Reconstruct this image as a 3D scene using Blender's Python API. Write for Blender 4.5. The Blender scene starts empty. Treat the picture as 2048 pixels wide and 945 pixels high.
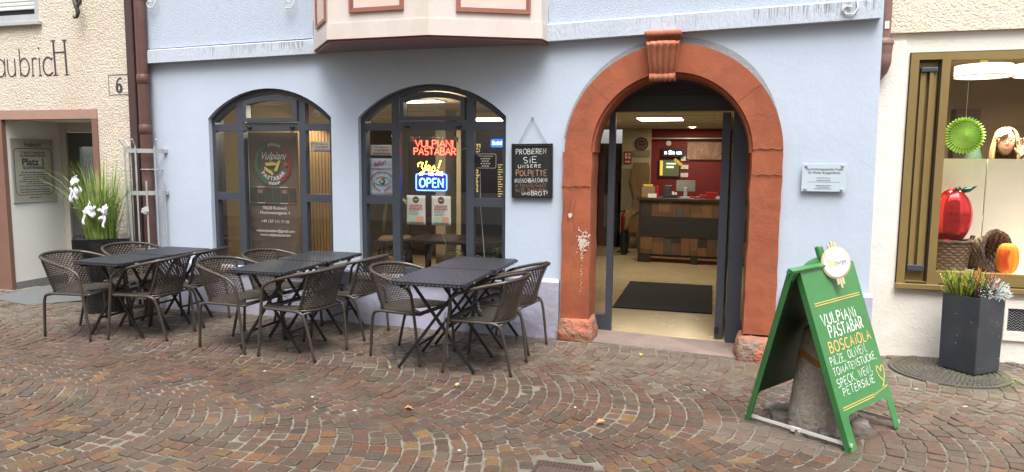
import bpy, bmesh, math, random
from mathutils import Vector, Matrix
from mathutils.geometry import tessellate_polygon
random.seed(11)
S = bpy.context.scene
COL = S.collection
PI = math.pi
R = math.radians

# ------------------------------------------------------------------ camera, world, sun, exposure
cam_d = bpy.data.cameras.new('camera')
cam = bpy.data.objects.new('camera', cam_d)
COL.objects.link(cam)
yaw, pitch, roll = R(15.9), R(6.16), R(0.48)
fw = Vector((-math.sin(yaw)*math.cos(pitch), math.cos(yaw)*math.cos(pitch), -math.sin(pitch)))
rt = Vector((math.cos(yaw), math.sin(yaw), 0)); up = rt.cross(fw)
r2 = rt*math.cos(roll) + up*math.sin(roll); u2 = -rt*math.sin(roll) + up*math.cos(roll)
cam.matrix_world = Matrix.Translation((0, -6.33, 1.65)) @ Matrix((r2, u2, -fw)).transposed().to_4x4()
cam_d.sensor_fit = 'HORIZONTAL'
cam_d.sensor_width = 36.0
cam_d.lens = 36.0*1400/2048
cam_d.clip_start = 0.05
cam_d.clip_end = 500
S.camera = cam

world = bpy.data.worlds.new('World'); S.world = world
world.use_nodes = True
nt = world.node_tree
sky = nt.nodes.new('ShaderNodeTexSky'); sky.sky_type = 'NISHITA'; sky.sun_disc = False
SUN_EL, SUN_AZ = 66.0, 160.0           # elevation, compass bearing measured from +Y clockwise
sky.sun_elevation = R(SUN_EL); sky.sun_rotation = R(SUN_AZ)
sky.air_density = 1.0; sky.dust_density = 4.0; sky.ozone_density = 1.0
hs = nt.nodes.new('ShaderNodeHueSaturation'); hs.inputs['Saturation'].default_value = 0.28
bg = nt.nodes['Background']; bg.inputs['Strength'].default_value = 0.135
nt.links.new(sky.outputs[0], hs.inputs['Color']); nt.links.new(hs.outputs[0], bg.inputs['Color'])

sun_d = bpy.data.lights.new('sun', 'SUN'); sun_d.energy = 1.5; sun_d.angle = R(38); sun_d.color = (1.0, 0.96, 0.9)
sun = bpy.data.objects.new('sun', sun_d); COL.objects.link(sun)
az, el = R(SUN_AZ), R(SUN_EL)
sdir = Vector((math.sin(az)*math.cos(el), math.cos(az)*math.cos(el), math.sin(el)))
sun.rotation_euler = sdir.to_track_quat('Z', 'Y').to_euler()
sun.location = sdir*30

S.view_settings.view_transform = 'Standard'; S.view_settings.look = 'None'
S.view_settings.exposure = 1.38; S.view_settings.gamma = 1.0
S.view_settings.use_curve_mapping = False
S.cycles.max_bounces = 8; S.cycles.diffuse_bounces = 4; S.cycles.transparent_max_bounces = 16
S.cycles.caustics_reflective = False; S.cycles.caustics_refractive = False
S.cycles.sample_clamp_indirect = 6.0
S.cycles.use_denoising = True

# ------------------------------------------------------------------ helpers: things, parts, meshes
def thing(name, label, cat, loc=(0, 0, 0), rotz=0, group=None, kind=None):
    o = bpy.data.objects.new(name, None); COL.objects.link(o)
    o.empty_display_size = 0.1
    o.location = loc; o.rotation_euler = (0, 0, rotz)
    tag(o, label, cat, group, kind)
    return o
def tag(o, label=None, cat=None, group=None, kind=None):
    if label: o['label'] = label
    if cat: o['category'] = cat
    if group: o['group'] = group
    if kind: o['kind'] = kind
    return o
def copy_tree(o, parent=None):
    c = o.copy(); COL.objects.link(c); c.parent = parent
    for ch in list(o.children): copy_tree(ch, c)
    return c
def wloc(p):
    v = Vector((0, 0, 0))
    while p is not None:
        v += p.location; p = p.parent
    return v

class MB:
    def __init__(s): s.v = []; s.f = []; s.c = []
    def add(s, vs, fs, T=None):
        n = len(s.v)
        if T is not None: vs = [T @ Vector(v) for v in vs]
        s.v += [tuple(v) for v in vs]; s.f += [tuple(i+n for i in f) for f in fs]
        return s
    def box(s, x0, x1, y0, y1, z0, z1, T=None):
        vs = [(x, y, z) for z in (z0, z1) for y in (y0, y1) for x in (x0, x1)]
        return s.add(vs, [(0, 2, 3, 1), (4, 5, 7, 6), (0, 1, 5, 4), (2, 6, 7, 3), (0, 4, 6, 2), (1, 3, 7, 5)], T)
    def rbox(s, x0, x1, y0, y1, z0, z1, b=0.004, seg=2, T=None):
        bm = bmesh.new()
        r = bmesh.ops.create_cube(bm, size=1.0)
        for v in r['verts']:
            v.co = Vector(((x0+x1)/2+v.co.x*(x1-x0), (y0+y1)/2+v.co.y*(y1-y0), (z0+z1)/2+v.co.z*(z1-z0)))
        bmesh.ops.bevel(bm, geom=bm.edges[:], offset=b, segments=seg, affect='EDGES', profile=0.5)
        return s.addbm(bm, T)
    def addbm(s, bm, T=None):
        bm.verts.index_update()
        vs = [v.co.copy() for v in bm.verts]; fs = [[v.index for v in f.verts] for f in bm.faces]
        bm.free()
        return s.add(vs, fs, T)
    def prism(s, poly, y0, y1, holes=(), T=None):
        """polygon in (x,z), extruded along y"""
        loops = [list(poly)] + [list(h) for h in holes]
        flat = [p for l in loops for p in l]
        tris = tessellate_polygon([[Vector((p[0], p[1], 0)) for p in l] for l in loops])
        n = len(flat)
        vs = [(p[0], y0, p[1]) for p in flat] + [(p[0], y1, p[1]) for p in flat]
        fs = []
        for t in tris:
            a, b, c = [Vector(flat[i]) for i in t]
            ccw = (b-a).cross(c-a) > 0
            t = tuple(t) if ccw else (t[0], t[2], t[1])
            fs.append(t); fs.append((t[0]+n, t[2]+n, t[1]+n))
        k = 0
        for li, l in enumerate(loops):
            m = len(l)
            area = sum(l[i][0]*l[(i+1) % m][1]-l[(i+1) % m][0]*l[i][1] for i in range(m))
            fl = (area > 0) != (li > 0)
            for i in range(m):
                a, b = k+i, k+(i+1) % m
                fs.append((b, a, a+n, b+n) if fl else (a, b, b+n, a+n))
            k += m
        return s.add(vs, fs, T)
    def tube(s, path, r, n=8, closed=False, T=None, caps=True, flat=None):
        P = [Vector(p) for p in path]; m = len(P)
        rr = r if isinstance(r, (list, tuple)) else [r]*m
        vs = []; fs = []
        def tan(i):
            if closed: return (P[(i+1) % m]-P[i-1]).normalized()
            a = P[min(i+1, m-1)]-P[max(i-1, 0)]
            return a.normalized() if a.length > 1e-9 else Vector((0, 0, 1))
        t0 = tan(0); ref = Vector((0, 0, 1)) if abs(t0.z) < 0.9 else Vector((1, 0, 0))
        nrm = (ref - t0*ref.dot(t0)).normalized()
        for i in range(m):
            t = tan(i); nrm = (nrm - t*nrm.dot(t))
            nrm = nrm.normalized() if nrm.length > 1e-6 else t.orthogonal().normalized()
            bi = t.cross(nrm)
            for k in range(n):
                a = 2*PI*k/n
                vs.append(P[i] + nrm*math.cos(a)*rr[i] + bi*math.sin(a)*rr[i])
        for i in range(m if closed else m-1):
            for k in range(n):
                a = i*n+k; b = i*n+(k+1) % n; j = (i+1) % m
                fs.append((a, b, j*n+(k+1) % n, j*n+k))
        if caps and not closed:
            fs.append(tuple(range(n-1, -1, -1))); fs.append(tuple((m-1)*n+k for k in range(n)))
        if flat is not None:
            vs = [Vector((v.x, v.y, v.z*flat)) for v in vs]
        return s.add(vs, fs, T)
    def lathe(s, prof, cx=0, cy=0, n=24, T=None, caps=True):
        vs = []; fs = []; m = len(prof)
        for r_, z in prof:
            for k in range(n):
                a = 2*PI*k/n; vs.append((cx+r_*math.cos(a), cy+r_*math.sin(a), z))
        for i in range(m-1):
            for k in range(n):
                a = i*n+k; b = i*n+(k+1) % n
                fs.append((a, b, b+n, a+n))
        if caps:
            fs.append(tuple(range(n-1, -1, -1))); fs.append(tuple((m-1)*n+k for k in range(n)))
        return s.add(vs, fs, T)
    def ball(s, c, r, n=12, m=8, T=None):
        rx, ry, rz = r if isinstance(r, (tuple, list)) else (r, r, r)
        vs = [(c[0], c[1], c[2]-rz)]; fs = []
        for i in range(1, m):
            p = -PI/2+PI*i/m
            for k in range(n):
                a = 2*PI*k/n
                vs.append((c[0]+rx*math.cos(p)*math.cos(a), c[1]+ry*math.cos(p)*math.sin(a), c[2]+rz*math.sin(p)))
        vs.append((c[0], c[1], c[2]+rz)); L = len(vs)-1
        for k in range(n):
            fs.append((0, 1+(k+1) % n, 1+k)); fs.append((L, L-n+k, L-n+(k+1) % n))
        for i in range(m-2):
            for k in range(n):
                a = 1+i*n+k; b = 1+i*n+(k+1) % n
                fs.append((a, b, b+n, a+n))
        return s.add(vs, fs, T)
    def grid(s, fn, nu, nv, T=None, closeu=False):
        vs = [fn(i/nu, j/nv) for j in range(nv+1) for i in range(nu+(0 if closeu else 1))]
        w = nu if closeu else nu+1
        fs = []
        for j in range(nv):
            for i in range(nu):
                i2 = (i+1) % w if closeu else i+1
                fs.append((j*w+i, j*w+i2, (j+1)*w+i2, (j+1)*w+i))
        return s.add(vs, fs, T)
    def arc(s, cx, cz, r0, r1, a0, a1, y0, y1, n=32, T=None):
        """ring segment in the xz plane extruded along y"""
        o = [(cx+r1*math.cos(a0+(a1-a0)*i/n), cz+r1*math.sin(a0+(a1-a0)*i/n)) for i in range(n+1)]
        q = [(cx+r0*math.cos(a0+(a1-a0)*i/n), cz+r0*math.sin(a0+(a1-a0)*i/n)) for i in range(n+1)]
        return s.prism(o+q[::-1], y0, y1, T=T)

def obj(name, mb, mat, parent=None, local=False, smooth=False, auto=None):
    me = bpy.data.meshes.new(name)
    me.from_pydata(mb.v, [], mb.f); me.update()
    if mat: me.materials.append(mat)
    if smooth or auto:
        me.polygons.foreach_set('use_smooth', [True]*len(me.polygons))
        if auto: me.set_sharp_from_angle(angle=R(auto))
    o = bpy.data.objects.new(name, me); COL.objects.link(o)
    if parent is not None:
        o.parent = parent
        if not local: o.location = -wloc(parent)
    return o
def obj_split(name, mb, mat, parent=None, **k):
    """one object for every connected piece of the mesh"""
    par = list(range(len(mb.v)))
    def find(i):
        while par[i] != i: par[i] = par[par[i]]; i = par[i]
        return i
    for f in mb.f:
        r0 = find(f[0])
        for i in f[1:]: par[find(i)] = r0
    gr = {}
    for f in mb.f: gr.setdefault(find(f[0]), []).append(f)
    out = []
    for fs in gr.values():
        ids = sorted({i for f in fs for i in f}); ix = {j: n for n, j in enumerate(ids)}
        m = MB(); m.v = [mb.v[j] for j in ids]; m.f = [tuple(ix[i] for i in f) for f in fs]
        out.append(obj(name, m, mat, parent, **k))
    return out
def solidify(o, t, off=0):
    m = o.modifiers.new('s', 'SOLIDIFY'); m.thickness = t; m.offset = off; return o

# ------------------------------------------------------------------ procedural materials
def M(name, col, rough=0.6, metal=0.0, var=0.0, vs=4.0, col2=None, c2s=1.5, c2lo=0.45, c2hi=0.7, bump=0.0, bs=60.0, bump2=0.0, b2s=8.0,
      spec=0.5, stretch=(1, 1, 1), coat=0.0, trans=0.0):
    m = bpy.data.materials.new(name); m.use_nodes = True
    t = m.node_tree; N = t.nodes; L = t.links
    b = N['Principled BSDF']
    b.inputs['Roughness'].default_value = rough; b.inputs['Metallic'].default_value = metal
    b.inputs['Specular IOR Level'].default_value = spec
    b.inputs['Coat Weight'].default_value = coat
    b.inputs['Base Color'].default_value = (*col, 1)
    tc = N.new('ShaderNodeTexCoord'); mp = N.new('ShaderNodeMapping'); mp.inputs['Scale'].default_value = stretch
    L.new(tc.outputs['Object'], mp.inputs['Vector'])
    def noise(sc, det=4, rg=0.6):
        n = N.new('ShaderNodeTexNoise'); n.inputs['Scale'].default_value = sc; n.inputs['Detail'].default_value = det
        n.inputs['Roughness'].default_value = rg
        L.new(mp.outputs[0], n.inputs['Vector']); return n
    src = None
    if col2:
        n = noise(c2s, 5); rp = N.new('ShaderNodeMapRange')
        rp.inputs['From Min'].default_value = c2lo; rp.inputs['From Max'].default_value = c2hi
        L.new(n.outputs['Fac'], rp.inputs['Value'])
        mx = N.new('ShaderNodeMix'); mx.data_type = 'RGBA'
        mx.inputs['A'].default_value = (*col, 1); mx.inputs['B'].default_value = (*col2, 1)
        L.new(rp.outputs[0], mx.inputs['Factor']); src = mx.outputs['Result']
    if var:
        n = noise(vs, 6, 0.65); rp = N.new('ShaderNodeMapRange')
        rp.inputs['From Min'].default_value = 0.25; rp.inputs['From Max'].default_value = 0.75
        rp.inputs['To Min'].default_value = 1-var; rp.inputs['To Max'].default_value = 1+var
        L.new(n.outputs['Fac'], rp.inputs['Value'])
        mx = N.new('ShaderNodeMix'); mx.data_type = 'RGBA'; mx.blend_type = 'MULTIPLY'; mx.inputs['Factor'].default_value = 1
        if src: L.new(src, mx.inputs['A'])
        else: mx.inputs['A'].default_value = (*col, 1)
        L.new(rp.outputs[0], mx.inputs['B']); src = mx.outputs['Result']
        r_ = N.new('ShaderNodeMapRange'); r_.inputs['To Min'].default_value = max(0, rough-0.12); r_.inputs['To Max'].default_value = min(1, rough+0.12)
        L.new(n.outputs['Fac'], r_.inputs['Value']); L.new(r_.outputs[0], b.inputs['Roughness'])
    if src: L.new(src, b.inputs['Base Color'])
    last = None
    for d, sc in ((bump, bs), (bump2, b2s)):
        if d:
            n = noise(sc, 3); bp = N.new('ShaderNodeBump'); bp.inputs['Distance'].default_value = d; bp.inputs['Strength'].default_value = 1.0
            L.new(n.outputs['Fac'], bp.inputs['Height'])
            if last: L.new(last, bp.inputs['Normal'])
            last = bp.outputs[0]
    if last: L.new(last, b.inputs['Normal'])
    return m
def EM(name, col, s):
    m = bpy.data.materials.new(name); m.use_nodes = True; t = m.node_tree
    b = t.nodes['Principled BSDF']; b.inputs['Base Color'].default_value = (*col, 1)
    b.inputs['Emission Color'].default_value = (*col, 1); b.inputs['Emission Strength'].default_value = s
    return m
def GLASS(name, tint=(0.93, 0.95, 0.94), ior=1.5, rough=0.0, boost=1.0):
    m = bpy.data.materials.new(name); m.use_nodes = True; t = m.node_tree; N = t.nodes; L = t.links
    N.remove(N['Principled BSDF']); out = N['Material Output']
    tr = N.new('ShaderNodeBsdfTransparent'); tr.inputs[0].default_value = (*tint, 1)
    gl = N.new('ShaderNodeBsdfGlossy'); gl.inputs['Roughness'].default_value = rough
    lw = N.new('ShaderNodeLayerWeight'); lw.inputs['Blend'].default_value = 0.5     # same reflectance from both sides of the pane
    pw = N.new('ShaderNodeMath'); pw.operation = 'POWER'; pw.inputs[1].default_value = 5
    f0 = ((ior-1)/(ior+1))**2
    mu = N.new('ShaderNodeMath'); mu.operation = 'MULTIPLY_ADD'; mu.inputs[1].default_value = (1-f0)*boost; mu.inputs[2].default_value = f0*boost; mu.use_clamp = True
    mx = N.new('ShaderNodeMixShader')
    L.new(lw.outputs['Facing'], pw.inputs[0]); L.new(pw.outputs[0], mu.inputs[0]); L.new(mu.outputs[0], mx.inputs[0])
    L.new(tr.outputs[0], mx.inputs[1]); L.new(gl.outputs[0], mx.inputs[2]); L.new(mx.outputs[0], out.inputs[0])
    return m
def WEAVE(name, c1, c2, u=60.0, v=60.0, rough=0.45, hole=0.0, bump=0.004):
    """over-and-under weave on a UV map"""
    m = bpy.data.materials.new(name); m.use_nodes = True; t = m.node_tree; N = t.nodes; L = t.links
    b = N['Principled BSDF']; b.inputs['Roughness'].default_value = rough
    uv = N.new('ShaderNodeUVMap'); uv.uv_map = 'UVMap'
    sp = N.new('ShaderNodeSeparateXYZ'); L.new(uv.outputs[0], sp.inputs[0])
    def mth(op, a, b_=None):
        n = N.new('ShaderNodeMath'); n.operation = op
        for i, x in enumerate((a, b_)):
            if x is None: continue
            if isinstance(x, (int, float)): n.inputs[i].default_value = x
            else: L.new(x, n.inputs[i])
        return n.outputs[0]
    su = mth('SINE', mth('MULTIPLY', sp.outputs[0], u*PI)); sv = mth('SINE', mth('MULTIPLY', sp.outputs[1], v*PI))
    pr = mth('MULTIPLY', su, sv)                      # checker of over / under
    au = mth('ABSOLUTE', sv)
    h = mth('ADD', mth('MULTIPLY', pr, 0.5), mth('MULTIPLY', au, 0.5))
    ns = N.new('ShaderNodeTexNoise'); ns.inputs['Scale'].default_value = 35; L.new(uv.outputs[0], ns.inputs['Vector'])
    f = mth('ADD', mth('MULTIPLY', h, 0.55), mth('MULTIPLY', ns.outputs['Fac'], 0.55))
    mx = N.new('ShaderNodeMix'); mx.data_type = 'RGBA'; mx.inputs['A'].default_value = (*c1, 1); mx.inputs['B'].default_value = (*c2, 1)
    mx.clamp_factor = True; L.new(f, mx.inputs['Factor']); L.new(mx.outputs['Result'], b.inputs['Base Color'])
    bp = N.new('ShaderNodeBump'); bp.inputs['Distance'].default_value = bump; L.new(h, bp.inputs['Height']); L.new(bp.outputs[0], b.inputs['Normal'])
    if hole:
        a = mth('GREATER_THAN', h, hole); L.new(a, b.inputs['Alpha'])
    return m
def uvmap(o, fn):
    me = o.data; l = me.uv_layers.new(name='UVMap')
    for p in me.polygons:
        for li in p.loop_indices:
            l.data[li].uv = fn(me.vertices[me.loops[li].vertex_index].co, me.loops[li].vertex_index)

# ------------------------------------------------------------------ lettering: printed (font) and hand-drawn strokes
def text_geo(body, size=0.1, align='CENTER', sx=1.0, ext=0.0005, shear=0.0, bold=0.0, spacing=1.0):
    cu = bpy.data.curves.new('t', 'FONT'); cu.body = body; cu.size = size; cu.align_x = align; cu.extrude = ext
    cu.shear = shear; cu.offset = bold; cu.space_character = spacing; cu.resolution_u = 3
    o = bpy.data.objects.new('t', cu); COL.objects.link(o)
    bpy.context.view_layer.update()
    dg = bpy.context.evaluated_depsgraph_get()
    me = bpy.data.meshes.new_from_object(o.evaluated_get(dg))
    vs = [(v.co.x*sx, v.co.y, v.co.z) for v in me.vertices]; fs = [tuple(p.vertices) for p in me.polygons]
    bpy.data.objects.remove(o); bpy.data.curves.remove(cu); bpy.data.meshes.remove(me)
    return vs, fs
def frame(o, ex, ey):
    """matrix taking (x right, y up, z out) of a flat sign to the world"""
    ex = Vector(ex).normalized(); ey = Vector(ey); ez = ex.cross(ey).normalized(); ey = ez.cross(ex)
    return Matrix.Translation(Vector(o)) @ Matrix((ex, ey, ez)).transposed().to_4x4()
def facing(x, y, z):       # sign on a wall that faces -Y (towards the street)
    return frame((x, y, z), (1, 0, 0), (0, 0, 1))
def ptext(mb, T, body, x, y, size, **k):
    vs, fs = text_geo(body, size, **k)
    mb.add([(v[0]+x, v[1]+y, v[2]) for v in vs], fs, T)

def _arc(cx, cy, rx, ry, a0, a1, n=10):
    return [(cx+rx*math.cos(R(a0+(a1-a0)*i/n)), cy+ry*math.sin(R(a0+(a1-a0)*i/n))) for i in range(n+1)]
G = {   # width, strokes on a 1-high cell
 'A': (.75, [[(0, 0), (.38, 1), (.75, 0)], [(.14, .36), (.62, .36)]]),
 'B': (.62, [[(0, 0), (0, 1)], [(0, 1)]+_arc(.28, .77, .27, .23, 90, -90)+[(0, .54)], [(0, .54)]+_arc(.32, .27, .3, .27, 90, -90)+[(0, 0)]]),
 'C': (.68, [_arc(.42, .5, .42, .5, 55, 305, 14)]),
 'D': (.68, [[(0, 0), (0, 1)], [(0, 1)]+_arc(.25, .5, .43, .5, 90, -90, 12)+[(0, 0)]]),
 'E': (.55, [[(.55, 1), (0, 1), (0, 0), (.55, 0)], [(0, .52), (.45, .52)]]),
 'F': (.55, [[(.55, 1), (0, 1), (0, 0)], [(0, .52), (.45, .52)]]),
 'G': (.72, [_arc(.4, .5, .4, .5, 50, 330, 14)+[(.74, .42), (.45, .42)]]),
 'H': (.65, [[(0, 0), (0, 1)], [(.65, 0), (.65, 1)], [(0, .5), (.65, .5)]]),
 'I': (.06, [[(.03, 0), (.03, 1)]]),
 'i': (.06, [[(.03, 0), (.03, .72)], [(.03, .92), (.03, .97)]]),
 'J': (.45, [[(.45, 1), (.45, .25)]+_arc(.22, .22, .22, .22, 0, -170)]),
 'K': (.62, [[(0, 0), (0, 1)], [(.6, 1), (0, .42)], [(.2, .6), (.62, 0)]]),
 'L': (.5, [[(0, 1), (0, 0), (.5, 0)]]),
 'M': (.85, [[(0, 0), (.08, 1), (.42, .25), (.77, 1), (.85, 0)]]),
 'N': (.68, [[(0, 0), (0, 1), (.68, 0), (.68, 1)]]),
 'O': (.8, [_arc(.4, .5, .4, .5, 90, 450, 20)]),
 'P': (.58, [[(0, 0), (0, 1)], [(0, 1)]+_arc(.28, .74, .3, .26, 90, -90)+[(0, .48)]]),
 'R': (.62, [[(0, 0), (0, 1)], [(0, 1)]+_arc(.28, .75, .3, .25, 90, -90)+[(0, .5)], [(.22, .5), (.62, 0)]]),
 'S': (.58, [_arc(.3, .74, .27, .26, 40, 270, 10)+_arc(.3, .25, .28, .25, 90, -140, 10)[1:]]),
 'T': (.65, [[(0, 1), (.65, 1)], [(.325, 1), (.325, 0)]]),
 'U': (.66, [[(0, 1), (0, .33)]+_arc(.33, .33, .33, .33, 180, 360)+[(.66, 1)]]),
 'V': (.7, [[(0, 1), (.35, 0), (.7, 1)]]),
 'W': (.95, [[(0, 1), (.24, 0), (.47, .8), (.7, 0), (.95, 1)]]),
 'Z': (.6, [[(0, 1), (.6, 1), (0, 0), (.6, 0)]]),
 ',': (.08, [[(.06, .08), (.0, -.16)]]), '!': (.1, [[(.08, 1), (.05, .3)], [(.04, .06), (.04, .0)]]),
 '(': (.2, [_arc(.3, .5, .3, .62, 130, 230, 6)]), ')': (.2, [_arc(-.1, .5, .3, .62, 50, -50, 6)]),
 ' ': (.35, []), '.': (.06, [[(.03, 0), (.03, .04)]]),
 'e': (.5, [[(.03, .32), (.45, .36)]+_arc(.25, .3, .22, .3, 20, 320, 12)]),
 's': (.42, [[(-.05, .05), (.28, .6)]+_arc(.2, .2, .2, .2, 70, -150, 8)]),
 'b': (.5, [[(.03, 1), (.03, 0)], _arc(.26, .32, .23, .32, 160, -160, 12)]),
 'u': (.5, [[(.03, .64), (.03, .2)]+_arc(.25, .2, .22, .2, 180, 360, 8)+[(.47, .64), (.47, 0)]]),
 'r': (.36, [[(.03, .64), (.03, 0)], _arc(.25, .36, .22, .28, 170, 60, 6)]),
 'c': (.5, [_arc(.28, .32, .26, .32, 50, 310, 12)]),
}
def strokes(mb, T, body, x, y, h, w, align='L', sx=0.8, gap=0.22, jit=0.03, slant=0.0, rise=0.0, flat=0.25, n=5, width=None):
    jit *= 1.6
    """hand lettering: every stroke a flattened bead on the sign's face"""
    um = {'Ä': 'A', 'Ö': 'O', 'Ü': 'U'}
    tot = sum(G[um.get(c, c)][0]*sx+gap for c in body)-gap
    if width: sx_all = width/(tot*h)
    else: sx_all = 1.0
    W = tot*h*sx_all
    px = x - (W/2 if align == 'C' else (W if align == 'R' else 0))
    rnd = random.Random(hash_s(body))
    for c in body:
        g = G[um.get(c, c)]
        dy = rnd.uniform(-jit, jit)*h; sc = 1+rnd.uniform(-jit, jit)*1.5
        st = list(g[1])
        if c in um: st = st + [[(g[0]*.3, 1.16), (g[0]*.3, 1.22)], [(g[0]*.7, 1.16), (g[0]*.7, 1.22)]]
        for s_ in st:
            pts = []
            for (a, b) in s_:
                X = (a*sx*sx_all + slant*b*sx_all)*h*sc; Y = b*h*sc + dy
                pts.append((px+X+rnd.uniform(-1, 1)*jit*.25*h, y+Y+(px+X-x)*rise+rnd.uniform(-1, 1)*jit*.25*h, 0.0))
            if len(pts) == 1: pts = pts+[(pts[0][0]+.001, pts[0][1], 0)]
            if flat is None: mb.tube(pts, w, n, T=T)
            else: mb.tube(pts, w, n, T=T, flat=flat)
        px += (g[0]*sx+gap)*h*sx_all
def hash_s(b):
    k = 7
    for c in b: k = (k*31+ord(c)) % 100003
    return k
# ------------------------------------------------------------------ materials
m_blue = M('blue_render', (.485, .563, .675), .85, var=.05, vs=1.6, col2=(.435, .50, .60), c2s=.9, c2lo=.5, c2hi=.85, bump=.0016, bs=30, bump2=.004, b2s=5, stretch=(1, 1, .8))
m_blue_rough = M('blue_roughcast', (.475, .55, .665), .92, var=.10, vs=70, bump=.010, bs=85)
m_band = M('string_course_render', (.50, .56, .65), .9, var=.12, vs=55, col2=(.38, .42, .46), c2s=2.2, c2lo=.52, c2hi=.8, bump=.006, bs=75, stretch=(1, 1, .35))
m_lilac = M('lilac_plinth', (.43, .43, .57), .85, var=.10, vs=3.5, col2=(.40, .385, .44), c2s=2.0, bump=.006, bs=22, bump2=.01, b2s=5)
m_cream = M('cream_roughcast', (.67, .605, .51), .95, var=.16, vs=42, col2=(.60, .485, .36), c2s=.8, c2lo=.5, c2hi=.85, bump=.020, bs=48, bump2=.010, b2s=15)
m_white = M('white_render', (.80, .765, .70), .9, var=.05, vs=2.0, col2=(.70, .66, .59), c2s=1.3, c2lo=.52, c2hi=.85, bump=.003, bs=45, bump2=.006, b2s=8)
m_white_rough = M('white_roughcast', (.78, .70, .56), .95, var=.08, vs=25, bump=.016, bs=48, bump2=.010, b2s=14)
m_sand = M('red_sandstone', (.335, .096, .044), .85, var=.22, vs=6, col2=(.26, .070, .034), c2s=2.6, bump=.0022, bs=40, bump2=.005, b2s=7)
m_sand_lt = M('bare_sandstone', (.40, .145, .082), .9, var=.25, vs=9, col2=(.25, .175, .135), c2s=4, c2lo=.45, c2hi=.62, bump=.02, bs=22, bump2=.05, b2s=7)
m_key = M('keystone_sandstone', (.42, .150, .082), .85, var=.18, vs=8, col2=(.34, .100, .046), c2s=5, bump=.008, bs=40, stretch=(1, 1, .3))
m_grey_ring = M('grey_arch_margin', (.30, .32, .345), .9, var=.1, vs=10, bump=.006, bs=40)
m_anth = M('anthracite_frame', (.050, .057, .075), .42, var=.06, vs=3)
m_anth_dk = M('dark_grey_panel', (.022, .025, .030), .5, var=.06, vs=3)
m_rubber = M('black_seal', (.012, .012, .014), .6)
m_glass = GLASS('window_glass', (.90, .91, .89), 1.5, 0.0, 2.6)
m_glass_shop = GLASS('shop_glass', (.95, .96, .95), 1.5, 0.0, 1.1)
m_bronze = M('bronze_anodised_frame', (.30, .215, .085), .38, metal=.35, var=.06, vs=3)
m_bronze_dk = M('bronze_painted_shadow', (.03, .02, .012), .6)
m_oriel = M('oriel_cream_paint', (.63, .57, .53), .6, var=.06, vs=3, col2=(.58, .48, .43), c2s=2.5, c2lo=.52, c2hi=.85, bump=.002, bs=30, stretch=(1.6, 1.6, .4))
m_oriel_pink = M('oriel_pink_panel', (.68, .54, .49), .6, var=.08, vs=2, stretch=(2, 2, .4))
m_oriel_trim = M('oriel_red_brown_trim', (.30, .12, .085), .5, var=.1, vs=6)
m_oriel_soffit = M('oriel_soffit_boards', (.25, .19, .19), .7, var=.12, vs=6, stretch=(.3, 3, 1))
m_sillstone = M('pink_sill_stone', (.46, .33, .31), .8, var=.08, vs=8, bump=.003, bs=50)
m_step = M('threshold_stone', (.20, .152, .132), .85, var=.2, vs=6, col2=(.25, .195, .165), c2s=2, bump=.006, bs=35)
m_pipe_br = M('brown_painted_pipe', (.105, .052, .042), .5, var=.14, vs=9, col2=(.17, .10, .085), c2s=3, c2lo=.55, c2hi=.8)
m_pipe_dk = M('dark_brown_pipe', (.062, .034, .03), .5, var=.12, vs=9)
m_pipe_lt = M('red_brown_pipe', (.21, .115, .10), .5, var=.12, vs=9)
m_galv = M('galvanised_steel', (.50, .515, .52), .45, metal=.45, var=.15, vs=14)
m_doorbrown = M('brown_door_surround', (.20, .105, .08), .6, var=.12, vs=4, bump=.002, bs=30)
m_lintel = M('pinkish_lintel_paint', (.36, .22, .175), .65, var=.08, vs=5)
m_recess = M('grey_recess_paint', (.76, .76, .72), .8, var=.04, vs=2)
m_recess_cream = M('cream_door_frame', (.50, .47, .40), .6, var=.04, vs=3)
m_skirt = M('grey_stone_skirting', (.20, .20, .20), .7, var=.3, vs=40)
m_doorgrey = M('grey_metal_door', (.085, .085, .08), .5, var=.05)
m_letter = M('charcoal_lettering', (.055, .05, .06), .8, var=.35, vs=30)
m_iron = M('wrought_iron', (.03, .026, .025), .5, var=.2, vs=20)
m_wire = M('white_cable', (.62, .62, .60), .5)
m_grey_mat = M('grey_ribbed_mat', (.115, .12, .125), .95, var=.12, vs=30, bump=.004, bs=90)

# ------------------------------------------------------------------ ground
def sm(a, b, x):
    t = min(1, max(0, (x-a)/(b-a))); return t*t*(3-2*t)
def gz(x, y):
    z = -0.055*math.exp(-((x-.42)/.62)**2)*sm(-1.0, -.12, y)
    z += 0.016*sm(1.2, 1.9, x)*sm(-.3, .2, y)
    z += 0.06*sm(-6.4, -8.2, x)*sm(-1.2, -.1, y)
    return z
xs = [-60, -30, -18] + [-13+.25*i for i in range(int(19.5/.25)+1)] + [10, 18, 30, 60]
ys = [-60, -30, -16, -11] + [-8.5+.25*i for i in range(35)] + [.12, .3]
g = MB()
g.add([(x, y, gz(x, y)-.006) for y in ys for x in xs],
      [(j*len(xs)+i, j*len(xs)+i+1, (j+1)*len(xs)+i+1, (j+1)*len(xs)+i) for j in range(len(ys)-1) for i in range(len(xs)-1)])
m_joint = M('sandy_joint_grout', (.195, .175, .142), .95, var=.3, vs=18, col2=(.085, .08, .058), c2s=1.3, c2lo=.42, c2hi=.68, bump=.006, bs=90)
tag(obj('ground', g, m_joint, smooth=True), kind='structure')

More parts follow.
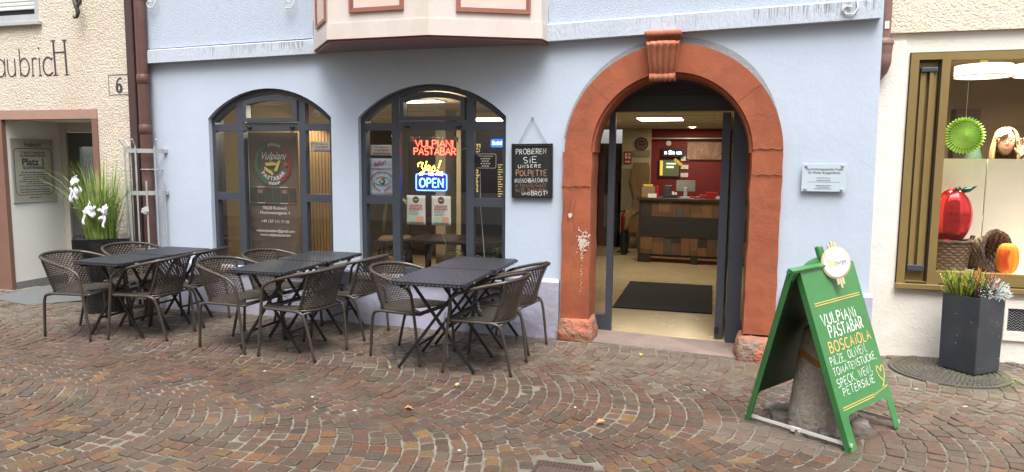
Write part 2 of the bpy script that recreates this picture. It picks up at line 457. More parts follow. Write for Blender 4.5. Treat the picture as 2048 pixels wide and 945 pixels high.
m_sett = bpy.data.materials.new('porphyry_setts'); m_sett.use_nodes = True
t = m_sett.node_tree; N = t.nodes; L = t.links; b = N['Principled BSDF']
at = N.new('ShaderNodeAttribute'); at.attribute_name = 'stone'
tc = N.new('ShaderNodeTexCoord')
n1 = N.new('ShaderNodeTexNoise'); n1.inputs['Scale'].default_value = 70; n1.inputs['Detail'].default_value = 6; n1.inputs['Roughness'].default_value = .7
n2 = N.new('ShaderNodeTexNoise'); n2.inputs['Scale'].default_value = .9; n2.inputs['Detail'].default_value = 5
L.new(tc.outputs['Object'], n1.inputs['Vector']); L.new(tc.outputs['Object'], n2.inputs['Vector'])
mr = N.new('ShaderNodeMapRange'); mr.inputs['From Min'].default_value = .3; mr.inputs['From Max'].default_value = .7; mr.inputs['To Min'].default_value = .55; mr.inputs['To Max'].default_value = 1.45
L.new(n1.outputs['Fac'], mr.inputs['Value'])
mx = N.new('ShaderNodeMix'); mx.data_type = 'RGBA'; mx.blend_type = 'MULTIPLY'; mx.inputs['Factor'].default_value = 1
L.new(at.outputs['Color'], mx.inputs['A']); L.new(mr.outputs[0], mx.inputs['B'])
dm = N.new('ShaderNodeMapRange'); dm.inputs['From Min'].default_value = .48; dm.inputs['From Max'].default_value = .72; dm.inputs['To Max'].default_value = .35
L.new(n2.outputs['Fac'], dm.inputs['Value'])
mx2 = N.new('ShaderNodeMix'); mx2.data_type = 'RGBA'; mx2.inputs['B'].default_value = (.125, .10, .078, 1)   # dried dust
L.new(dm.outputs[0], mx2.inputs['Factor']); L.new(mx.outputs['Result'], mx2.inputs['A']); L.new(mx2.outputs['Result'], b.inputs['Base Color'])
rr = N.new('ShaderNodeMapRange'); rr.inputs['To Min'].default_value = .30; rr.inputs['To Max'].default_value = .70; L.new(n2.outputs['Fac'], rr.inputs['Value']); L.new(rr.outputs[0], b.inputs['Roughness'])
bp = N.new('ShaderNodeBump'); bp.inputs['Distance'].default_value = .006; L.new(n1.outputs['Fac'], bp.inputs['Height']); L.new(bp.outputs[0], b.inputs['Normal'])

rnd = random.Random(3)
MAN = (1.87, -.12, .42); GRATE = (-.87, -.56, -2.96, -2.70)
def stone_ok(x, y):
    if x < -5.95:
        lim = -.03
        if -8.0 < x < -6.75: lim = .02
    elif x < -1.36: lim = -.06
    elif x < .62: lim = -.13
    elif x < 1.28: lim = -.03
    else: lim = .24
    if y > lim: return False
    if (x-MAN[0])**2+(y-MAN[1])**2 < (MAN[2]+.02)**2: return False
    if GRATE[0]-.03 < x < GRATE[1]+.03 and GRATE[2]-.03 < y < GRATE[3]+.03: return False
    return True
PAL_FRONT = [(.118, .060, .043), (.130, .066, .048), (.100, .060, .045), (.118, .086, .060), (.102, .083, .062), (.195, .092, .038), (.165, .072, .034), (.062, .057, .050), (.145, .078, .054), (.21, .125, .045), (.092, .072, .056), (.105, .055, .044), (.085, .064, .05)]
PAL_BACK = [(.108, .053, .042), (.118, .06, .048), (.092, .05, .041), (.098, .07, .055), (.085, .067, .054), (.135, .068, .044), (.118, .056, .047), (.086, .06, .052)]
PAL_WALL = [(.125, .104, .088), (.135, .112, .093), (.112, .092, .08), (.128, .094, .08), (.142, .12, .10), (.10, .086, .075)]
def warp(p):
    return p+Vector((.030*math.sin(1.9*p.x+.7*p.y)+.012*math.sin(5.1*p.x-3.3*p.y+1), .026*math.sin(1.3*p.x+2.3*p.y+2)+.012*math.sin(4.3*p.x+4.9*p.y)))
def und(x, y): return .004*math.sin(7.1*x+2*y)*math.sin(6.3*y-1.7*x)+.003*math.sin(13*x-9*y)
sv = []; sf = []; scol = []
Rr = .7/math.sin(R(43.5)); D = .100; NS = 16
for m_ in range(-4, 2):
    yc = -1.75+1.4*m_
    off = rnd.uniform(0, .5)
    for i in range(int(19.5/D)):
        x0 = -13+i*D+off
        ths = [R(-43.5+87*j/NS)+(rnd.uniform(-.007, .007) if 0 < j < NS else 0) for j in range(NS+1)]
        d2 = D*rnd.uniform(.97, 1.03)
        for j in range(NS):
            q = []
            for th in (ths[j], ths[j+1]):
                P = Vector((x0+Rr*math.cos(th)-Rr, yc+Rr*math.sin(th)))
                q.append((P, P+Vector((math.cos(th), math.sin(th)))*d2*math.cos(th)))
            cs = [q[0][0], q[0][1], q[1][1], q[1][0]]
            c = sum(cs, Vector((0, 0)))/4
            cs = [warp(p) for p in cs]; c = sum(cs, Vector((0, 0)))/4
            if not stone_ok(c.x, c.y): continue
            cs = [p+Vector((rnd.uniform(-.0055, .0055), rnd.uniform(-.0055, .0055))) for p in cs]
            gap = rnd.uniform(.0025, .0065)
            ring = []
            for k in range(4):
                p, a, b_ = cs[k], cs[k-1], cs[(k+1) % 4]
                pi_ = p + ((c-p).normalized())*gap*1.5
                cut = rnd.uniform(.05, .13)
                ring.append(pi_+(a-p)*cut); ring.append(pi_+(b_-p)*cut)
            zt = gz(c.x, c.y)+und(c.x, c.y)*.6+rnd.uniform(-.003, .003); tx, ty = rnd.uniform(-.05, .05), rnd.uniform(-.05, .05)
            n0 = len(sv)
            for p in ring: sv.append((p.x, p.y, gz(p.x, p.y)-.014))
            for p in ring:
                pp = c+(p-c)*.965
                sv.append((pp.x, pp.y, zt-.002+(pp.x-c.x)*tx+(pp.y-c.y)*ty))
            for p in ring:
                pp = c+(p-c)*.90
                sv.append((pp.x, pp.y, zt+.001+(pp.x-c.x)*tx+(pp.y-c.y)*ty))
            fs = [(n0+k, n0+(k+1) % 8, n0+8+(k+1) % 8, n0+8+k) for k in range(8)]
            fs += [(n0+8+k, n0+8+(k+1) % 8, n0+16+(k+1) % 8, n0+16+k) for k in range(8)]
            fs.append(tuple(n0+16+k for k in range(8)))
            sf += fs
            w = sm(-1.55, -.85, c.y+rnd.uniform(-.25, .25)); w2 = sm(-2.9, -2.1, c.y+rnd.uniform(-.5, .5))
            u = rnd.random()
            base = rnd.choice(PAL_WALL) if u < w*.85 else (rnd.choice(PAL_BACK) if rnd.random() < w2 else rnd.choice(PAL_FRONT))
            k_ = rnd.uniform(.82, 1.18)
            mx_ = rnd.uniform(.22, .50); k_ *= .88+.28*w;
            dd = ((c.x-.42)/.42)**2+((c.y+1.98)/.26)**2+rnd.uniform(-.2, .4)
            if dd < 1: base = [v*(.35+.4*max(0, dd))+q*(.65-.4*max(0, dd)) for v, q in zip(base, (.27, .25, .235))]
            base = [v*(1-mx_)+q*mx_ for v, q in zip(base, (.098, .076, .058))]
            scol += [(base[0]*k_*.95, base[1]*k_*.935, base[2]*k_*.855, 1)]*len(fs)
me = bpy.data.meshes.new('cobblestones'); me.from_pydata(sv, [], sf)
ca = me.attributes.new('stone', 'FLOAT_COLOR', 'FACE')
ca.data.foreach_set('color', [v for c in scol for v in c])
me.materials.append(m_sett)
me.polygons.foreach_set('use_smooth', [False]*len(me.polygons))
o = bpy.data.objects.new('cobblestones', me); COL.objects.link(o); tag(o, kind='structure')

# ------------------------------------------------------------------ the pale blue pasta bar building
bb = thing('blue_house', 'pale blue rendered house with two arched windows and a round sandstone doorway', 'building', (-2.4, 0, 0))
def seg_arch(x0, x1, zb, zs, zc, n=20):
    w = x1-x0; h = zc-zs; Rd = w*w/(8*h)+h/2; cz = zc-Rd; a = math.asin(w/2/Rd)
    return [(x0, zb), (x1, zb)] + [((x0+x1)/2+Rd*math.sin(a-2*a*i/n), cz+Rd*math.cos(a-2*a*i/n)) for i in range(n+1)]
W1 = (-5.16, -3.70, .50, 2.067, 2.365); W2 = (-3.40, -1.87, .50, 2.06, 2.371)
DC = -.37
door_hole = [(DC-.93, -.3), (DC+.93, -.3), (DC+.93, 1.73)] + [(DC+.93*math.cos(PI*i/32), 1.73+.93*math.sin(PI*i/32)) for i in range(1, 32)] + [(DC-.93, 1.73)]
mb = MB(); mb.prism([(-5.96, -.3), (DC-.931, -.3), (DC-.931, 1.73)] + [(DC-.931*math.cos(PI*i/32), 1.73+.931*math.sin(PI*i/32)) for i in range(1, 32)] + [(DC+.931, 1.73), (DC+.931, -.3), (1.29, -.3), (1.23, 6.5), (-5.96, 6.5)],
    0, .22, holes=[seg_arch(*W1), seg_arch(*W2)])
obj('wall', mb, m_blue, bb)
# upper storey skin of rough plaster and the sloping string course
mb = MB()
mb.prism([(-5.92, 2.80), (-3.86, 2.84), (-3.86, 6.5), (-5.92, 6.5)], -.035, -.001)
mb.prism([(-1.47, 2.87), (1.215, 2.955), (1.2, 6.5), (-1.47, 6.5)], -.035, -.001)
mb.prism([(-3.86, 3.0), (-1.47, 3.0), (-1.47, 6.5), (-3.86, 6.5)], -.035, -.001)
obj_split('upper_wall', mb, m_blue_rough, bb)
def band(x0, za, x1, zb_, h):
    # face leans back towards the wall at the top
    vs = []
    for x, z in ((x0, za), (x1, zb_)):
        vs += [(x, -.001, z), (x, -.075, z), (x, -.075, z+h*.9), (x, -.036, z+h), (x, -.001, z+h)]
    return vs, [(0, 1, 6, 5), (1, 2, 7, 6), (2, 3, 8, 7), (3, 4, 9, 8), (4, 3, 2, 1, 0), (5, 6, 7, 8, 9)]
mb = MB(); mb.add(*band(-5.89, 2.648, -3.80, 2.685, .145)); mb.add(*band(-1.52, 2.712, 1.235, 2.795, .16))
obj_split('string_course', mb, m_band, bb)
# drip stains running down the string course
m_stain = M('drip_stain', (.26, .275, .28), .95, var=.3, vs=30)
mb = MB(); rs = random.Random(5)
for xa, xb, n_ in ((-5.6, -3.95, 60), (.25, 1.2, 60), (-1.3, .2, 9)):
    for k in range(n_):
        x = rs.uniform(xa, xb) if xa > 0 or n_ < 10 else xb-abs(rs.gauss(0, .45))*1.2
        if not xa < x < xb: continue
        zb_ = 2.648+(x+5.89)*.0177 if x < -3 else 2.712+(x+1.52)*.0301
        h_ = .145 if x < -3 else .16
        l_ = rs.uniform(.25, .8); w_ = rs.uniform(.0008, .002)
        mb.add([(x-w_, -.0758, zb_+h_*.88*(1-l_)), (x+w_, -.0758, zb_+h_*.88*(1-l_)), (x+w_*1.3, -.0758, zb_+h_*.88), (x-w_*1.3, -.0758, zb_+h_*.88)], [(0, 1, 2, 3)])
obj('drip_stains', mb, m_stain, bb)
# plinth with a chamfered top, cut round the window sills and the door
mb = MB()
def plinth(x0, x1, zt):
    vs = []
    for x in (x0, x1): vs += [(x, -.001, -.1), (x, -.062, -.1), (x, -.055, zt-.03), (x, -.001, zt)]
    mb.add(vs, [(0, 1, 5, 4), (1, 2, 6, 5), (2, 3, 7, 6), (0, 3, 2, 1), (4, 5, 6, 7)])
plinth(-5.93, -5.20, .54); plinth(-5.20, -3.66, .45); plinth(-3.66, -3.44, .545); plinth(-3.44, -1.83, .45); plinth(-1.83, -1.335, .555); plinth(.62, 1.305, .58)
obj_split('plinth', mb, m_lilac, bb)
mb = MB()
for w in (W1, W2): mb.rbox(w[0]-.04, w[1]+.04, -.085, .07, .452, .498, .006)
obj_split('window_sill', mb, m_sillstone, bb)
# white filled scratches in the render beside the plaque
# sandstone arch
mb = MB(); mb.arc(DC, 1.73, .69, .93, 0, PI, -.045, .10, 48)
mb.arc(DC, 1.73, .665, .69, 0, PI, -.012, .32, 48)
obj('arch_ring', mb, m_sand, bb, auto=40)
mb = MB()
def jamb(xa, xb, inner):
    # slightly irregular upright: subdivided slab with a wavering face
    rj = random.Random(int(xa*100))
    n_ = 14; vs = []; fs = []
    for i in range(n_+1):
        z = .17+(1.73-.17)*i/n_
        e = [rj.uniform(-.006, .006) for _ in range(4)]
        vs += [(xa+e[0], -.045+e[1]*.5, z), (xb+e[2], -.045+e[3]*.5, z), (xb+e[2], .32, z), (xa+e[0], .32, z)]
    for i in range(n_):
        for k in range(4):
            a = i*4+k; c_ = i*4+(k+1) % 4; fs.append((a, c_, c_+4, a+4))
    fs += [(3, 2, 1, 0), tuple(n_*4+k for k in range(4))]
    mb.add(vs, fs)
jamb(DC-.945, DC-.68, 1); jamb(DC+.68, DC+.93, -1)
obj_split('door_jamb', mb, m_sand, bb, auto=35)
# chipped base blocks
def rough_block(x0, x1, y0, y1, z0, z1, seed, k=.02):
    bm = bmesh.new(); r_ = bmesh.ops.create_cube(bm, size=1)
    bmesh.ops.subdivide_edges(bm, edges=bm.edges[:], cuts=5, use_grid_fill=True)
    rr_ = random.Random(seed); cx, cy, cz = (x0+x1)/2, (y0+y1)/2, (z0+z1)/2
    for v in bm.verts:
        c = v.co; u = Vector((c.x*2, c.y*2, c.z*2)); l = max(abs(u.x), abs(u.y), abs(u.z)); s_ = u/(u.length+1e-6)*l
        w = u*.72+s_*.28*1.3
        tp = 1-.16*max(0, c.z+.1)
        v.co = Vector((cx+w.x*(x1-x0)/2*tp, cy+w.y*(y1-y0)/2*tp, cz+w.z*(z1-z0)/2))+Vector((rr_.uniform(-k, k), rr_.uniform(-k, k), rr_.uniform(-k, k)))*.6
    return bm
mb = MB(); mb.addbm(rough_block(DC-.965, DC-.635, -.11, .25, -.04, .20, 4, .012)); obj('base_stone', mb, m_sand_lt, bb, smooth=True)
mb = MB(); mb.addbm(rough_block(DC+.62, DC+.97, -.12, .25, -.12, .15, 9, .012)); obj('base_stone', mb, m_sand_lt, bb, smooth=True)
# plaster losses on the left jamb
m_chip = M('pale_plaster_chip', (.62, .50, .40), .9, var=.15, vs=30)
mb = MB(); rc = random.Random(8)
def chip(cx, cz, r_, y=-.052):
    n_ = 9; mb.add([(cx+r_*rc.uniform(.5, 1.1)*math.cos(2*PI*k/n_), y, cz+r_*1.2*rc.uniform(.5, 1.1)*math.sin(2*PI*k/n_)) for k in range(n_)], [tuple(range(n_))])
chip(-1.235, 1.155, .028)
for k in range(110): chip(-1.12+rc.gauss(0, .030), .92+rc.gauss(0, .042), rc.uniform(.003, .012), -.0525-.00002*k)
for k in range(9): chip(-1.12+rc.gauss(0, .010), .91+rc.gauss(0, .018), rc.uniform(.010, .018), -.0521-.00002*k)
for k in range(60): chip(-1.122+rc.gauss(0, .006), .90-abs(rc.gauss(0, .16)), rc.uniform(.002, .006), -.0547-.00002*k)
obj('plaster_chips', mb, m_chip, bb)
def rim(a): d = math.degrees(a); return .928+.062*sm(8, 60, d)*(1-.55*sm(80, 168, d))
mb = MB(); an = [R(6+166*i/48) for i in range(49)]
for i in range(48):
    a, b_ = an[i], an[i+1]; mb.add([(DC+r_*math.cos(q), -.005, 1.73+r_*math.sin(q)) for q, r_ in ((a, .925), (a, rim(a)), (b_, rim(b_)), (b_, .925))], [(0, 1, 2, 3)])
jb = MB()
for x0, x1, z in ((DC+.685, DC+.93, 1.765), (DC-.945, DC-.69, 1.425), (DC+.685, DC+.93, 1.55)):
    jb.tube([(x0+(x1-x0)*i/8, -.0515, z+.006*math.sin(i*2.1+z*9)) for i in range(9)], [.002+.0025*abs(math.sin(i*1.7+z)) for i in range(9)], 4)
for dg, q in ((38, .7), (140, .5)):
    jb.tube([(DC+r_*math.cos(R(dg)+.01*math.sin(r_*40)), -.0455, 1.73+r_*math.sin(R(dg))) for r_ in (.70, .75, .80, .85, .90, .925)], [.003*q]*6, 4)
for k in range(3): jb.tube([(-1.30+.05*k+.012*math.sin(i*1.3+k), -.0505, 1.30-.07*i*(.6+.2*k)) for i in range(5)], .0014, 4)
obj_split('stone_joint', jb, M('sandstone_joint', (.22, .068, .036), .9, var=.3, vs=20), bb)
mb = mb; obj('arch_margin', mb, m_grey_ring, bb)  # flat grey band round the arch, widest at the upper right
# scrolled keystone
mb = MB(); KX = -.447
def keyf(u, v):
    w = .105+.04*v
    prof = [(-.10, 2.385), (-.125, 2.43), (-.15, 2.50), (-.175, 2.58), (-.20, 2.64), (-.17, 2.665)]
    q = v*(len(prof)-1); i = min(int(q), len(prof)-2); f = q-i
    y = prof[i][0]*(1-f)+prof[i+1][0]*f; z = prof[i][1]*(1-f)+prof[i+1][1]*f
    a = (u-.5)*2
    if abs(a) > .86: return (KX+w*(1 if a > 0 else -1), (y+.03)*(1-(abs(a)-.86)/.14)+(-.02)*((abs(a)-.86)/.14), z)
    return (KX+w*a/.86, y+.03*abs(a/.86)**2-.014*abs(math.sin(a/.86*PI*2.5)), z)
mb.grid(keyf, 44, 14)
mb.grid(lambda u, v: (KX-.108+.216*u, -.10-.036*math.sin(v*2*PI)*(1+.12*math.cos(u*PI*10)), 2.368+.034*math.cos(v*2*PI)*(1+.12*math.cos(u*PI*10))), 24, 14)
mb.rbox(KX-.105, KX+.105, -.10, -.02, 2.37, 2.66, .01)
mb.grid(lambda u, v: (KX+(.118+.03*v**2)*(-1+2*u), -.05-.10*(.75+.35*v), 2.655+.055*v), 8, 6)
mb.rbox(KX-.118, KX+.118, -.13, -.02, 2.655, 2.70, .01)
mb.rbox(KX-.155, KX+.155, -.19, -.02, 2.703, 2.752, .02, 4)
obj('keystone', mb, m_key, bb, auto=50)
# threshold stone
mb = MB(); mb.add([(-1.02, -.10, -.2), (.26, -.10, -.2), (.26, .33, -.2), (-1.02, .33, -.2), (-1.02, -.10, .008), (.26, -.10, -.035), (.26, .33, -.016), (-1.02, .33, .024)],
                  [(0, 1, 5, 4), (1, 2, 6, 5), (2, 3, 7, 6), (3, 0, 4, 7), (4, 5, 6, 7)])
obj('threshold', mb, m_step, bb)

# windows of the blue house
def arch_window(w, gl, ma, mbx, gr):
    x0, x1, zb, zs, zc = w
    yf, yb = .055, .125
    root = MB(); inset = .0
    outer = seg_arch(x0+.002, x1-.002, zb+.002, zs-.002, zc-.003)
    wd = x1-x0; h = zc-zs; Rd = wd*wd/(8*h)+h/2; cz = zc-Rd; cx = (x0+x1)/2
    def ztop(x, d): return cz+math.sqrt(max(0, (Rd-d)**2-(x-cx)**2))
    def pane_top(a, b_, zlo, d=.06, n=8):
        pts = [(a, zlo), (b_, zlo)]
        for i in range(n+1):
            x = b_+(a-b_)*i/n; z = ztop(x, d)
            if z > zlo+.004: pts.append((x, z))
        return pts
    T0, T1, L0, L1 = 1.936, 2.006, 1.205, 1.287
    m1a, m1b = ma; m2a, m2b = mbx
    panes = [[(gl, zb+.07), (m1a, zb+.07), (m1a, L0), (gl, L0)], [(gl, L1), (m1a, L1), (m1a, T0), (gl, T0)],
             [(m1b, zb+.07), (m2a, zb+.07), (m2a, T0), (m1b, T0)],
             [(m2b, zb+.07), (gr, zb+.07), (gr, L0), (m2b, L0)], [(m2b, L1), (gr, L1), (gr, T0), (m2b, T0)],
             pane_top(gl, m1a, T1), pane_top(m1b, m2a, T1+.012, .055), pane_top(m2b, gr, T1)]
    root.prism(outer, yf, yb, holes=panes)
    fr = obj('window', root, m_anth, bb)
    # tilting top sash, a little proud
    so = pane_top(m1b+.012, m2a-.012, T1+.022, .068); si = pane_top(m1b+.055, m2a-.055, T1+.062, .118)
    sb = MB(); sb.prism(so, yf-.018, yb-.01, holes=[si]); obj('top_sash', sb, m_anth, fr)
    hb = MB()
    for xx in (m1b+.06, m2a-.10): hb.rbox(xx, xx+.05, yf-.03, yf-.002, T0+.025, T0+.043, .005)
    obj_split('hinge', hb, m_rubber, fr)
    # rubber seals round the panes and the glass itself
    gb = MB()
    for p in panes[:6]+panes[7:]: gb.add([(a, .092, b_) for a, b_ in p], [tuple(range(len(p)))])
    gb.add([(a, .088, b_) for a, b_ in si], [tuple(range(len(si)))])
    obj('pane', gb, m_glass, fr)
    return fr
arch_window(W1, -5.118, (-4.847, -4.773), (-4.10, -4.03), -3.752)
arch_window(W2, -3.348, (-3.062, -2.981), (-2.282, -2.206), -1.917)

mb = MB()
for w in (W1, W2): mb.box(w[0]+.0005, w[0]+.006, .127, .24, w[2]+.01, w[3]-.01)
obj_split('reveal_dark_strip', mb, m_anth_dk, bb)  # thin dark strips added over the bright left reveals to darken them
# the entrance door: fixed frame, transom panel, sidelights, open leaf
mb = MB(); yA, yB = .325, .40
mb.box(-.952, -.894, yA, yB, -.004, 2.11)              # left post
mb.box(-1.06, -.953, yA, yB, -.004, .17)               # left sidelight bottom rail
mb.box(.165, .292, yA, yB, -.02, 2.11)                 # right post
mb.box(.293, .40, yA, yB, -.02, .20)
mb.arc(DC, 1.73, .645, .70, R(36), R(144), yA+.004, yB-.004, 40)
obj('door_frame', mb, m_anth, bb)
pts = [(-1.05, 2.112), (.31, 2.112)] + [(DC+.70*math.cos(a), 1.73+.70*math.sin(a)) for a in [R(34)+(R(146)-R(34))*i/24 for i in range(25)]]
mb = MB(); mb.prism(pts, yA+.012, yB-.01); mb.box(-1.0, .26, yA-.006, yA+.011, 2.262, 2.275); mb.box(-.95, .29, yA-.012, yA+.011, 2.112, 2.255)
obj('transom_panel', mb, m_anth_dk, bb)
mb = MB(); mb.add([(-1.07, .36, .17), (-.953, .36, .17), (-.953, .36, 2.11), (-1.07, .36, 2.11)], [(0, 1, 2, 3)])
mb.add([(.293, .36, .20), (.40, .36, .20), (.40, .36, 2.1), (.293, .36, 2.1)], [(0, 1, 2, 3)]); obj_split('sidelight_pane', mb, m_glass, bb)
mb = MB(); mb.prism([(0, 0), (.95, 0), (.95, 2.10), (0, 2.10)], -.035, .035, holes=[[(.12, .20), (.83, .20), (.83, 1.98), (.12, 1.98)]])
T = Matrix.Translation((.105, .40, .0)) @ Matrix.Rotation(R(87.3), 4, 'Z')
mm = MB(); mm.add(mb.v, mb.f, T); leaf = obj('door_leaf', mm, m_anth, bb)
mm = MB(); mm.add([(.12, 0, .20), (.83, 0, .20), (.83, 0, 1.98), (.12, 0, 1.98)], [(0, 1, 2, 3)], T); obj('pane', mm, m_glass, leaf)
mm = MB(); mm.tube([(.87, -.035, 1.05), (.87, -.085, 1.05), (.76, -.085, 1.05)], .010, 8, T=T); obj('handle', mm, m_galv, leaf)
mm = MB(); mm.rbox(-.012, .03, .33, .345, .06, .13, .004, T=Matrix.Translation((.078, 0, 0))); obj('hinge', mm, m_rubber, leaf)

# oriel bay
OP = [(-3.88, .0), (-3.36, -.60), (-2.385, -.62), (-1.49, -.22), (-1.47, .0)]
def ring_xy(P, z0, z1, off=0.0, t=.03):
    """vertical wall following the plan polyline P, pushed outwards by off"""
    mb_ = MB()
    n_ = len(P)
    def offp(i, o_):
        d = []
        if i > 0: a = Vector(P[i])-Vector(P[i-1]); d.append(Vector((a.y, -a.x)).normalized())
        if i < n_-1: a = Vector(P[i+1])-Vector(P[i]); d.append(Vector((a.y, -a.x)).normalized())
        nn = sum(d, Vector((0, 0))).normalized(); k = 1/max(.4, nn.dot(d[0]))
        return Vector(P[i])-nn*(-o_)*k
    vs = []
    for i in range(n_):
        a = offp(i, off); b_ = offp(i, off-t)
        vs += [(a.x, a.y, z0), (a.x, a.y, z1), (b_.x, b_.y, z1), (b_.x, b_.y, z0)]
    fs = []
    for i in range(n_-1):
        for k in range(4): fs.append((i*4+k, (i+1)*4+k, (i+1)*4+(k+1) % 4, i*4+(k+1) % 4))
    fs += [(0, 1, 2, 3), tuple((n_-1)*4+k for k in (3, 2, 1, 0))]
    mb_.add(vs, fs); return mb_
OU = ring_xy(OP, 2.853, 6.0, 0, .04); oriel = obj('oriel', OU, m_oriel, bb)
obj('apron_board', ring_xy(OP, 2.712, 2.850, .014, .05), m_oriel, oriel)
obj('drip_edge', ring_xy(OP, 2.690, 2.709, -.008, .05), m_oriel_trim, oriel)
mb = MB(); mb.add([(x, y, 2.700) for x, y in OP]+[(x, y, 2.72) for x, y in OP], [(4, 3, 2, 1, 0), (5, 6, 7, 8, 9)]); obj('soffit', mb, m_oriel_soffit, oriel)
def panel_frame(pa, pb, ua, ub, zb, zt):
    a = Vector((*pa, 0)); d = Vector((*pb, 0))-a; L_ = d.length; d.normalize()
    T = frame(a+d*0, d, (0, 0, 1))
    for i_, (o_, w_, out) in enumerate(((0, .022, .020), (.024, .014, .012))):
        mb_ = MB(); q = [(ua*L_+o_, zb+o_), (ub*L_-o_, zb+o_), (ub*L_-o_, zt-o_), (ua*L_+o_, zt-o_)]; q2 = [(ua*L_+o_+w_, zb+o_+w_), (ub*L_-o_-w_, zb+o_+w_), (ub*L_-o_-w_, zt-o_-w_), (ua*L_+o_+w_, zt-o_-w_)]
        m2 = MB(); m2.prism(q, -out, -.0008, holes=[q2])
        T2 = Matrix.Translation(a) @ Matrix((d, Vector((0, 0, 1)).cross(d), Vector((0, 0, 1)))).transposed().to_4x4()
        mb_.add(m2.v, m2.f, T2); f_ = obj('panel_frame', mb_, m_oriel_trim, oriel)
    m3 = MB(); m2 = MB(); m2.box(ua*L_+.04, ub*L_-.04, -.006, -.001, zb+.04, zt-.04); m3.add(m2.v, m2.f, T2); obj('panel', m3, m_oriel_pink, oriel)
panel_frame(OP[1], OP[2], .225, .765, 2.935, 3.75)
panel_frame(OP[2], OP[3], .24, .90, 2.915, 3.75)
panel_frame(OP[0], OP[1], .30, .90, 2.89, 3.75)
# little cable hooks on the upper wall
def hook(label, x, z):
    mb_ = MB(); mb_.tube([(x, -.036, z+.24), (x+.01, -.06, z+.12), (x+.03, -.088, z+.02), (x, -.088, z-.035), (x-.06, -.088, z-.03), (x-.085, -.088, z+.01), (x-.05, -.088, z+.035), (x-.015, -.088, z+.02)], .007, 6)
    tag(obj('cable_hook', mb_, m_wire, smooth=True), label, 'hook')
hook('white looped cable end hanging on the string course right of the keystone', 1.03, 2.86)
hook('white looped cable end on the blue wall just left of the oriel', -4.06, 3.16)
hook('white looped cable end by the top of the brown drainpipe', -5.72, 3.25)

# ------------------------------------------------------------------ cream house on the left
ch = thing('cream_house', 'cream roughcast house with brown framed entrance and a house number six', 'building', (-8, 0, 0))
mb = MB(); mb.prism([(-14, -.3), (-8.261, -.3), (-8.261, 2.18), (-6.62, 2.18), (-6.62, -.3), (-5.965, -.3), (-5.965, 7.5), (-14, 7.5)], -.001, .25, holes=[[(-9.0, 3.17), (-7.37, 3.17), (-7.37, 4.4), (-9.0, 4.4)]])
obj('wall', mb, m_cream, ch)
mb = MB(); mb.box(-8.26, -6.62, -.012, .16, 2.076, 2.178); obj('lintel', mb, m_lintel, ch)
mb = MB(); mb.box(-6.70, -6.622, -.012, .16, -.2, 2.075); mb.box(-8.26, -8.025, -.012, .04, -.2, 2.075); obj_split('door_surround', mb, m_doorbrown, ch)
# recess
mb = MB(); mb.box(-8.12, -8.03, .041, .80, .14, 2.075); mb.box(-6.70, -6.66, .161, 1.0, -.1, 2.075); mb.box(-8.12, -6.66, .161, 1.0, 2.077, 2.12); obj_split('recess_wall', mb, m_recess, ch)
mb = MB(); mb.box(-8.12, -8.02, .041, .80, -.1, .139); obj('skirting', mb, m_skirt, ch)
mb = MB(); mb.box(-8.5, -6.62, .02, 1.1, -.3, .035); obj('recess_floor', mb, m_step, ch)
T = Matrix.Translation((-8.03, .78, 0)) @ Matrix.Rotation(R(6), 4, 'Z')
def tb(x0, x1, y0, y1, z0, z1):
    m_ = MB(); m_.box(x0, x1, y0, y1, z0, z1, T=T); return m_
mb = tb(0, .085, -.03, .06, .03, 2.075); mb.box(.0855, 1.4, -.02, .06, 1.96, 2.075, T=T); obj('door_frame', mb, m_recess_cream, ch)
m2 = MB(); m2.prism([(.09, .04), (1.05, .04), (1.05, 1.955), (.09, 1.955)], 0, .05, holes=[[(.25, .3), (.92, .3), (.92, 1.78), (.25, 1.78)]]); mb = MB(); mb.add(m2.v, m2.f, T); door = obj('door', mb, m_doorgrey, ch)
mb = MB(); mb.add([(.25, .02, .3), (.92, .02, .3), (.92, .02, 1.78), (.25, .02, 1.78)], [(0, 1, 2, 3)], T); obj('pane', mb, m_glass, door)
mb = MB(); mb.tube([(.17, -.0, 1.0), (.17, -.06, 1.0), (.28, -.06, 1.0)], .011, 8, T=T); obj('handle', mb, m_galv, door)
m_hall = M('pale_hall_wall', (.50, .60, .60), .8); mb = MB(); mb.box(-8.6, -6.72, 2.4, 2.45, 0, 2.4); mb.box(-8.6, -6.72, 1.1, 2.4, -.05, .0); obj_split('hall_wall', mb, m_hall, ch)
mb = MB(); mb.box(-7.5, -6.9, 2.2, 2.3, .9, 1.75); obj('hall_cabinet', mb, m_anth, ch)
lp = bpy.data.lights.new('hall_lamp', 'POINT'); lp.energy = 10; lp.color = (.75, .95, 1); lp.shadow_soft_size = .2
lo = bpy.data.objects.new('hall_lamp', lp); COL.objects.link(lo); lo.location = (-7.2, 1.7, 2.1); lo.parent = ch; lo.location -= Vector((-8, 0, 0))
# upstairs window with a roller shutter
m_alu = M('aluminium_frame', (.48, .50, .50), .4, metal=.4, var=.1)
mb = MB(); mb.prism([(-9.0, 3.172), (-7.372, 3.172), (-7.372, 4.4), (-9.0, 4.4)], .0, .10, holes=[[(-8.9, 3.25), (-7.43, 3.25), (-7.43, 4.3), (-8.9, 4.3)]]); wn = obj('window', mb, m_alu, ch)
mb = MB(); mb.rbox(-9.05, -7.33, -.05, .12, 3.125, 3.17, .006); obj('window_sill', mb, m_alu, wn)
mb = MB()
for k in range(24): mb.rbox(-8.9, -7.43, .055, .075, 3.32+k*.045, 3.36+k*.045, .006)
obj('roller_shutter', mb, M('shutter_slats', (.66, .68, .66), .5), wn)
mb = MB(); mb.box(-8.9, -7.43, .085, .095, 3.25, 4.3); obj('pane', mb, m_rubber, wn)
